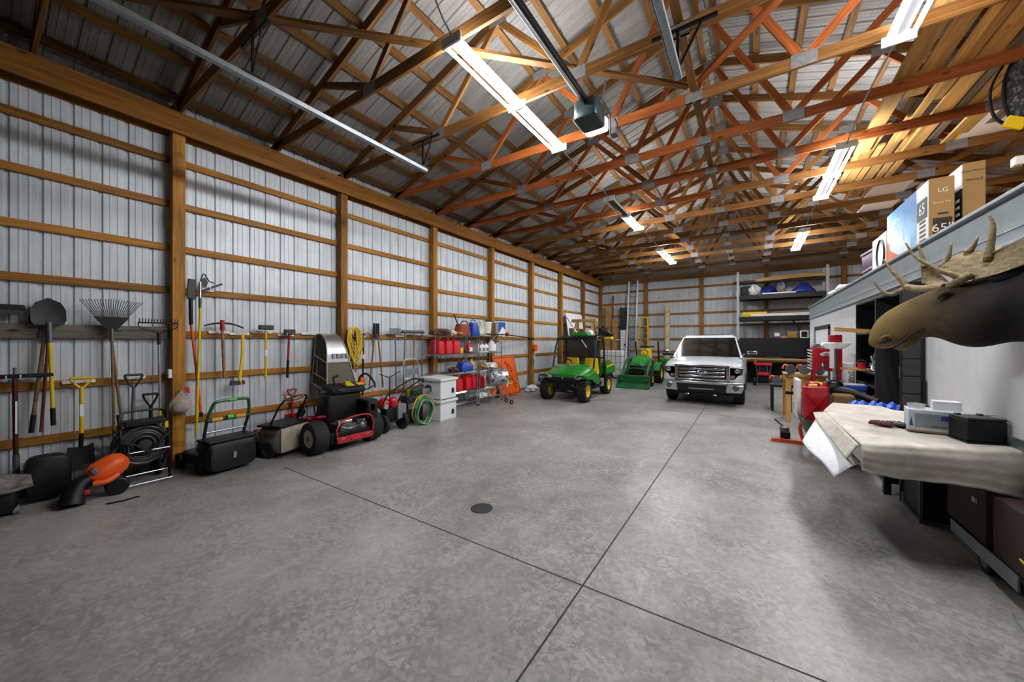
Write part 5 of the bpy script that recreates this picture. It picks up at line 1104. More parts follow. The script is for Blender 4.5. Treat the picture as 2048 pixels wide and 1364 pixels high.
L(MB().box(-.96, .96, -.02, .1, .58, .66), 'bumper_top', 'chrome', bev=.02); L(MB().box(-.6, .6, .0, .14, .36, .58), 'bumper_centre', 'black', bev=.02); L(MB().box(-.3, .3, -.012, .0, .44, .47), 'plate_bar', 'gray'); L(MB().box(-.9, .9, .1, .4, .28, .5), 'air_dam', 'black', bev=.02); L(MB().box(-.8, .8, .4, 5.2, .3, .5), 'chassis', 'black')
# ---------------------------------------------------------------- the white room on the right: wall with an open black store in it
RX = 1.65; RT = 2.84
mb = MB()
for x0, x1, y0, y1, z0, z1 in ((RX, RX + .14, 1.0, 6.0, 0, RT - .3), (RX, RX + .14, 9.2, 15.35, 0, RT - .3), (RX, RX + .14, 6.0, 9.2, 2.43, RT - .3), (RX, 5.3, 15.21, 15.35, 0, RT - .3), (RX, 5.3, 1.0, 1.14, 0, RT - .3)): mb.box(x0, x1, y0, y1, z0, z1)
w = tag(mb.build('wall_partition', M['drywall']), kind='structure')
MB().box(RX - .012, 5.4, .95, 15.38, RT - .06, RT - .01).build('roof_deck', M['ply'], w)
mb = MB(); mb.box(RX - .025, RX, .95, 15.36, RT - .38, RT - .02); mb.box(RX - .07, RX, .95, 15.36, RT - .02, RT + .01); mb.box(RX - .05, RX - .02, .95, 15.36, RT - .38, RT - .355); mb.box(RX - .032, RX - .02, .95, 15.36, RT - .27, RT - .258); mb.box(RX - .025, RX + .5, 15.36, 15.385, RT - .38, RT)
mb.build('edge_channel', M['beam_gray'], w, bev=.004)
MB().box(RX - .015, RX, 1.0, 5.97, .955, 1.03).build('wall_rail', M['galv'], w)
mb = MB(); mb.box(RX - .012, RX, 15.2, 15.36, 0, RT - .3); mb.build('corner_trim', M['white_metal'], w)
d = bpy.data.objects.new('door_1', None); C.objects.link(d); d['kind'] = 'structure'; d.location = (RX, 13.0, 0)
mb = MB(); mb.box(-.03, .0, -1.2, -1.08, 0, 2.12); mb.box(-.03, .0, 1.1, 1.22, 0, 2.12); mb.box(-.03, 0, -1.2, 1.22, 2.06, 2.17); mb.build('door_frame', M['dark'], d)
MB().box(-.02, -.002, -1.08, 1.1, 0.02, 2.06).build('door_leaf', M['white'], d, bev=.004); MB().lathe([(.02, 0), (.02, .04), (.035, .05), (.03, .08), (0, .085)], (-.02, -1.0, 1.0), (-1, 0, 0), 14).build('door_knob', M['chrome'], d)
# black store recess
t = thing('storage_cabinet', 'tall open black storage cabinet set into the white partition wall', 'cabinet', (RX, 7.6, 0))
P(MB().box(RX + .6, RX + .62, 5.98, 9.22, 0, 2.43), 'back_panel', 'black', t)
for y in (5.97, 9.17): P(MB().box(RX + .0, RX + .6, y + .012, y + .042, 0, 2.43), 'side_panel', 'black', t)
P(MB().box(RX, RX + .6, 6.02, 9.16, 2.40, 2.43), 'top_panel', 'black', t); P(MB().box(RX, RX + .6, 7.94, 7.98, 0.0, 2.4), 'upright', 'dark', t, bev=.004)
for z in (.3, .68, .98, 1.2, 1.86): P(MB().box(RX, RX + .58, 8.0, 9.16, z, z + .035), 'shelf', 'dark', t, bev=.004)
mb = MB()
for k in range(5): mb.box(RX + .3, RX + .33, 8.12 + k * .2, 8.15 + k * .2, 1.9, 2.4)
P(mb, 'slats', 'dark', t); P(MB().cyl((RX + .02, 8.0, 2.12), (RX + .3, 8.5, 2.2), .008, n=8), 'stay_rod', 'alu', t)
t = thing('louvred_door', 'black panelled folding door standing open beside the black storage cabinet', 'door', (1.545, 5.97, 0)); rbox(mb := MB(), 1.44, 1.64, 5.93, 5.965, .02, 2.42, .01); P(mb, 'leaf', 'black', t)
mb = MB()
for k in range(11): mb.box(1.455, 1.6, 5.922, 5.932, .15 + k * .2, .335 + k * .2)
P(mb, 'panel', 'dark', t, bev=.012); P(MB().box(1.612, 1.64, 5.91, 5.93, .02, 1.3), 'edge_post', 'black', t)
def lie(name, label, cat, loc, fn, group=None, rot=0):
    t = thing(name, label, cat, loc, rot, group); fn(t); return t
t = thing('plank', 'pale plank end sticking out of the black storage cabinet before the moose nose', 'plank', (1.5, 8.6, 1.9)); MB().bar((.3, -.05, .0), (-.22, .1, .06), .14, .07).build('board', M['ply'], t)
t = thing('round_board', 'round wooden board with red and green bits on the cabinet shelf', 'board', (1.6, 8.7, 1.24)); MB().cyl((0, 0, 0), (0, 0, .025), .25, n=28).build('board', M['ply'], t)
t = thing('paint_can', 'small red tin on the round wooden board in the black cabinet', 'tin', (1.62, 8.62, 1.27)); MB().cyl((0, 0, 0), (0, 0, .1), .06, n=18).build('body', M['red'], t); MB().tube(arc((0, 0, .09), .062, 0, 180, 10, (1, 0, 0), (0, .3, .9)), .003, 5).build('handle', M['steel'], t)
t = thing('wire_tangle', 'tangle of silver and black cable on the shelf of the black cabinet', 'cable', (1.72, 8.3, 1.25)); mb = MB()
for k in range(7): mb.tube(spline([(random.uniform(-.05, .1), random.uniform(-.2, .2), max(.015, random.uniform(0, .3) * (q % 2) + .02)) for q in range(6)], 4), .008, 6)
mb.build('cables', M['alu'], t)
t = thing('small_box', 'pink red box on the lower shelf of the black cabinet', 'box', (1.75, 8.25, .72 + .0)); MB().box(-.06, .06, -.09, .09, .0, .13).build('body', M['red_plastic'], t, bev=.01)
for k, (y, m, lab) in enumerate(((7.25, 'cardboard', 'brown handled tool leaning inside the dark bay of the black cabinet'), (7.1, 'alu', 'bare steel rod leaning inside the dark bay of the black cabinet'), (6.95, 'white', 'white pipe leaning beside the red topped bottle in the black cabinet'))):
    t = thing('garden_tool', lab, 'garden tool', (1.85, y, .02)); MB().tube([(0, 0, 0), (-.05, .02, 1.35 + .12 * k), (.0, .04, 1.75)], .022, 8).build('handle', M[m], t)
t = thing('gas_cylinder', 'dark red cylinder with an orange and white top standing in the black cabinet', 'cylinder', (1.72, 6.62, .02)); MB().lathe([(.1, 0), (.11, .03), (.11, 1.15), (.08, 1.25)], n=20).build('body', mat('maroon', '#5c1430', .35), t); MB().lathe([(.12, 1.25), (.12, 1.4), (.06, 1.42)], n=20).build('orange_collar', M['orange'], t); MB().lathe([(.1, 1.42), (.07, 1.5), (0, 1.5)], n=20).build('white_cap', M['white'], t)
# ---------------------------------------------------------------- moose head
t = thing('moose_head', 'mounted brown moose head with broad palmate antlers on the white partition wall', 'animal mount', (1.64, 4.11, 1.95))
MT = [(0.892, 4.504, 1.745), (0.907, 4.496, 1.845), (0.941, 4.478, 1.939), (1.007, 4.443, 2.018), (1.093, 4.397, 2.079), (1.168, 4.357, 2.125), (1.231, 4.323, 2.163), (1.29, 4.292, 2.187), (1.352, 4.259, 2.195), (1.429, 4.217, 2.215), (1.515, 4.172, 2.248), (1.618, 4.117, 2.288), (1.66, 3.9, 2.33), (1.66, 3.7, 2.34)]
MBt = [(0.901, 4.5, 1.706), (0.941, 4.478, 1.678), (1.007, 4.443, 1.682), (1.064, 4.412, 1.695), (1.125, 4.38, 1.718), (1.179, 4.351, 1.765), (1.22, 4.329, 1.785), (1.28, 4.297, 1.762), (1.361, 4.254, 1.7), (1.464, 4.199, 1.693), (1.551, 4.152, 1.741), (1.633, 4.108, 1.741), (1.66, 3.9, 1.73), (1.66, 3.7, 1.74)]
HW = [.045, .085, .105, .105, .1, .1, .11, .128, .15, .18, .2, .2, .2, .2]
mn = V((-.471, -.882, 0)); rings = []
for i, (a, b, h) in enumerate(zip(MT, MBt, HW)):
    a = V(a); b = V(b); c = (a + b) / 2; e = (a - b) / 2; r = []
    for k in range(28):
        q = 2 * PI * k / 28; sx = math.sin(q); cx = math.cos(q)
        wd = h * (1 - .18 * max(0, cx)) * (1 + .05 * math.sin(3 * q + i)) if i > 5 else h * (1 - .25 * max(0, cx) + .1 * max(0, -cx))
        r.append(c + e * math.copysign(abs(cx) ** .9, cx) + mn * wd * math.copysign(abs(sx) ** .85, sx))
    rings.append([V((min(p.x, RX - .004), p.y, p.z)) for p in r])
T = NT('moose_hide'); co_ = T.coord(); sp = T.n('ShaderNodeSeparateXYZ'); T.l(co_, sp.inputs[0])
mr = T.n('ShaderNodeMapRange'); mr.inputs['From Min'].default_value = -.7; mr.inputs['From Max'].default_value = .06; T.l(sp.outputs['X'], mr.inputs['Value'])
fur = T.noise(T.coord('Object', (60, 60, 130)), 1.4, 5, .7); blot = T.noise(co_, 9, 4)
ad = T.n('ShaderNodeMath', operation='MULTIPLY_ADD'); T.l(blot, ad.inputs[0]); ad.inputs[1].default_value = .35; T.l(mr.outputs[0], ad.inputs[2])
base = T.ramp(ad.outputs[0], [(.12, '#8a7549'), (.42, '#6a573c'), (.62, '#433a31'), (.85, '#262324')])
T.l(T.mix(.55, base, T.mix(1.0, base, T.ramp(fur, [(.3, (.45, .45, .45, 1)), (.7, (1.3, 1.3, 1.3, 1))]), 'MULTIPLY')), T.b.inputs['Base Color']); T.b.inputs['Roughness'].default_value = .85; T.b.inputs['Specular IOR Level'].default_value = .15; T.bump(fur, .8, .006)
hide = T.m
P(MB().loft(rings), 'head', hide, t, sub=2, ang=180)
jaw = []
for a, b, h in (((1.03, 4.43, 1.7), (1.036, 4.427, 1.687), .03), ((1.06, 4.412, 1.72), (1.064, 4.412, 1.66), .062), ((1.1, 4.394, 1.75), (1.1, 4.394, 1.664), .072), ((1.14, 4.37, 1.79), (1.147, 4.368, 1.712), .07), ((1.19, 4.345, 1.84), (1.195, 4.342, 1.78), .07)):
    a = V(a); b = V(b); c = (a + b) / 2; e = (a - b) / 2; jaw.append([c + e * math.cos(2 * PI * k / 16) + mn * h * math.sin(2 * PI * k / 16) for k in range(16)])
P(MB().loft(jaw), 'lower_jaw', hide, t, sub=1, ang=180)
dk = mat('moose_dark_skin', '#1c1613', .5)
mo = spline([(1.012, 4.345, 1.693), (1.04, 4.317, 1.722), (1.075, 4.3, 1.765), (1.11, 4.284, 1.806), (1.142, 4.267, 1.835), (1.165, 4.255, 1.853)], 4)
P(MB().tube(mo, [.004 + .005 * math.sin(PI * i / (len(mo) - 1)) for i in range(len(mo))], 6), 'mouth', dk, t)
nr = Matrix((V((.882, -.471, 0)), mn, V((0, 0, 1)))).transposed()
P(MB().sph((.966, 4.36, 1.747), (.048, .026, .027), 14, 10, nr @ ry(-32)), 'nostril', dk, t); P(MB().sph((.985, 4.555, 1.752), (.036, .022, .02), 14, 10, nr @ ry(-32)), 'nostril', dk, t)
P(MB().tube(spline([(.935, 4.37, 1.735), (.948, 4.352, 1.772), (.976, 4.338, 1.79), (.992, 4.335, 1.772)], 4), [.006, .009, .012, .013, .014, .014, .014, .013, .012, .011, .009, .007, .005], 8), 'nostril_rim', hide, t)
P(MB().sph((1.262, 4.182, 2.1), (.024, .018, .018), 14, 10, nr), 'eye', mat('glass_eye', '#0b0807', .08), t)
P(MB().tube(spline([(1.218, 4.193, 2.072), (1.24, 4.176, 2.112), (1.264, 4.168, 2.126), (1.295, 4.168, 2.105)], 4), [.006, .01, .013, .015, .017, .018, .018, .018, .017, .015, .012, .009, .006], 8), 'eyelid', hide, t)
for o_, ed_ in ((mn * .0, V((.5, -.35, .24))), (mn * -.2, V((.1, .6, .3)))):
    er = []
    for q, r_ in ((0, .02), (.05, .045), (.11, .055), (.17, .04), (.22, .01)): 
        c = V((1.43, 4.07, 2.19)) + o_ + ed_.normalized() * q
        er.append([c + V((0, 0, 1)) * r_ * math.cos(2 * PI * k / 12) + mn * r_ * .4 * math.sin(2 * PI * k / 12) for k in range(12)])
    P(MB().loft(er), 'ear', hide, t, sub=1, ang=180)
T = NT('antler_bone'); co_ = T.coord(); f = T.noise(T.coord('Object', (18, 18, 40)), 1.5, 5, .65, .5)
T.l(T.ramp(f, [(.3, '#57452f'), (.5, '#7d6a49'), (.72, '#a6946e')]), T.b.inputs['Base Color']); T.b.inputs['Roughness'].default_value = .6; T.bump(f, .5, .006); bone = T.m
def antler(beam, tines, palm, pth):
    o = P(MB().tube(spline(beam, 5), [.034 - .006 * i / (len(beam) * 5) for i in range((len(beam) - 1) * 5 + 1)], 10), 'antler', bone, t)
    c = sum((V(p) for p in palm), V()) / len(palm); n = len(palm); mb = MB(); vs = []
    for s in (-1, 1): vs += [c + mn * (pth * s * .5 - .035)] + [V(p) + mn * pth * s * .5 for p in palm]
    fs = []
    for k in range(n):
        l = (k + 1) % n; fs += [(0, 1 + l, 1 + k), (n + 1, n + 2 + k, n + 2 + l), (1 + k, 1 + l, n + 2 + l, n + 2 + k)]
    mb.add(vs, fs); P(mb, 'palm', bone, o, ang=60, bev=.004)
    for tn in tines:
        pts = spline(tn, 5); m = len(pts); P(MB().tube(pts, [.026 * (1 - .78 * i / (m - 1)) for i in range(m)], 10), 'tine', bone, o, ang=180)
antler([(1.3, 4.33, 2.175), (1.263, 4.397, 2.182), (1.216, 4.535, 2.197), (1.153, 4.614, 2.227)],
       [[(1.17, 4.6, 2.22), (1.118, 4.633, 2.194), (1.076, 4.656, 2.171), (1.032, 4.679, 2.196), (0.991, 4.701, 2.256), (0.965, 4.715, 2.325)], [(1.16, 4.61, 2.222), (1.118, 4.633, 2.314), (1.069, 4.659, 2.4), (1.026, 4.682, 2.502)], [(1.246, 4.565, 2.39), (1.246, 4.565, 2.42), (1.235, 4.57, 2.515), (1.216, 4.581, 2.589)]],
       [(1.3, 4.5, 2.2), (1.238, 4.569, 2.247), (1.234, 4.571, 2.404), (1.249, 4.563, 2.42), (1.303, 4.534, 2.354), (1.355, 4.507, 2.273), (1.38, 4.493, 2.224)], .022)
antler([(1.31, 4.25, 2.175), (1.32, 4.208, 2.19), (1.329, 4.135, 2.213), (1.369, 4.114, 2.246)],
       [[(1.345, 4.13, 2.215), (1.278, 4.162, 2.262), (1.221, 4.192, 2.306), (1.157, 4.227, 2.379), (1.105, 4.254, 2.45), (1.068, 4.274, 2.556)], [(1.267, 4.27, 2.331), (1.296, 4.255, 2.409), (1.31, 4.247, 2.513)], [(1.383, 4.22, 2.423), (1.409, 4.205, 2.473), (1.427, 4.196, 2.532)], [(1.44, 4.1, 2.33), (1.456, 4.09, 2.502), (1.46, 4.088, 2.593), (1.445, 4.095, 2.663)], [(1.5, 4.17, 2.4), (1.543, 4.156, 2.439)]],
       [(1.314, 4.188, 2.206), (1.251, 4.256, 2.326), (1.299, 4.264, 2.393), (1.333, 4.269, 2.415), (1.384, 4.241, 2.436), (1.427, 4.196, 2.428), (1.448, 4.139, 2.406), (1.469, 4.06, 2.39), (1.502, 4.008, 2.408), (1.548, 3.927, 2.455), (1.56, 3.92, 2.27), (1.463, 4.029, 2.22), (1.39, 4.102, 2.2)], .022)
# ---------------------------------------------------------------- draped work table
TZ = .93
t = thing('work_table', 'long work table hidden under the beige quilted moving blanket', 'table', (1.15, 5.0, 0)); P(MB().prism([(.78, 3.95), (1.63, 4.26), (1.63, 5.88), (1.36, 5.88), (1.36, 6.1), (.9, 6.1), (.78, 5.45)], (0, 0, TZ - .04), (1, 0, 0), (0, 1, 0), (0, 0, .04)), 'table_top', 'ply', t); P(MB().prism([(.86, 4.08), (1.6, 4.34), (1.6, 5.85), (1.34, 5.85), (1.34, 6.0), (.95, 6.0), (.86, 5.4)], (0, 0, TZ - .14), (1, 0, 0), (0, 1, 0), (0, 0, .1)), 'apron', 'black', t)
for x in (1.3, 1.58):
    for y in (5.8,): P(MB().box(x - .03, x + .03, y - .03, y + .03, 0, TZ - .14), 'leg', 'black_metal', t)
T = NT('quilted_blanket'); f = T.noise(T.coord(), 14, 6, .6); f2 = T.noise(T.coord('Object', (2, 2, 6)), 2.4, 4)
T.l(T.mix(.5, T.ramp(f, [(.35, '#c0b8ad'), (.65, '#dad4ca')]), T.ramp(f2, [(.35, '#aea598'), (.7, '#e0dad0')])), T.b.inputs['Base Color']); T.b.inputs['Roughness'].default_value = .95; T.b.inputs['Specular IOR Level'].default_value = .1; T.bump(T.noise(T.coord(), 160, 3), .4, .003)
def blanket(u, v):
    """u across (left edge to the wall), v from the far edge to the near edge and then down the front"""
    x = .72 + .918 * u; nz = math.sin(5.1 * u + 2.3 * v) * .5 + math.sin(11.3 * u - 4.7 * v + 1) * .3 + math.sin(19 * u + 13 * v) * .2
    yf = 3.86 + .34 * max(0, u - .05); top = .72
    if v < top:
        q = v / top; yb = 5.42 + .74 * min(1, u / .2) - .27 * max(0, min(1, (u - .68) / .06)); y = yb + (yf - yb) * q; z = TZ + .016 + .005 * nz; x += -.02 * (1 - q)
        if u < .03: z -= .012 * (1 - u / .03)
    else:
        q = (v - top) / (1 - top); drop = .2 + .125 * u + .02 * math.sin(7 * u)
        y = yf - .035 * math.sin(min(1, q * 2.5) * PI / 2) - .02 * math.sin(9 * u + 2) * q - .008 * math.sin(31 * u) * q + .03 * q; z = TZ + .016 - drop * q ** 1.05 + (.006 * nz) * (1 - q)
        y += .009 * (abs(math.sin(q * PI * 4)) ** .35 - 1)
    return (x, y, z)
bl = MB(); bl.grid(blanket, 60, 66); o = bl.build('moving_blanket', T.m, None, sol=.012, ang=180); tag(o, 'beige quilted moving blanket draped over the long work table', 'blanket')
# left overhang of the blanket edge and the pale sheet below it
mb = MB()
def side_flap(u, v):
    y = 6.1 - 2.24 * u; dz = (.02 + .07 * math.sin(PI * u) + .11 * u * u) * v
    y = 5.4 - 1.54 * u
    return (.705 - .1 * v * (1 - .4 * u) - .01 * math.sin(8 * u) * v, y, TZ + .008 - dz)
mb.grid(side_flap, 30, 8); f_ = mb.build('side_flap', o.data.materials[0], o, sol=.012, ang=180)
T = NT('speckled_sheet'); f = T.noise(T.coord(), 42, 5, .75); T.l(T.ramp(f, [(.32, '#a9adb4'), (.42, '#dde0e5'), (.7, '#eceef2')]), T.b.inputs['Base Color']); T.b.inputs['Roughness'].default_value = .6
A_, B_, C_, D_ = V((.66, 5.4, .91)), V((.44, 4.72, .72)), V((.575, 3.95, .63)), V((.73, 3.9, .78))
mb = MB(); mb.grid(lambda u, v: tuple((A_ * (1 - u) + D_ * u) * (1 - v) + (B_ * (1 - u) + C_ * u) * v + V((-.03 * math.sin(PI * u) * math.sin(PI * v), 0, .012 * math.sin(7 * u + 3 * v)))), 16, 12)
o2 = mb.build('plastic_sheet', T.m, None, sol=.003, ang=180); tag(o2, 'white speckled plastic sheet hanging below the blanket at the table corner', 'sheet')
# on the blanket
t = thing('work_gloves', 'pair of dark red and black work gloves lying on the beige blanket', 'gloves', (1.1, 4.72, TZ + .026), 20); gm = mat('maroon_glove', '#4e1a22', .8, var=.4, vs=50)
for s in (-1, 1):
    mb = MB(); mb.sph((s * .06, .0, .022), (.055, .07, .022), 12, 8)
    for k in range(4): mb.tube([(s * .06 - .035 + .024 * k, .05, .022), (s * .06 - .045 + .03 * k, .11 - .01 * abs(k - 1.5), .026), (s * .06 - .048 + .032 * k, .14 - .012 * abs(k - 1.5), .014)], [.014, .013, .009], 8)
    mb.tube([(s * .06 + s * .04, -.02, .02), (s * .06 + s * .08, .02, .024), (s * .06 + s * .09, .06, .016)], [.016, .014, .01], 8); mb.build('glove', gm if s < 0 else M['black'], t)
t = thing('carton', 'white printed carton with brown bottom edge on the beige blanket', 'box', (1.33, 4.66, TZ + .028), -8); MB().box(-.165, .165, -.11, .13, .0, .012).build('tray', M['cardboard'], t); MB().box(-.16, .16, -.105, .125, .012, .19).build('box', mat('pale_blue_white_card', '#cfd6de', .6), t, bev=.004); MB().box(-.12, .15, -.1075, -.105, .04, .16).build('print_panel', mat('gray_print', '#8f979f', .6), t); MB().prism([(-.152, .05), (-.128, .05), (-.14, .13)], (0, -.1065, 0), (1, 0, 0), (0, 0, 1), (0, .001, 0)).build('blue_figure', M['blue'], t); MB().box(.03, .1, -.1095, -.1075, .11, .15).build('blue_stamp', M['blue'], t)
text('lettering', 'RIZER 1000', .018, M['black'], t, (.02, -.1085, .055), (90, 0, 0), .0005)
t = thing('carton', 'small plain white carton stacked on the printed white carton', 'box', (1.41, 4.7, TZ + .219), -8); MB().box(-.075, .085, -.06, .06, 0, .075).build('box', M['white'], t, bev=.003)
t = thing('clear_tray', 'clear plastic tray standing on the printed carton beside the small white one', 'tray', (1.24, 4.7, TZ + .219), -8); MB().lathe([(.05, 0), (.06, .04), (.055, .04), (.046, .006), (0, .006)], n=4).build('tray', mat('clear_tray_plastic', '#d6dade', .1, alpha=.5), t)
t = thing('equipment_case', 'black box with metal latches on a black mat at the end of the blanket', 'case', (1.5, 4.43, TZ + .028), 12); MB().box(-.11, .11, -.1, .1, .008, .17).build('case', M['black'], t, bev=.006); MB().box(-.11, .11, -.1, .1, .172, .19).build('lid', M['dark'], t, bev=.006); MB().box(-.12, .11, -.12, .11, 0, .007).build('mat', M['black'], t)
mb = MB()
for x in (-.08, .05): mb.box(x - .015, x + .015, .04, .07, .19, .205)
mb.build('latch', M['steel'], t, bev=.003); MB().tube(spline([(.11, -.09, .19), (.12, 0, .2), (.11, .09, .19)], 4), .004, 6).build('handle', M['steel'], t)
t = thing('tarp', 'crumpled bright blue tarp lying at the far edge of the blanket', 'tarp', (1.38, 6.3, TZ - .12)); mb = MB(); mb.grid(lambda u, v: (-.32 + .56 * u, -.1 + .2 * v, .1 + .045 * math.sin(PI * v) + .02 * math.sin(u * 23 + v * 7) * math.sin(PI * v) + .016 * math.sin(u * 41 - v * 5)), 40, 10); mb.build('sheet', mat('blue_tarp', '#1f55c4', .35), t, sol=.02, ang=180); MB().box(-.3, .22, -.09, .09, -.03, .1).build('folded_bulk', bpy.data.materials['blue_tarp'], t, bev=.02)
# below the table
t = thing('black_chest', 'black steel chest on the floor far beneath the work table', 'chest', (1.5, 6.35, 0)); MB().box(-.13, .13, -.12, .5, 0.03, .45).build('box', M['black_metal'], t, bev=.01); MB().box(-.135, .135, -.125, .505, .45, .5).build('lid', M['black_metal'], t, bev=.008)
t = thing('metal_crate', 'black open frame crate with bright edges beneath the work table', 'crate', (1.48, 5.3, 0)); mb = MB(); X0, X1, Y0, Y1, Z1 = -.12, .13, -.25, .3, .42
for a, b in (((X0, Y0, 0), (X0, Y0, Z1)), ((X1, Y0, 0), (X1, Y0, Z1)), ((X0, Y1, 0), (X0, Y1, Z1)), ((X0, Y0, .02), (X1, Y0, .02)), ((X0, Y0, Z1), (X1, Y0, Z1)), ((X0, Y0, .02), (X0, Y1, .02)), ((X0, Y0, Z1), (X0, Y1, Z1))): mb.bar(a, b, .018, .018, (.1, .2, 1))
mb.build('frame', M['steel'], t); MB().box(X0 + .02, X1 - .01, Y0 + .02, Y1, .02, Z1 - .02).build('panel', M['black'], t)
t = thing('cargo_dolly', 'long low black dolly with a caster wheel standing along the partition under the table', 'dolly', (1.55, 3.7, 0)); MB().box(1.47 - 1.55, .09, -1.4, 1.05, .17, .2).build('deck', M['black'], t, bev=.004); MB().box(-.09, -.08, -1.4, -.28, .1, .2).build('side_rail', M['galv'], t); MB().box(-.09, -.08, .1, 1.05, .1, .2).build('side_rail', M['galv'], t)
MB().box(-.075, -.03, .5, .62, .02, .17).build('fork', M['steel'], t); wheel(t, (-.06, .55, .09), (1, 0, 0), .09, .04, .05, 'rubber', 'gray', world=False); wheel(t, (-.0, -1.1, .09), (1, 0, 0), .09, .04, .05, 'rubber', 'gray', world=False)
dc = mat('dark_brown_card', '#3a2b26', .85); t = thing('carton', 'dark brown carton printed with upside down 100 on the low dolly', 'box', (1.56, 4.5, .2)); MB().box(-.08, .08, -.26, .38, 0, .52).build('box', dc, t, bev=.004); text('lettering', '100', .06, M['white'], t, (-.082, -.1, .29), (-90, 0, 90), .0006)
t = thing('carton', 'dark brown carton nearest the camera on the low dolly', 'box', (1.56, 3.72, .2)); MB().box(-.08, .08, -.45, .42, 0, .42).build('box', dc, t, bev=.004)
t = thing('strap', 'thin yellow strap lying over the carton nearest the camera on the dolly', 'strap', (1.5, 3.5, .2)); MB().tube(spline([(-.03, .3, .12), (-.035, .05, .1), (-.035, -.2, .13), (-.04, -.4, .03), (-.06, -.5, -.1)], 5), .006, 6).build('webbing', M['yellow'], t)
t = thing('floor_wire', 'thin pale wire curving over the floor beside the low dolly', 'wire', (1.4, 3.2, 0)); MB().tube(spline([(-.0, .5, .004), (-.03, .3, .004), (0, .05, .004), (.03, -.3, .004)], 5), .003, 5).build('wire', M['gray'], t)
# ---------------------------------------------------------------- wheelbarrow, stool, benches beyond the table
t = thing('wheelbarrow', 'heaped black tray wheelbarrow with orange legs beyond the draped table', 'wheelbarrow', (.95, 7.0, 0))
mb = MB(); rg = []
for z, k in ((.42, .72), (.7, 1.0), (.715, 1.02), (.7, .97), (.45, .7)): rg.append([(.93 + .36 * k * math.copysign(abs(math.cos(a)) ** .55, math.cos(a)), 7.05 + .78 * k * math.copysign(abs(math.sin(a)) ** .6, math.sin(a)), z + .05 * math.sin(a) * k) for a in [2 * PI * q / 28 for q in range(28)]])
mb.loft(rg); P(mb, 'tray', 'dark', t)
mb = MB()
for s in (-1, 1): mb.tube(spline([(.98 + s * .07, 6.65, .3), (.96 + s * .15, 6.9, .4), (.95 + s * .22, 7.7, .6), (.92 + s * .2, 8.1, .82)], 4), .02, 8)
P(mb, 'handles', 'black_metal', t)
for s in (-1, 1): P(MB().tube(spline([(.95 + s * .22, 7.45, .52), (.95 + s * .26, 7.7, .3), (.95 + s * .2, 7.8, .03)], 4), .026, 8), 'leg', 'orange', t)
P(MB().bar((.3, 7.78, .03), (1.2, 7.82, .03), .05, .05), 'foot_bar', 'orange', t); P(MB().bar((.72, 7.5, .62), (.9, 7.78, .04), .05, .03), 'leg_brace', 'orange', t)
wheel(t, (1.02, 6.75, .2), (1, 0, 0), .2, .09, .1, 'rubber', 'orange'); P(MB().box(.52, .86, 8.06, 8.11, .8, .85), 'grip_bar', 'black', t)
t = thing('jerry_can', 'red steel jerry can standing in the wheelbarrow', 'gas can', (.74, 6.52, .62), 8); rbox(mb := MB(), -.13, .16, -.08, .08, .0, .5, .04, taper=.98); mb.build('body', M['red'], t, bev=.02)
mb = MB()
for y in (-.035, 0, .035): mb.tube(spline([(-.08, y, .49), (-.07, y, .54), (.04, y, .54), (.06, y, .49)], 3), .011, 6)
mb.build('handle', M['red'], t); MB().cyl((.1, 0, .48), (.13, 0, .55), .03, n=14).build('cap', M['red'], t); MB().bar((-.1, -.083, .08), (.12, -.083, .4), .01, .025, (0, 1, 0)).build('pressed_rib', M['red'], t); MB().bar((.12, -.083, .08), (-.1, -.083, .4), .01, .025, (0, 1, 0)).build('pressed_rib', M['red'], t)
t = thing('carton', 'white flat board standing behind the red jerry can in the wheelbarrow', 'board', (.6, 6.95, .62), 0); MB().box(-.03, .02, -.2, .3, 0, .55).build('board', M['white'], t, bev=.004)
t = thing('canvas_bag', 'brown canvas bag slumped in the wheelbarrow right of the jerry can', 'bag', (1.05, 6.55, .6), 0); rbox(mb := MB(), -.14, .14, -.14, .2, 0, .42, .07, taper=.8); mb.build('body', mat('brown_canvas', '#6d5027', .9, var=.3), t, bev=.02)
t = thing('leaf_blower', 'black and yellow leaf blower with a long black tube lying over the wheelbarrow', 'leaf blower', (1.05, 7.3, .8), 0); MB().tube(spline([(-.35, .0, .2), (-.1, -.05, .22), (.2, -.2, .18), (.42, -.35, .1)], 4), [.05] * 5 + [.07] * 4 + [.05] * 4, 12).build('tube', M['black'], t); MB().sph((-.2, -.05, .22), (.14, .12, .1), 14, 8).build('yellow_housing', M['yellow'], t); MB().sph((.0, -.05, .24), (.12, .12, .1), 14, 8).build('motor', M['black'], t); MB().tube(spline([(-.1, -.1, .3), (0, -.12, .36), (.1, -.1, .3)], 4), .014, 8).build('handle', M['black'], t)
t = thing('shop_stool', 'blue padded shop seat on a chrome frame behind the blanket', 'stool', (1.36, 8.36, 0)); rbox(mb := MB(), .95 - 1.25, .27, -.16, .2, .92, 1.0, .06); mb.build('pad', mat('blue_vinyl', '#1c4fa8', .3), t, bev=.02); rbox(mb := MB(), -.28, .25, -.14, .18, 1.0, 1.012, .06); mb.build('seat_top', mat('beige_vinyl', '#b3a79b', .5), t)
mb = MB()
for x in (-.2, .2):
    for y in (-.1, .14): mb.tube([(x, y, .92), (x * 1.2, y * 1.2, .0)], .014, 8)
mb.tube([(-.22, -.11, .55), (.22, -.11, .55)], .012, 8); mb.tube([(-.22, .15, .55), (.22, .15, .55)], .012, 8); mb.box(-.24, .24, -.14, .18, .86, .9); mb.build('frame', M['chrome'], t)
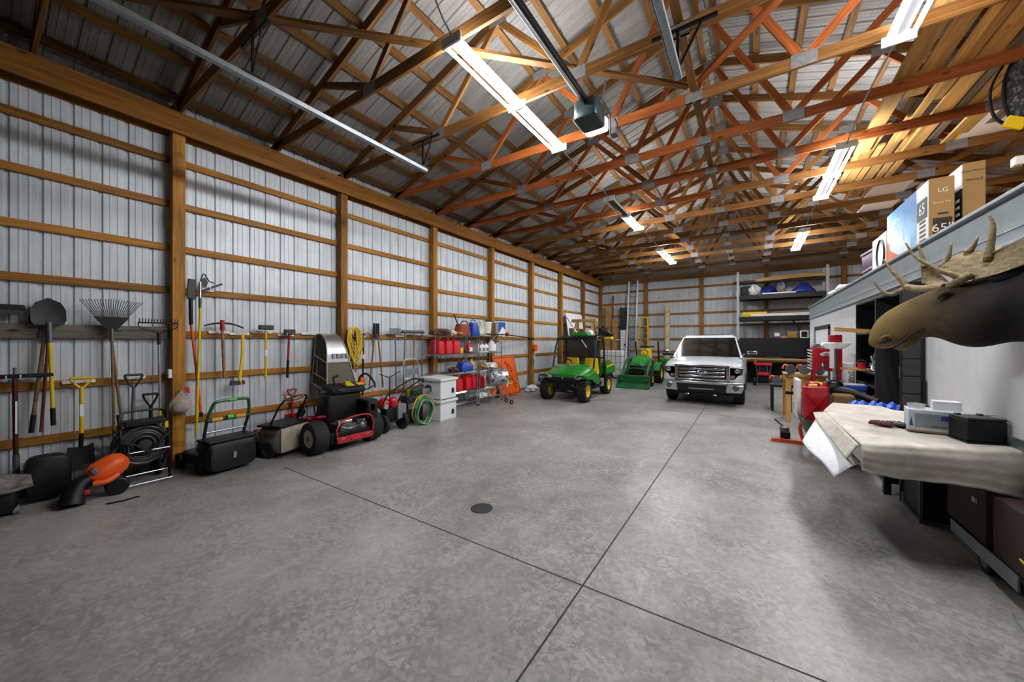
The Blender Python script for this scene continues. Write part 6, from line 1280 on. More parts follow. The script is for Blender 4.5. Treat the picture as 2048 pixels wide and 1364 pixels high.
t = thing('drill_press', 'gray drill stand on a thin column topped with a white head and red cover', 'drill press', (1.3, 8.85, 0)); MB().box(-.15, .15, -.15, .2, 0, .05).build('base', M['gray'], t, bev=.01); MB().cyl((0, 0, .05), (0, 0, 1.62), .035, n=14).build('column', M['galv'], t); MB().prism([(-.13, 1.6), (.1, 1.6), (.2, 1.68), (.2, 1.72), (-.17, 1.72), (-.2, 1.66)], (0, -.1, 0), (1, 0, 0), (0, 0, 1), (0, .25, 0)).build('head', M['white'], t, bev=.015); MB().box(-.08, .09, -.08, .12, 1.72, 1.86).build('belt_cover', M['red'], t, bev=.01); MB().box(-.09, -.03, -.14, -.1, 1.25, 1.6).build('white_tag', M['white'], t); MB().box(-.12, .12, -.16, .16, .98, 1.01).build('table_plate', M['galv'], t)
t = thing('blast_cabinet', 'red machine cabinet with a white emblem standing by the white partition', 'machine', (1.12, 9.35, 0)); MB().prism([(-.1, 1.16), (.02, 1.16), (.05, 1.34), (.09, 1.34), (.12, 1.16), (.34, 1.16), (.34, 1.64), (-.1, 1.62)], (0, -.15, 0), (1, 0, 0), (0, 0, 1), (0, .35, 0)).build('housing', M['red'], t, bev=.012); MB().prism([(-.1, 1.62), (.34, 1.64), (.26, 1.71), (-.04, 1.7)], (0, -.12, 0), (1, 0, 0), (0, 0, 1), (0, .3, 0)).build('hood', M['steel'], t, bev=.01)
MB().prism([(.0, 1.48), (.04, 1.52), (.1, 1.54), (.16, 1.53), (.22, 1.49), (.18, 1.46), (.1, 1.47), (.05, 1.455)], (.0, -.153, 0), (1, 0, 0), (0, 0, 1), (0, .002, 0)).build('emblem', M['white'], t); MB().prism([(.05, 1.485), (.1, 1.51), (.16, 1.5), (.17, 1.485)], (.0, -.155, 0), (1, 0, 0), (0, 0, 1), (0, .001, 0)).build('emblem_cut', M['red'], t)
for x in (-.07, .31):
    for y in (-.12, .17): MB().box(x - .02, x + .02, y - .02, y + .02, 0, 1.16).build('leg', M['red'], t)
mb = MB()
for k in range(7): mb.obox((-.13, .0, 1.2 + k * .06), (.05, .25, .02), ry(25))
mb.build('side_vents', M['white'], t)
t = thing('workbench', 'wooden workbench loaded with orange power tools beyond the wheelbarrow', 'workbench', (.92, 10.15, 0)); MB().box(-.3, .4, -.45, .5, .98, 1.03).build('top', M['ply'], t, bev=.004); MB().box(-.28, .38, -.42, .47, .88, .97).build('apron', M['pale_wood'], t)
for x in (-.24, .34):
    for y in (-.4, .45): MB().bar((x, y, 0), (x, y, .9), .09, .05, (0, 1, 0)).build('leg', M['pale_wood'], t)
M['tool_orange'] = mat('faded_orange_plastic', '#d96a35', .5)
def saw(loc, rot, label):
    t = thing('circular_saw', label, 'power saw', loc, rot, 'orange power saws'); MB().lathe([(.02, -.02), (.1, -.018), (.105, 0), (.1, .02), (.02, .02)], (0, 0, .11), (0, 1, 0), 20).build('guard', M['steel'], t); MB().box(-.13, .13, -.05, .07, 0, .012).build('shoe', M['alu'], t); MB().sph((.03, .06, .11), (.08, .06, .07), 14, 8).build('motor', M['tool_orange'], t); MB().tube(spline([(-.02, .04, .18), (-.1, .04, .2), (-.14, .04, .12)], 4), .02, 8).build('handle', M['tool_orange'], t)
saw((.72, 9.75, 1.03), 20, 'orange circular saw nearest the left edge of the wooden workbench'); saw((.95, 9.8, 1.03), -15, 'orange circular saw in the middle of the wooden workbench'); saw((1.2, 9.75, 1.03), 40, 'orange circular saw next to the red machine cabinet')
t = thing('low_bench', 'low black topped bench with small tools left of the wooden workbench', 'bench', (.62, 11.4, 0)); MB().box(-.2, .25, -.3, .3, .6, .66).build('top', M['black'], t, bev=.006)
for x in (-.16, .2):
    for y in (-.26, .26): MB().box(x - .025, x + .025, y - .025, y + .025, 0, .6).build('leg', M['black'], t)
saw((.55, 11.3, .66), 10, 'orange power saw on the low black topped bench')
saw((.72, 11.5, .66), 70, 'second orange power saw behind on the low black topped bench')
t = thing('small_engine', 'small dark engine parts heaped on the floor beside the orange legs', 'engine part', (.5, 8.0, 0)); MB().box(-.06, .08, -.1, .06, 0, .16).build('block', M['black'], t, bev=.02); MB().lathe([(.07, 0), (.07, .06), (.03, .08), (0, .08)], (0, 0, .16), (0, 0, 1), 14).build('pulley', M['steel'], t); MB().tube([(0, 0, .22), (-.14, .05, .34)], .012, 6).build('lever', M['black'], t)
t = thing('tall_carton', 'white carton with black lettering standing beside the red machine cabinet', 'box', (1.55, 9.4, 0)); MB().box(-.08, .08, -.1, .12, 0, 1.32).build('box', M['white'], t, bev=.004); text('lettering', 'SPARKY', .1, M['black'], t, (.04, -.102, 1.0), (90, 90, 0), .0006)
# ---------------------------------------------------------------- boxes on the roof of the white room
t = thing('television_carton', 'brown 65 inch television carton with blue and orange picture on the room roof', 'box', (1.86, 7.0, RT)); P(MB().box(1.75, 1.95, 6.24, 7.78, RT, 3.65), 'box', 'cardboard', t, bev=.004)
T = NT('printed_seascape'); co_ = T.coord(); sp = T.n('ShaderNodeSeparateXYZ'); T.l(co_, sp.inputs[0]); nz_ = T.noise(co_, 3.2, 6, .65, .6)
ad = T.n('ShaderNodeMath', operation='MULTIPLY_ADD'); T.l(sp.outputs['Y'], ad.inputs[0]); ad.inputs[1].default_value = -.55; T.l(sp.outputs['Z'], ad.inputs[2])
a2 = T.n('ShaderNodeMath', operation='MULTIPLY_ADD'); T.l(nz_, a2.inputs[0]); a2.inputs[1].default_value = .7; T.l(ad.outputs[0], a2.inputs[2])
T.l(T.ramp(a2.outputs[0], [(.16, '#e4703a'), (.3, '#cf4a2b'), (.36, '#cfe0ec'), (.56, '#dfeaf2'), (.68, '#5fb0dc'), (.95, '#2277b8')]), T.b.inputs['Base Color']); T.b.inputs['Roughness'].default_value = .4
P(MB().box(1.743, 1.75, 6.6, 7.77, RT + .01, 3.64), 'picture', T.m, t); P(MB().box(1.744, 1.75, 6.25, 6.6, RT + .01, 3.64), 'white_panel', 'white', t); P(MB().box(1.741, 1.745, 6.27, 6.58, 3.22, 3.46), 'black_label', 'black', t)
mb = MB()
for k in range(6): mb.box(1.741, 1.745, 6.32, 6.5, RT + .06 + k * .055, RT + .085 + k * .055)
P(mb, 'icons', 'dark', t); P(MB().box(1.78, 1.93, 6.235, 6.24, RT + .1, RT + .34), 'size_label', mat('dark_label', '#2c2119', .6), t)
E_ = V((1.86, 7.0, RT))
text('lettering', '65"', .13, M['cream'], t, V((1.855, 6.233, RT + .22)) - E_, (90, 0, 0), .0006); text('lettering', '65', .19, M['white'], t, V((1.74, 6.42, 3.34)) - E_, (90, 0, -90), .0006); text('lettering', 'ULED', .17, M['white'], t, V((1.742, 7.42, 3.42)) - E_, (90, 0, -90), .0006); text('lettering', 'LG', .07, M['cream'], t, V((1.86, 6.238, 3.5)) - E_, (90, 0, 0), .0006); text('lettering', 'Smart TV', .035, M['cream'], t, V((1.85, 6.238, 3.36)) - E_, (90, 0, 0), .0006)
P(MB().box(1.82, 1.9, 6.236, 6.24, 3.22, 3.24), 'print_line', 'dark', t)
t = thing('television_carton', 'taller brown carton with black and white side behind the 65 inch carton', 'box', (2.13, 6.8, RT)); P(MB().box(2.03, 2.2, 6.3, 7.6, RT, 3.78), 'box', 'cardboard', t, bev=.004); P(MB().box(2.023, 2.03, 6.31, 7.59, RT + .01, 3.5), 'black_panel', 'black', t); P(MB().box(2.023, 2.03, 6.31, 7.59, 3.5, 3.77), 'white_panel', 'white', t)
text('lettering', 'WALL MOUNT', .03, M['dark'], t, V((2.115, 6.298, 3.68)) - V((2.13, 6.8, RT)), (90, 0, 0), .0006); text('lettering', 'FRAGILE', .035, M['dark'], t, V((2.115, 6.298, 3.58)) - V((2.13, 6.8, RT)), (90, 0, 0), .0006)
mb = MB()
for k in range(5): mb.box(2.02, 2.024, 6.36, 6.45, RT + .2 + k * .08, RT + .235 + k * .08)
P(mb, 'icons', 'white', t)
t = thing('carton', 'white carton with a black ring mark on the room roof before the television carton', 'box', (1.85, 8.2, RT)); P(MB().box(1.75, 2.0, 7.85, 8.6, RT, 3.45), 'box', 'white', t, bev=.004); P(MB().tube([(1.748, 8.1 + .2 * math.cos(q), 3.13 + .24 * math.sin(q)) for q in [2 * PI * i / 30 for i in range(30)]], .02, 6, closed=True, flat=.3), 'ring_mark', 'black', t)
heap('tarp', (2.0, 12.4, RT + .005), 'white crumpled tarp heaped at the far end of the room roof', 'tarp', 'white', .25, 1.2, .34, 41)
t = thing('plastic_tote', 'purple plastic tote on the room roof beyond the white ring carton', 'tote', (2.2, 9.9, RT)); rbox(mb := MB(), -.25, .25, -.35, .35, 0, .3, .05, taper=1.05); mb.build('body', mat('purple_plastic', '#57465c', .5), t); rbox(mb := MB(), -.28, .28, -.38, .38, .3, .34, .05); mb.build('lid', mat('pale_purple_lid', '#8d8192', .5), t)
t = dup(t, (2.2, 9.9, RT + .345), 4, 'upper purple tote with pale lid stacked on the other purple tote')
# ---------------------------------------------------------------- things up in the trusses
CZ = ZC + .145                      # top of the bottom chords
rn = random.Random(11)
x = 1.5; k = 0
while x < 3.0:
    w = rn.choice([.09, .14, .14, .19, .24]); y0 = 2.95 + rn.uniform(-.5, .9) + (1.2 if x > 2.3 else 0); L_ = rn.choice([3.66, 4.88, 6.1]) + rn.uniform(0, .3)
    if x > 2.35: L_ = min(L_, 4.4)
    b = MB().bar((0, 0, 0), (rn.uniform(-.03, .03), L_, 0), w, .035).build('lumber', M['pale_wood'] if rn.random() < .75 else M['gray_wood']); b.location = (x + w / 2, y0, CZ + .0185)
    tag(b, 'plank of the lumber stored flat on the truss chords above the white room', 'lumber', 'lumber stored on the truss chords')
    x += w + rn.uniform(.012, .06)
x = 1.55
while x < 2.4:
    w = rn.choice([.09, .14, .19]); y0 = 8.0 + rn.uniform(-.4, .6); L_ = rn.choice([2.6, 3.66]); b = MB().bar((0, 0, 0), (0, L_, 0), w, .035).build('lumber', M['pale_wood']); b.location = (x + w / 2, y0, CZ + .056)
    tag(b, 'plank of the lumber stored flat on the truss chords above the white room', 'lumber', 'lumber stored on the truss chords'); x += w + rn.uniform(.012, .05)
for xx, yy, lab in ((2.5, 11.0, 'white foam panel lying on the truss chords nearest the stored lumber'), (2.6, 12.2, 'white foam panel lying on the truss chords beyond the first one'), (3.3, 11.6, 'white foam panel lying on the truss chords farthest to the outer wall')):
    b = MB().box(-.3, .3, -.55, .55, 0, .04).build('foam_panel', M['white']); b.location = (xx, yy, CZ + .002); tag(b, lab, 'panel', 'white foam panels on the truss chords')
t = thing('yellow_edged_board', 'white board with a bright yellow edge lying across the truss chords', 'board', (3.05, 8.45, CZ + .002)); MB().box(-.25, .5, -1.0, .9, 0, .02).build('board', M['white'], t); MB().box(-.285, -.25, -1.0, .9, 0, .06).build('yellow_edge', M['yellow'], t)
M['strap'] = mat('black_webbing', '#161615', .95, var=.3, spec=.1)
# hanging harness bundle
hx, hy = 2.6, 6.6
t = thing('hanging_harness', 'dark camouflage harness bundle with yellow straps hanging from a truss', 'harness', (hx, hy, 3.7)); T = NT('camo_cloth'); T.l(T.ramp(T.noise(T.coord(), 22, 4, .6), [(.38, '#0d0d0c'), (.52, '#1f1f1c'), (.62, '#5b5c55'), (.68, '#121210')]), T.b.inputs['Base Color']); T.b.inputs['Roughness'].default_value = .9
mb = MB(); mb.loft([[(hx + .03 * math.sin(z * 5) + r * math.cos(a) * (1 + .15 * math.sin(3 * a + z * 4)), hy + r * 1.3 * math.sin(a), z) for a in [2 * PI * q / 16 for q in range(16)]] for z, r in ((5.12, .04), (4.95, .09), (4.7, .12), (4.45, .13), (4.25, .1), (4.18, .04))]); P(mb, 'bundle', T.m, t)
for dx, dy, m in ((-.16, 0, 'black'), (-.22, .1, 'black'), (.14, -.2, 'cream')): P(MB().tube(spline([(hx + dx * .3, hy + dy, 5.1), (hx + dx, hy + dy, 4.75), (hx + dx * .9, hy + dy, 4.4), (hx + dx * .3, hy + dy * .5, 4.2)], 5), .028, 8, flat=.4), 'strap', 'strap' if m == 'black' else m, t)
P(MB().obox((hx - .12, hy - .1, 4.2), (.16, .03, .12), ry(30)), 'yellow_pad', 'yellow', t); P(MB().obox((hx + .02, hy - .14, 4.12), (.05, .03, .2), ry(-40)), 'yellow_strap', mat('olive_yellow_web', '#8f8a3a', .8), t); P(MB().obox((hx - .05, hy - .28, 4.6), (.06, .02, .1), ry(20)), 'lime_patch', 'lime', t)
P(MB().tube(spline([(hx, hy, 4.2), (hx + .05, hy, 3.9), (hx - .02, hy, 3.75), (hx + .1, hy, 3.6)], 5), .012, 6), 'cord', 'black', t); P(MB().tube(spline([(hx + .02, hy, 4.15), (hx + .03, hy, 3.95), (hx + .12, hy, 3.8)], 5), .01, 6), 'cord', 'alu', t); P(MB().box(hx - .1, hx + .1, hy - .05, hy + .05, 3.74, 3.84), 'clip_card', 'white', t, bev=.01); P(MB().box(hx + .0, hx + .06, hy - .055, hy - .05, 3.75, 3.83), 'green_card', 'lime', t); P(MB().tube([(hx, hy, 5.1), (hx, hy, 5.04), (hx, hy + .1, 5.04)], .01, 6), 'hook', 'steel', t)
# garage door tracks and opener
def track(x, z, y1, label, y0=-.9):
    t = thing('door_track', label, 'door track', (x, y1, z), 0, 'garage door tracks'); mb = MB()
    prof = [(-.03, -.025), (.03, -.025), (.03, .025), (.022, .025), (.022, -.018), (-.022, -.018), (-.022, .025), (-.03, .025)]
    mb.prism(prof, (0, y0 - y1, 0), (1, 0, 0), (0, 0, 1), (0, y1 - y0, 0)); mb.build('rail', M['galv'], t, bev=.002)
    mb = MB(); mb.box(-.045, -.04, y0 - y1, 0, -.02, .03); mb.build('angle', M['galv'], t)
    for yy in (1.63 - y1, 4.07 - y1 - .12):
        MB().bar((0, yy, .02), (0, yy, ZC - z + .0), .03, .02, (0, 1, 0)).build('hanger', M['black_metal'], t); MB().bar((0, yy, .03), (.22, yy, ZC - z - .01), .025, .015, (0, 1, 0)).build('hanger_brace', M['black_metal'], t); MB().box(-.25, .35, yy - .015, yy + .015, ZC - z - .03, ZC - z).build('top_angle', M['black_metal'], t); MB().box(-.03, .03, yy - .1, yy + .1, .02, .05).build('foot_angle', M['black_metal'], t)
    return t
track(-4.28, 4.44, 4.02, 'galvanised door track running along the tool wall side')
track(-.61, 4.44, 4.02, 'galvanised door track between the door opener and the right strip lights')
t = thing('door_opener', 'garage door opener hanging below the trusses on a long black rail', 'door opener', (-1.6, 4.15, 4.4)); MB().box(-.035, .035, -5.0, -.2, .1, .16).build('rail', M['black_metal'], t, bev=.006); MB().cyl((0, -4.8, .08), (0, -.2, .08), .012, n=8).build('chain_tube', M['chrome'], t)
rbox(mb := MB(), -.14, .14, -.22, .12, -.07, .16, .05); mb.build('motor_housing', mat('dark_teal_plastic', '#26383c', .3), t, bev=.015); rbox(mb := MB(), -.14, .14, .125, .23, -.06, .08, .04); mb.build('lamp_cover', emis('opener_lamp', '#fff1e0', 1.2), t); MB().box(-.148, -.14, -.2, .12, -.06, .0).build('white_trim', M['white'], t, bev=.006)
for s in (-1, 1): MB().bar((s * .1, .05, .16), (s * .14, .12, .5), .03, .006, (0, 1, 0)).build('hanger_strap', M['steel'], t)
MB().tube(spline([(.05, .2, .1), (.12, .3, .2), (.1, .42, .0), (.16, .5, .12), (.1, .6, .3)], 5), .008, 6).build('power_cord', M['black'], t); MB().box(.08, .16, .44, .56, .02, .1).build('junction_box', M['steel'], t)
# light cords
def cord(pts, label): 
    o = MB().tube(spline(pts, 6), .009, 6).build('light_cord', M['gray']); return tag(o, label, 'cord', 'power cords between the strip lights')
cord([(-2.5, 5.12, 4.78), (-2.5, 5.6, 4.78), (-2.5, 6.2, 4.84), (-2.5, 6.51, 4.87), (-2.5, 7.0, 4.82), (-2.5, 7.5, 4.77)], 'white cord linking the nearest and the half unlit strip lights')
cord([(-2.5, 9.94, 4.77), (-2.5, 11.3, 4.86), (-2.5, 12.6, 4.77)], 'cord linking the half unlit and the farthest strip light of that row')
cord([(-2.5, 2.7, 4.8), (-2.52, 2.5, 5.0), (-2.5, 2.0, 5.6), (-2.5, 1.7, 5.95)], 'gray cord rising from the nearest strip light into the roof')
cord([(1.23, 5.12, 4.77), (1.23, 6.4, 4.86), (1.23, 7.45, 4.77)], 'cord linking the two nearer strip lights on the white room side')
cord([(1.23, 9.9, 4.77), (1.23, 11.2, 4.86), (1.23, 12.55, 4.77)], 'cord linking the two farther strip lights on the white room side')
# ---------------------------------------------------------------- pallet rack and back wall
t = thing('pallet_rack', 'tall black pallet rack with white perforated uprights against the back wall', 'rack', (1.0, 17.9, 0))
RACK = t
def upright(x):
    T_ = MB(); T_.box(x - .04, x + .04, 17.46, 17.52, 0, 4.56); u = P(T_, 'upright', bpy.data.materials.get('rack_white') or mat('rack_white', '#b9bcc0', .5), t)
    mb = MB(); z = .1
    while z < 4.5: mb.box(x - .022, x - .006, 17.457, 17.461, z, z + .03); mb.box(x + .006, x + .022, 17.457, 17.461, z + .03, z + .06); z += .075
    P(mb, 'slots', 'dark', u); P(MB().box(x - .04, x + .04, 18.3, 18.36, 0, 4.56), 'rear_upright', bpy.data.materials['rack_white'], t)
upright(-.43); upright(2.37)
for z in (3.5, 2.63): P(MB().box(-.39, 2.33, 17.44, 17.5, z - .07, z + .1), 'beam', 'black_metal', t); P(MB().box(-.39, 2.33, 18.3, 18.36, z - .07, z + .1), 'beam', 'black_metal', t); P(MB().box(-.39, 2.33, 17.5, 18.3, z + .06, z + .1), 'deck', 'black', t)
P(MB().box(-.39, 2.33, 17.46, 17.5, 1.15, 1.86), 'front_panel', 'black', t); P(MB().box(-.39, 2.33, 17.5, 18.3, 1.8, 1.86), 'deck', 'black', t); P(MB().bar((1.4, 18.0, 2.56), (1.75, 18.0, 1.9), .05, .05), 'brace', 'black_metal', t)
P(MB().box(-.39, 2.33, 17.5, 18.36, .88, .95), 'lower_deck', 'black', t); P(MB().box(-.3, 2.3, 18.28, 18.3, 0, .88), 'dark_backdrop', 'black', t)  # black sheet added as a backdrop for the shade beneath the rack
zt3 = 3.605
t = thing('black_crate', 'black bin at the white upright end of the top rack shelf', 'bin', (-.2, 17.75, zt3)); rbox(mb := MB(), -.15, .13, -.15, .2, 0, .36, .04); mb.build('bin', M['black'], t)
heap('plastic_sack', (.12, 17.7, zt3), 'white bulging sack on the top rack shelf', 'sack', 'white', .18, .2, .46, 51)
M['tarp_blue'] = mat('deep_blue_tarp', '#12308f', .4)
heap('tarp', (.62, 17.75, zt3), 'blue tarp bundled between the white and gray green sacks on the rack', 'tarp', 'tarp_blue', .24, .2, .36, 52)
heap('fabric_sack', (1.02, 17.7, zt3), 'gray green sack between the two blue tarps on the rack', 'sack', 'gray', .13, .18, .5, 53)
bpy.data.objects[-1] if False else None
t = thing('tarp', 'large blue tarp rising to a peak at the end of the top rack shelf', 'tarp', (1.7, 17.75, zt3)); MB().loft([[(-.5, -.2, 0), (.5, -.2, 0), (.5, .25, 0), (-.5, .25, 0)], [(-.42, -.18, .1), (.4, -.18, .06), (.4, .22, .06), (-.42, .22, .1)], [(-.05, -.05, .4), (.12, -.05, .4), (.12, .1, .4), (-.05, .1, .4)]]).build('sheet', M['tarp_blue'], t, sub=1)
t = thing('flat_board', 'long white board lying at the front edge of the top rack shelf', 'board', (.9, 17.5, zt3)); MB().box(-.5, .55, -.05, -.01, 0, .05).build('board', M['white'], t)
P(MB().box(-.45, 2.35, 17.75, 18.2, 4.12, 4.16), 'top_deck', 'black', RACK)
t = thing('dark_bundle', 'dark brown bundle on the rack top beside the long beige board', 'bundle', (-.1, 17.9, 4.165)); P(MB().box(-.6, .15, 17.75, 18.0, 4.165, 4.24), 'bundle', 'brown', t, bev=.02)
t = thing('beige_board', 'long beige board resting above the blue tarps on the rack top', 'board', (1.2, 17.9, 4.165)); P(MB().loft([[(x, 17.72 + dy, 4.165 + dz + (x - .2) * .02) for dy, dz in ((0, 0), (.3, 0), (.3, h), (0, h))] for x, h in ((.2, .1), (.8, .16), (1.6, .16), (2.3, .1))]), 'board', 'pale_wood', t, bev=.01)
for x, z, m, nm, lab, sz in ((.14, 2.735, 'yellow', 'spirit_level', 'yellow handled tool lying on the middle rack shelf', (.42, .05, .09)), (.95, 2.735, 'cream', 'pipe', 'long pale pipe lying along the middle rack shelf', (.95, .05, .05)), (.3, 2.735, 'gray', 'flat_case', 'gray flat case at the left of the middle rack shelf', (.3, .14, .05))):
    t = thing(nm, lab, nm.replace('_', ' '), (x, 17.6 + .12 * (nm == 'flat_case') - .1 * (nm == 'pipe'), z + (.0 if nm != 'spirit_level' else 0.05) * 0)); rbox(mb := MB(), -sz[0], sz[0], -sz[1], sz[1], 0, sz[2] * 2, .02); mb.build('body', M[m], t)
zt1 = 1.865
t = thing('acrylic_box', 'small purple and white display box on the rack above the lumber', 'box', (.85, 17.7, zt1)); MB().box(-.13, .13, -.1, .1, 0, .22).build('box', bpy.data.materials['purple_plastic'], t, bev=.01); MB().box(-.06, .1, -.104, -.1, .07, .2).build('white_print', M['white'], t)
t = thing('wood_block', 'yellow brown wood block beside the display box on the rack', 'wood block', (1.35, 17.7, zt1)); MB().box(-.16, .14, -.12, .12, 0, .26).build('block', M['ply'], t, bev=.02)
t = thing('wood_offcut', 'pale flat offcut between the display box and the wood block on the rack', 'offcut', (1.08, 17.66, zt1)); MB().box(-.1, .1, -.08, .08, 0, .08).build('block', M['pale_wood'], t)
t = thing('picture_frame', 'small leaning frame with dark glass at the end of the rack shelf', 'frame', (1.72, 17.7, zt1)); MB().obox((0, 0, .14), (.26, .03, .3), rx(-12)).build('border', M['cream'], t, bev=.01); MB().obox((0, -.018, .14), (.18, .005, .22), rx(-12)).build('glass', M['glass_dark'], t)
# lumber stack below the black panel
for k, (x0, x1, z, h, y, m, lab) in enumerate(((-.25, 1.9, .955, .05, 17.45, 'ply', 'lowest pale plank of the stack under the black rack panel'), (-.2, 1.95, 1.005, .05, 17.42, 'pale_wood', 'second plank of the stack under the black rack panel'), (-.2, 1.5, 1.055, .03, 17.47, 'gray_wood', 'thin gray plank on top of the stack under the black rack panel'))):
    t = MB().box(0, x1 - x0, -.06, .14, 0, h).build('lumber', M[m]); t.location = (x0, y + .1, z); tag(t, lab, 'lumber', 'planks stacked under the black rack panel')
t = thing('metal_tray', 'gray metal trays stacked on the planks under the black rack panel', 'tray', (.85, 17.63, 1.09)); MB().box(-.35, .2, -.1, .12, 0, .06).build('tray', M['gray'], t, bev=.01); MB().box(.1, .55, -.1, .12, .06, .12).build('black_tray', M['black'], t, bev=.01)
t = thing('orange_tool', 'orange red tool at the truck mirror end of the plank stack', 'tool', (-.05, 17.55, 1.09)); MB().box(-.15, .16, -.05, .06, 0, .06).build('body', M['orange'], t, bev=.02)
t = thing('wheeled_machine', 'red and black wheeled machine standing below the rack planks', 'machine', (.42, 17.2, 0)); mb = MB(); mb.box(-.28, .28, -.12, .12, .78, .9); mb.box(-.32, -.2, -.12, .12, .82, .98); mb.build('top_housing', M['red_plastic'], t, bev=.03); MB().box(-.2, .2, -.14, .1, .4, .52).build('lower_housing', M['red_plastic'], t, bev=.03)
mb = MB()
for s in (-1, 1): mb.tube([(s * .24, -.1, .8), (s * .2, -.1, .5), (s * .2, -.05, .12)], .02, 8); mb.tube([(s * .12, -.12, .78), (s * .12, -.12, .5)], .014, 8)
mb.build('frame', M['steel'], t); MB().box(-.2, .2, 0, .1, .15, .8).build('engine', M['black'], t, bev=.03)
for s in (-1, 1): wheel(t, (s * .28, 0, .16), (1, 0, 0), .16, .1, .08, world=False)
t = thing('tyre_pile', 'dark wheel lying on the floor right of the red machine below the rack', 'wheel', (1.0, 17.2, 0)); wheel(t, (0, 0, .2), (.3, 1, 0), .2, .12, .1, 'rubber', 'dark', world=False)
t = thing('wood_crate', 'brown crate of offcuts on the floor under the end of the rack', 'crate', (1.55, 17.0, 0)); MB().box(-.3, .3, -.15, .2, 0, .25).build('crate', M['ply'], t, bev=.01); MB().box(-.25, .1, -.1, .1, .25, .33).build('offcut', M['pale_wood'], t)
# back left corner: leaning boards, ladders, roll
def lean(name, label, cat, x0, x1, z1, m, th=.02, y=18.52, tilt=.1, z0=0, grp=None):
    t = MB().add([(x0, y - tilt, z0), (x1, y - tilt, z0), (x1, y, z1), (x0, y, z1), (x0, y - tilt + th, z0), (x1, y - tilt + th, z0), (x1, y + th, z1), (x0, y + th, z1)], [(0, 1, 2, 3), (7, 6, 5, 4), (0, 4, 5, 1), (1, 5, 6, 2), (2, 6, 7, 3), (3, 7, 4, 0)]).build(name, M[m]); return tag(t, label, cat, grp)
lean('leaning_board', 'tall pale board leaning nearest the corner on the back wall', 'board', -6.34, -6.06, 3.58, 'pale_wood')
lean('leaning_board', 'narrow very tall board leaning on the back wall beside the pale one', 'board', -6.0, -5.9, 4.1, 'truss_wood', y=18.5)
lean('leaning_board', 'wide low board leaning in front of the narrow tall one', 'board', -5.95, -5.7, 2.85, 'ply', y=18.4, tilt=.16)
lean('leaning_board', 'brown plank leaning next to the dark shutters', 'board', -5.72, -5.6, 2.2, 'gray_wood', y=18.42, tilt=.14)
t = thing('shutter', 'dark louvred shutter leaning on the back wall left of the tall ladder', 'shutter', (-5.35, 18.5, 0)); mb = MB(); mb.box(-.24, -.19, 0, .04, 1.2, 3.5); mb.box(.15, .2, 0, .04, 1.2, 3.5)
for k in range(14): mb.box(-.2, .16, .0, .035, 1.25 + k * .16, 1.36 + k * .16)
mb.build('slats', M['dark'], t); MB().box(-.22, .18, .0, .04, 0, 1.2).build('base_panel', M['dark'], t)
t = thing('white_door', 'narrow white door leaf leaning in front of the dark shutter', 'door', (-5.33, 18.3, 0)); MB().box(-.17, .17, 0, .04, 0, 2.3).build('leaf', M['white'], t, bev=.004); MB().lathe([(.05, 0), (.05, .02), (.02, .03)], (.06, -.0, 1.55), (0, -1, 0), 14).build('latch', M['dark'], t)
t = thing('extension_ladder', 'tall aluminium extension ladder leaning on the back wall', 'ladder', (-4.9, 18.4, 0)); mb = MB()
for s in (-1, 1): mb.bar((s * .23, -.5, 0), (s * .21, .08, 4.76), .055, .08, (0, 1, 0))
mb.build('rails', M['white_metal'], t); mb = MB()
for k in range(15): q = .3 + k * .305; mb.cyl((-.22, -.5 + .58 * q / 4.76, q), (.22, -.5 + .58 * q / 4.76, q), .024, n=8)
mb.build('rungs', M['alu'], t)
t = thing('step_ladder', 'yellow fibreglass step ladder with aluminium steps by the back wall', 'ladder', (-4.25, 17.6, 0)); mb = MB()
for s in (-1, 1): mb.bar((s * .32, -.25, 0), (s * .17, .25, 2.85), .03, .08, (0, 1, 0)); mb.bar((s * .3, .75, 0), (s * .17, .32, 2.75), .025, .06, (0, 1, 0))
mb.build('rails', M['yellow'], t); MB().box(-.2, .2, .2, .4, 2.83, 2.89).build('top_cap', M['yellow'], t, bev=.01); mb = MB()
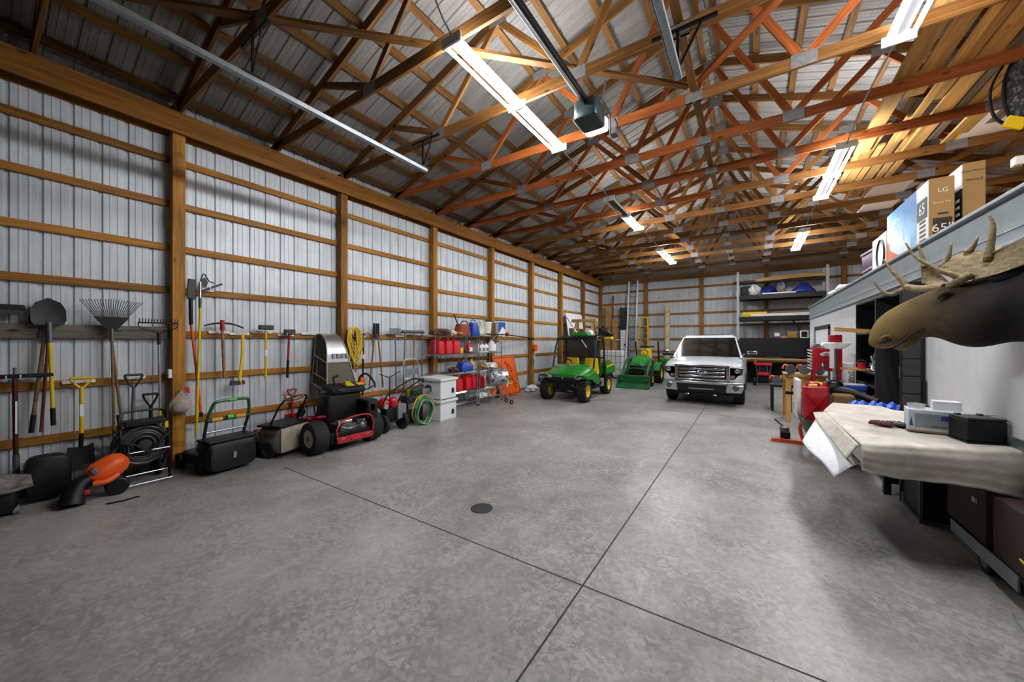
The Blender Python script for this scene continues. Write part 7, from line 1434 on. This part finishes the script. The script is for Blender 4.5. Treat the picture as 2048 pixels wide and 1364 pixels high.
for k in range(8): q = .35 + k * .3; mb.box(-.32 + .15 * q / 2.85, .32 - .15 * q / 2.85, -.27 + .5 * q / 2.85, -.17 + .5 * q / 2.85, q - .015, q + .015)
mb.build('steps', M['alu'], t)
t = thing('carpet_roll', 'beige carpet roll tied with twine standing upright by the back wall', 'carpet roll', (-3.3, 18.3, 0)); MB().cyl((0, 0, 0), (0, .05, 3.38), .12, n=22).build('roll', mat('beige_carpet', '#c9b793', .95, bump=.4), t, bev=.01); mb = MB()
for z in (1.9, 2.5, 3.1): mb.tube([(.123 * math.cos(q), .123 * math.sin(q) + .015 * z, z + .12 * math.cos(q)) for q in [2 * PI * i / 20 for i in range(20)]], .008, 5, closed=True)
mb.build('twine', M['dark'], t)
t = thing('wire_cage', 'gray wire panel cage around white jugs behind the utility vehicle', 'cage', (-5.6, 16.6, 0)); mb = MB()
for k in range(9): mb.cyl((-.8 + .2 * k, 0, .0), (-.8 + .2 * k, 0, 1.35), .012, n=6)
for k in range(5): mb.cyl((-.8, 0, .15 + .3 * k), (.8, 0, .15 + .3 * k), .012, n=6)
mb.build('mesh', M['steel'], t); MB().box(-.7, .7, .1, .6, .05, 1.3).build('white_tank', M['white'], t, bev=.06)
t = thing('plywood_sheet', 'brown plywood sheet lying low behind the utility vehicle seats', 'board', (-5.3, 15.3, 0)); MB().box(-.6, .3, -.1, .1, 0, .95).build('sheet', M['ply'], t, bev=.01)
t = thing('wood_rail', 'brown planks lying low along the back wall behind the tractor', 'lumber', (-3.7, 18.6, 0)); MB().box(-.9, .9, -.06, .06, 0, .9).build('planks', M['gray_wood'], t); MB().box(-.9, .9, -.08, .06, .9, 1.02).build('top_plank', M['rust'], t)
# floor drain
t = thing('floor_drain', 'round cast iron floor drain set in the concrete', 'drain', (-2.34, 2.97, 0)); MB().lathe([(.115, 0), (.115, .004), (.1, .005), (.1, .001), (0, .001)], n=32).build('ring', M['dark'], t); mb = MB()
for k in range(-4, 5): q = math.sqrt(max(0, .1 ** 2 - (k * .021) ** 2)); mb.box(-q, q, k * .021 - .005, k * .021 + .005, .001, .0055)
mb.build('grate', M['steel'], t)
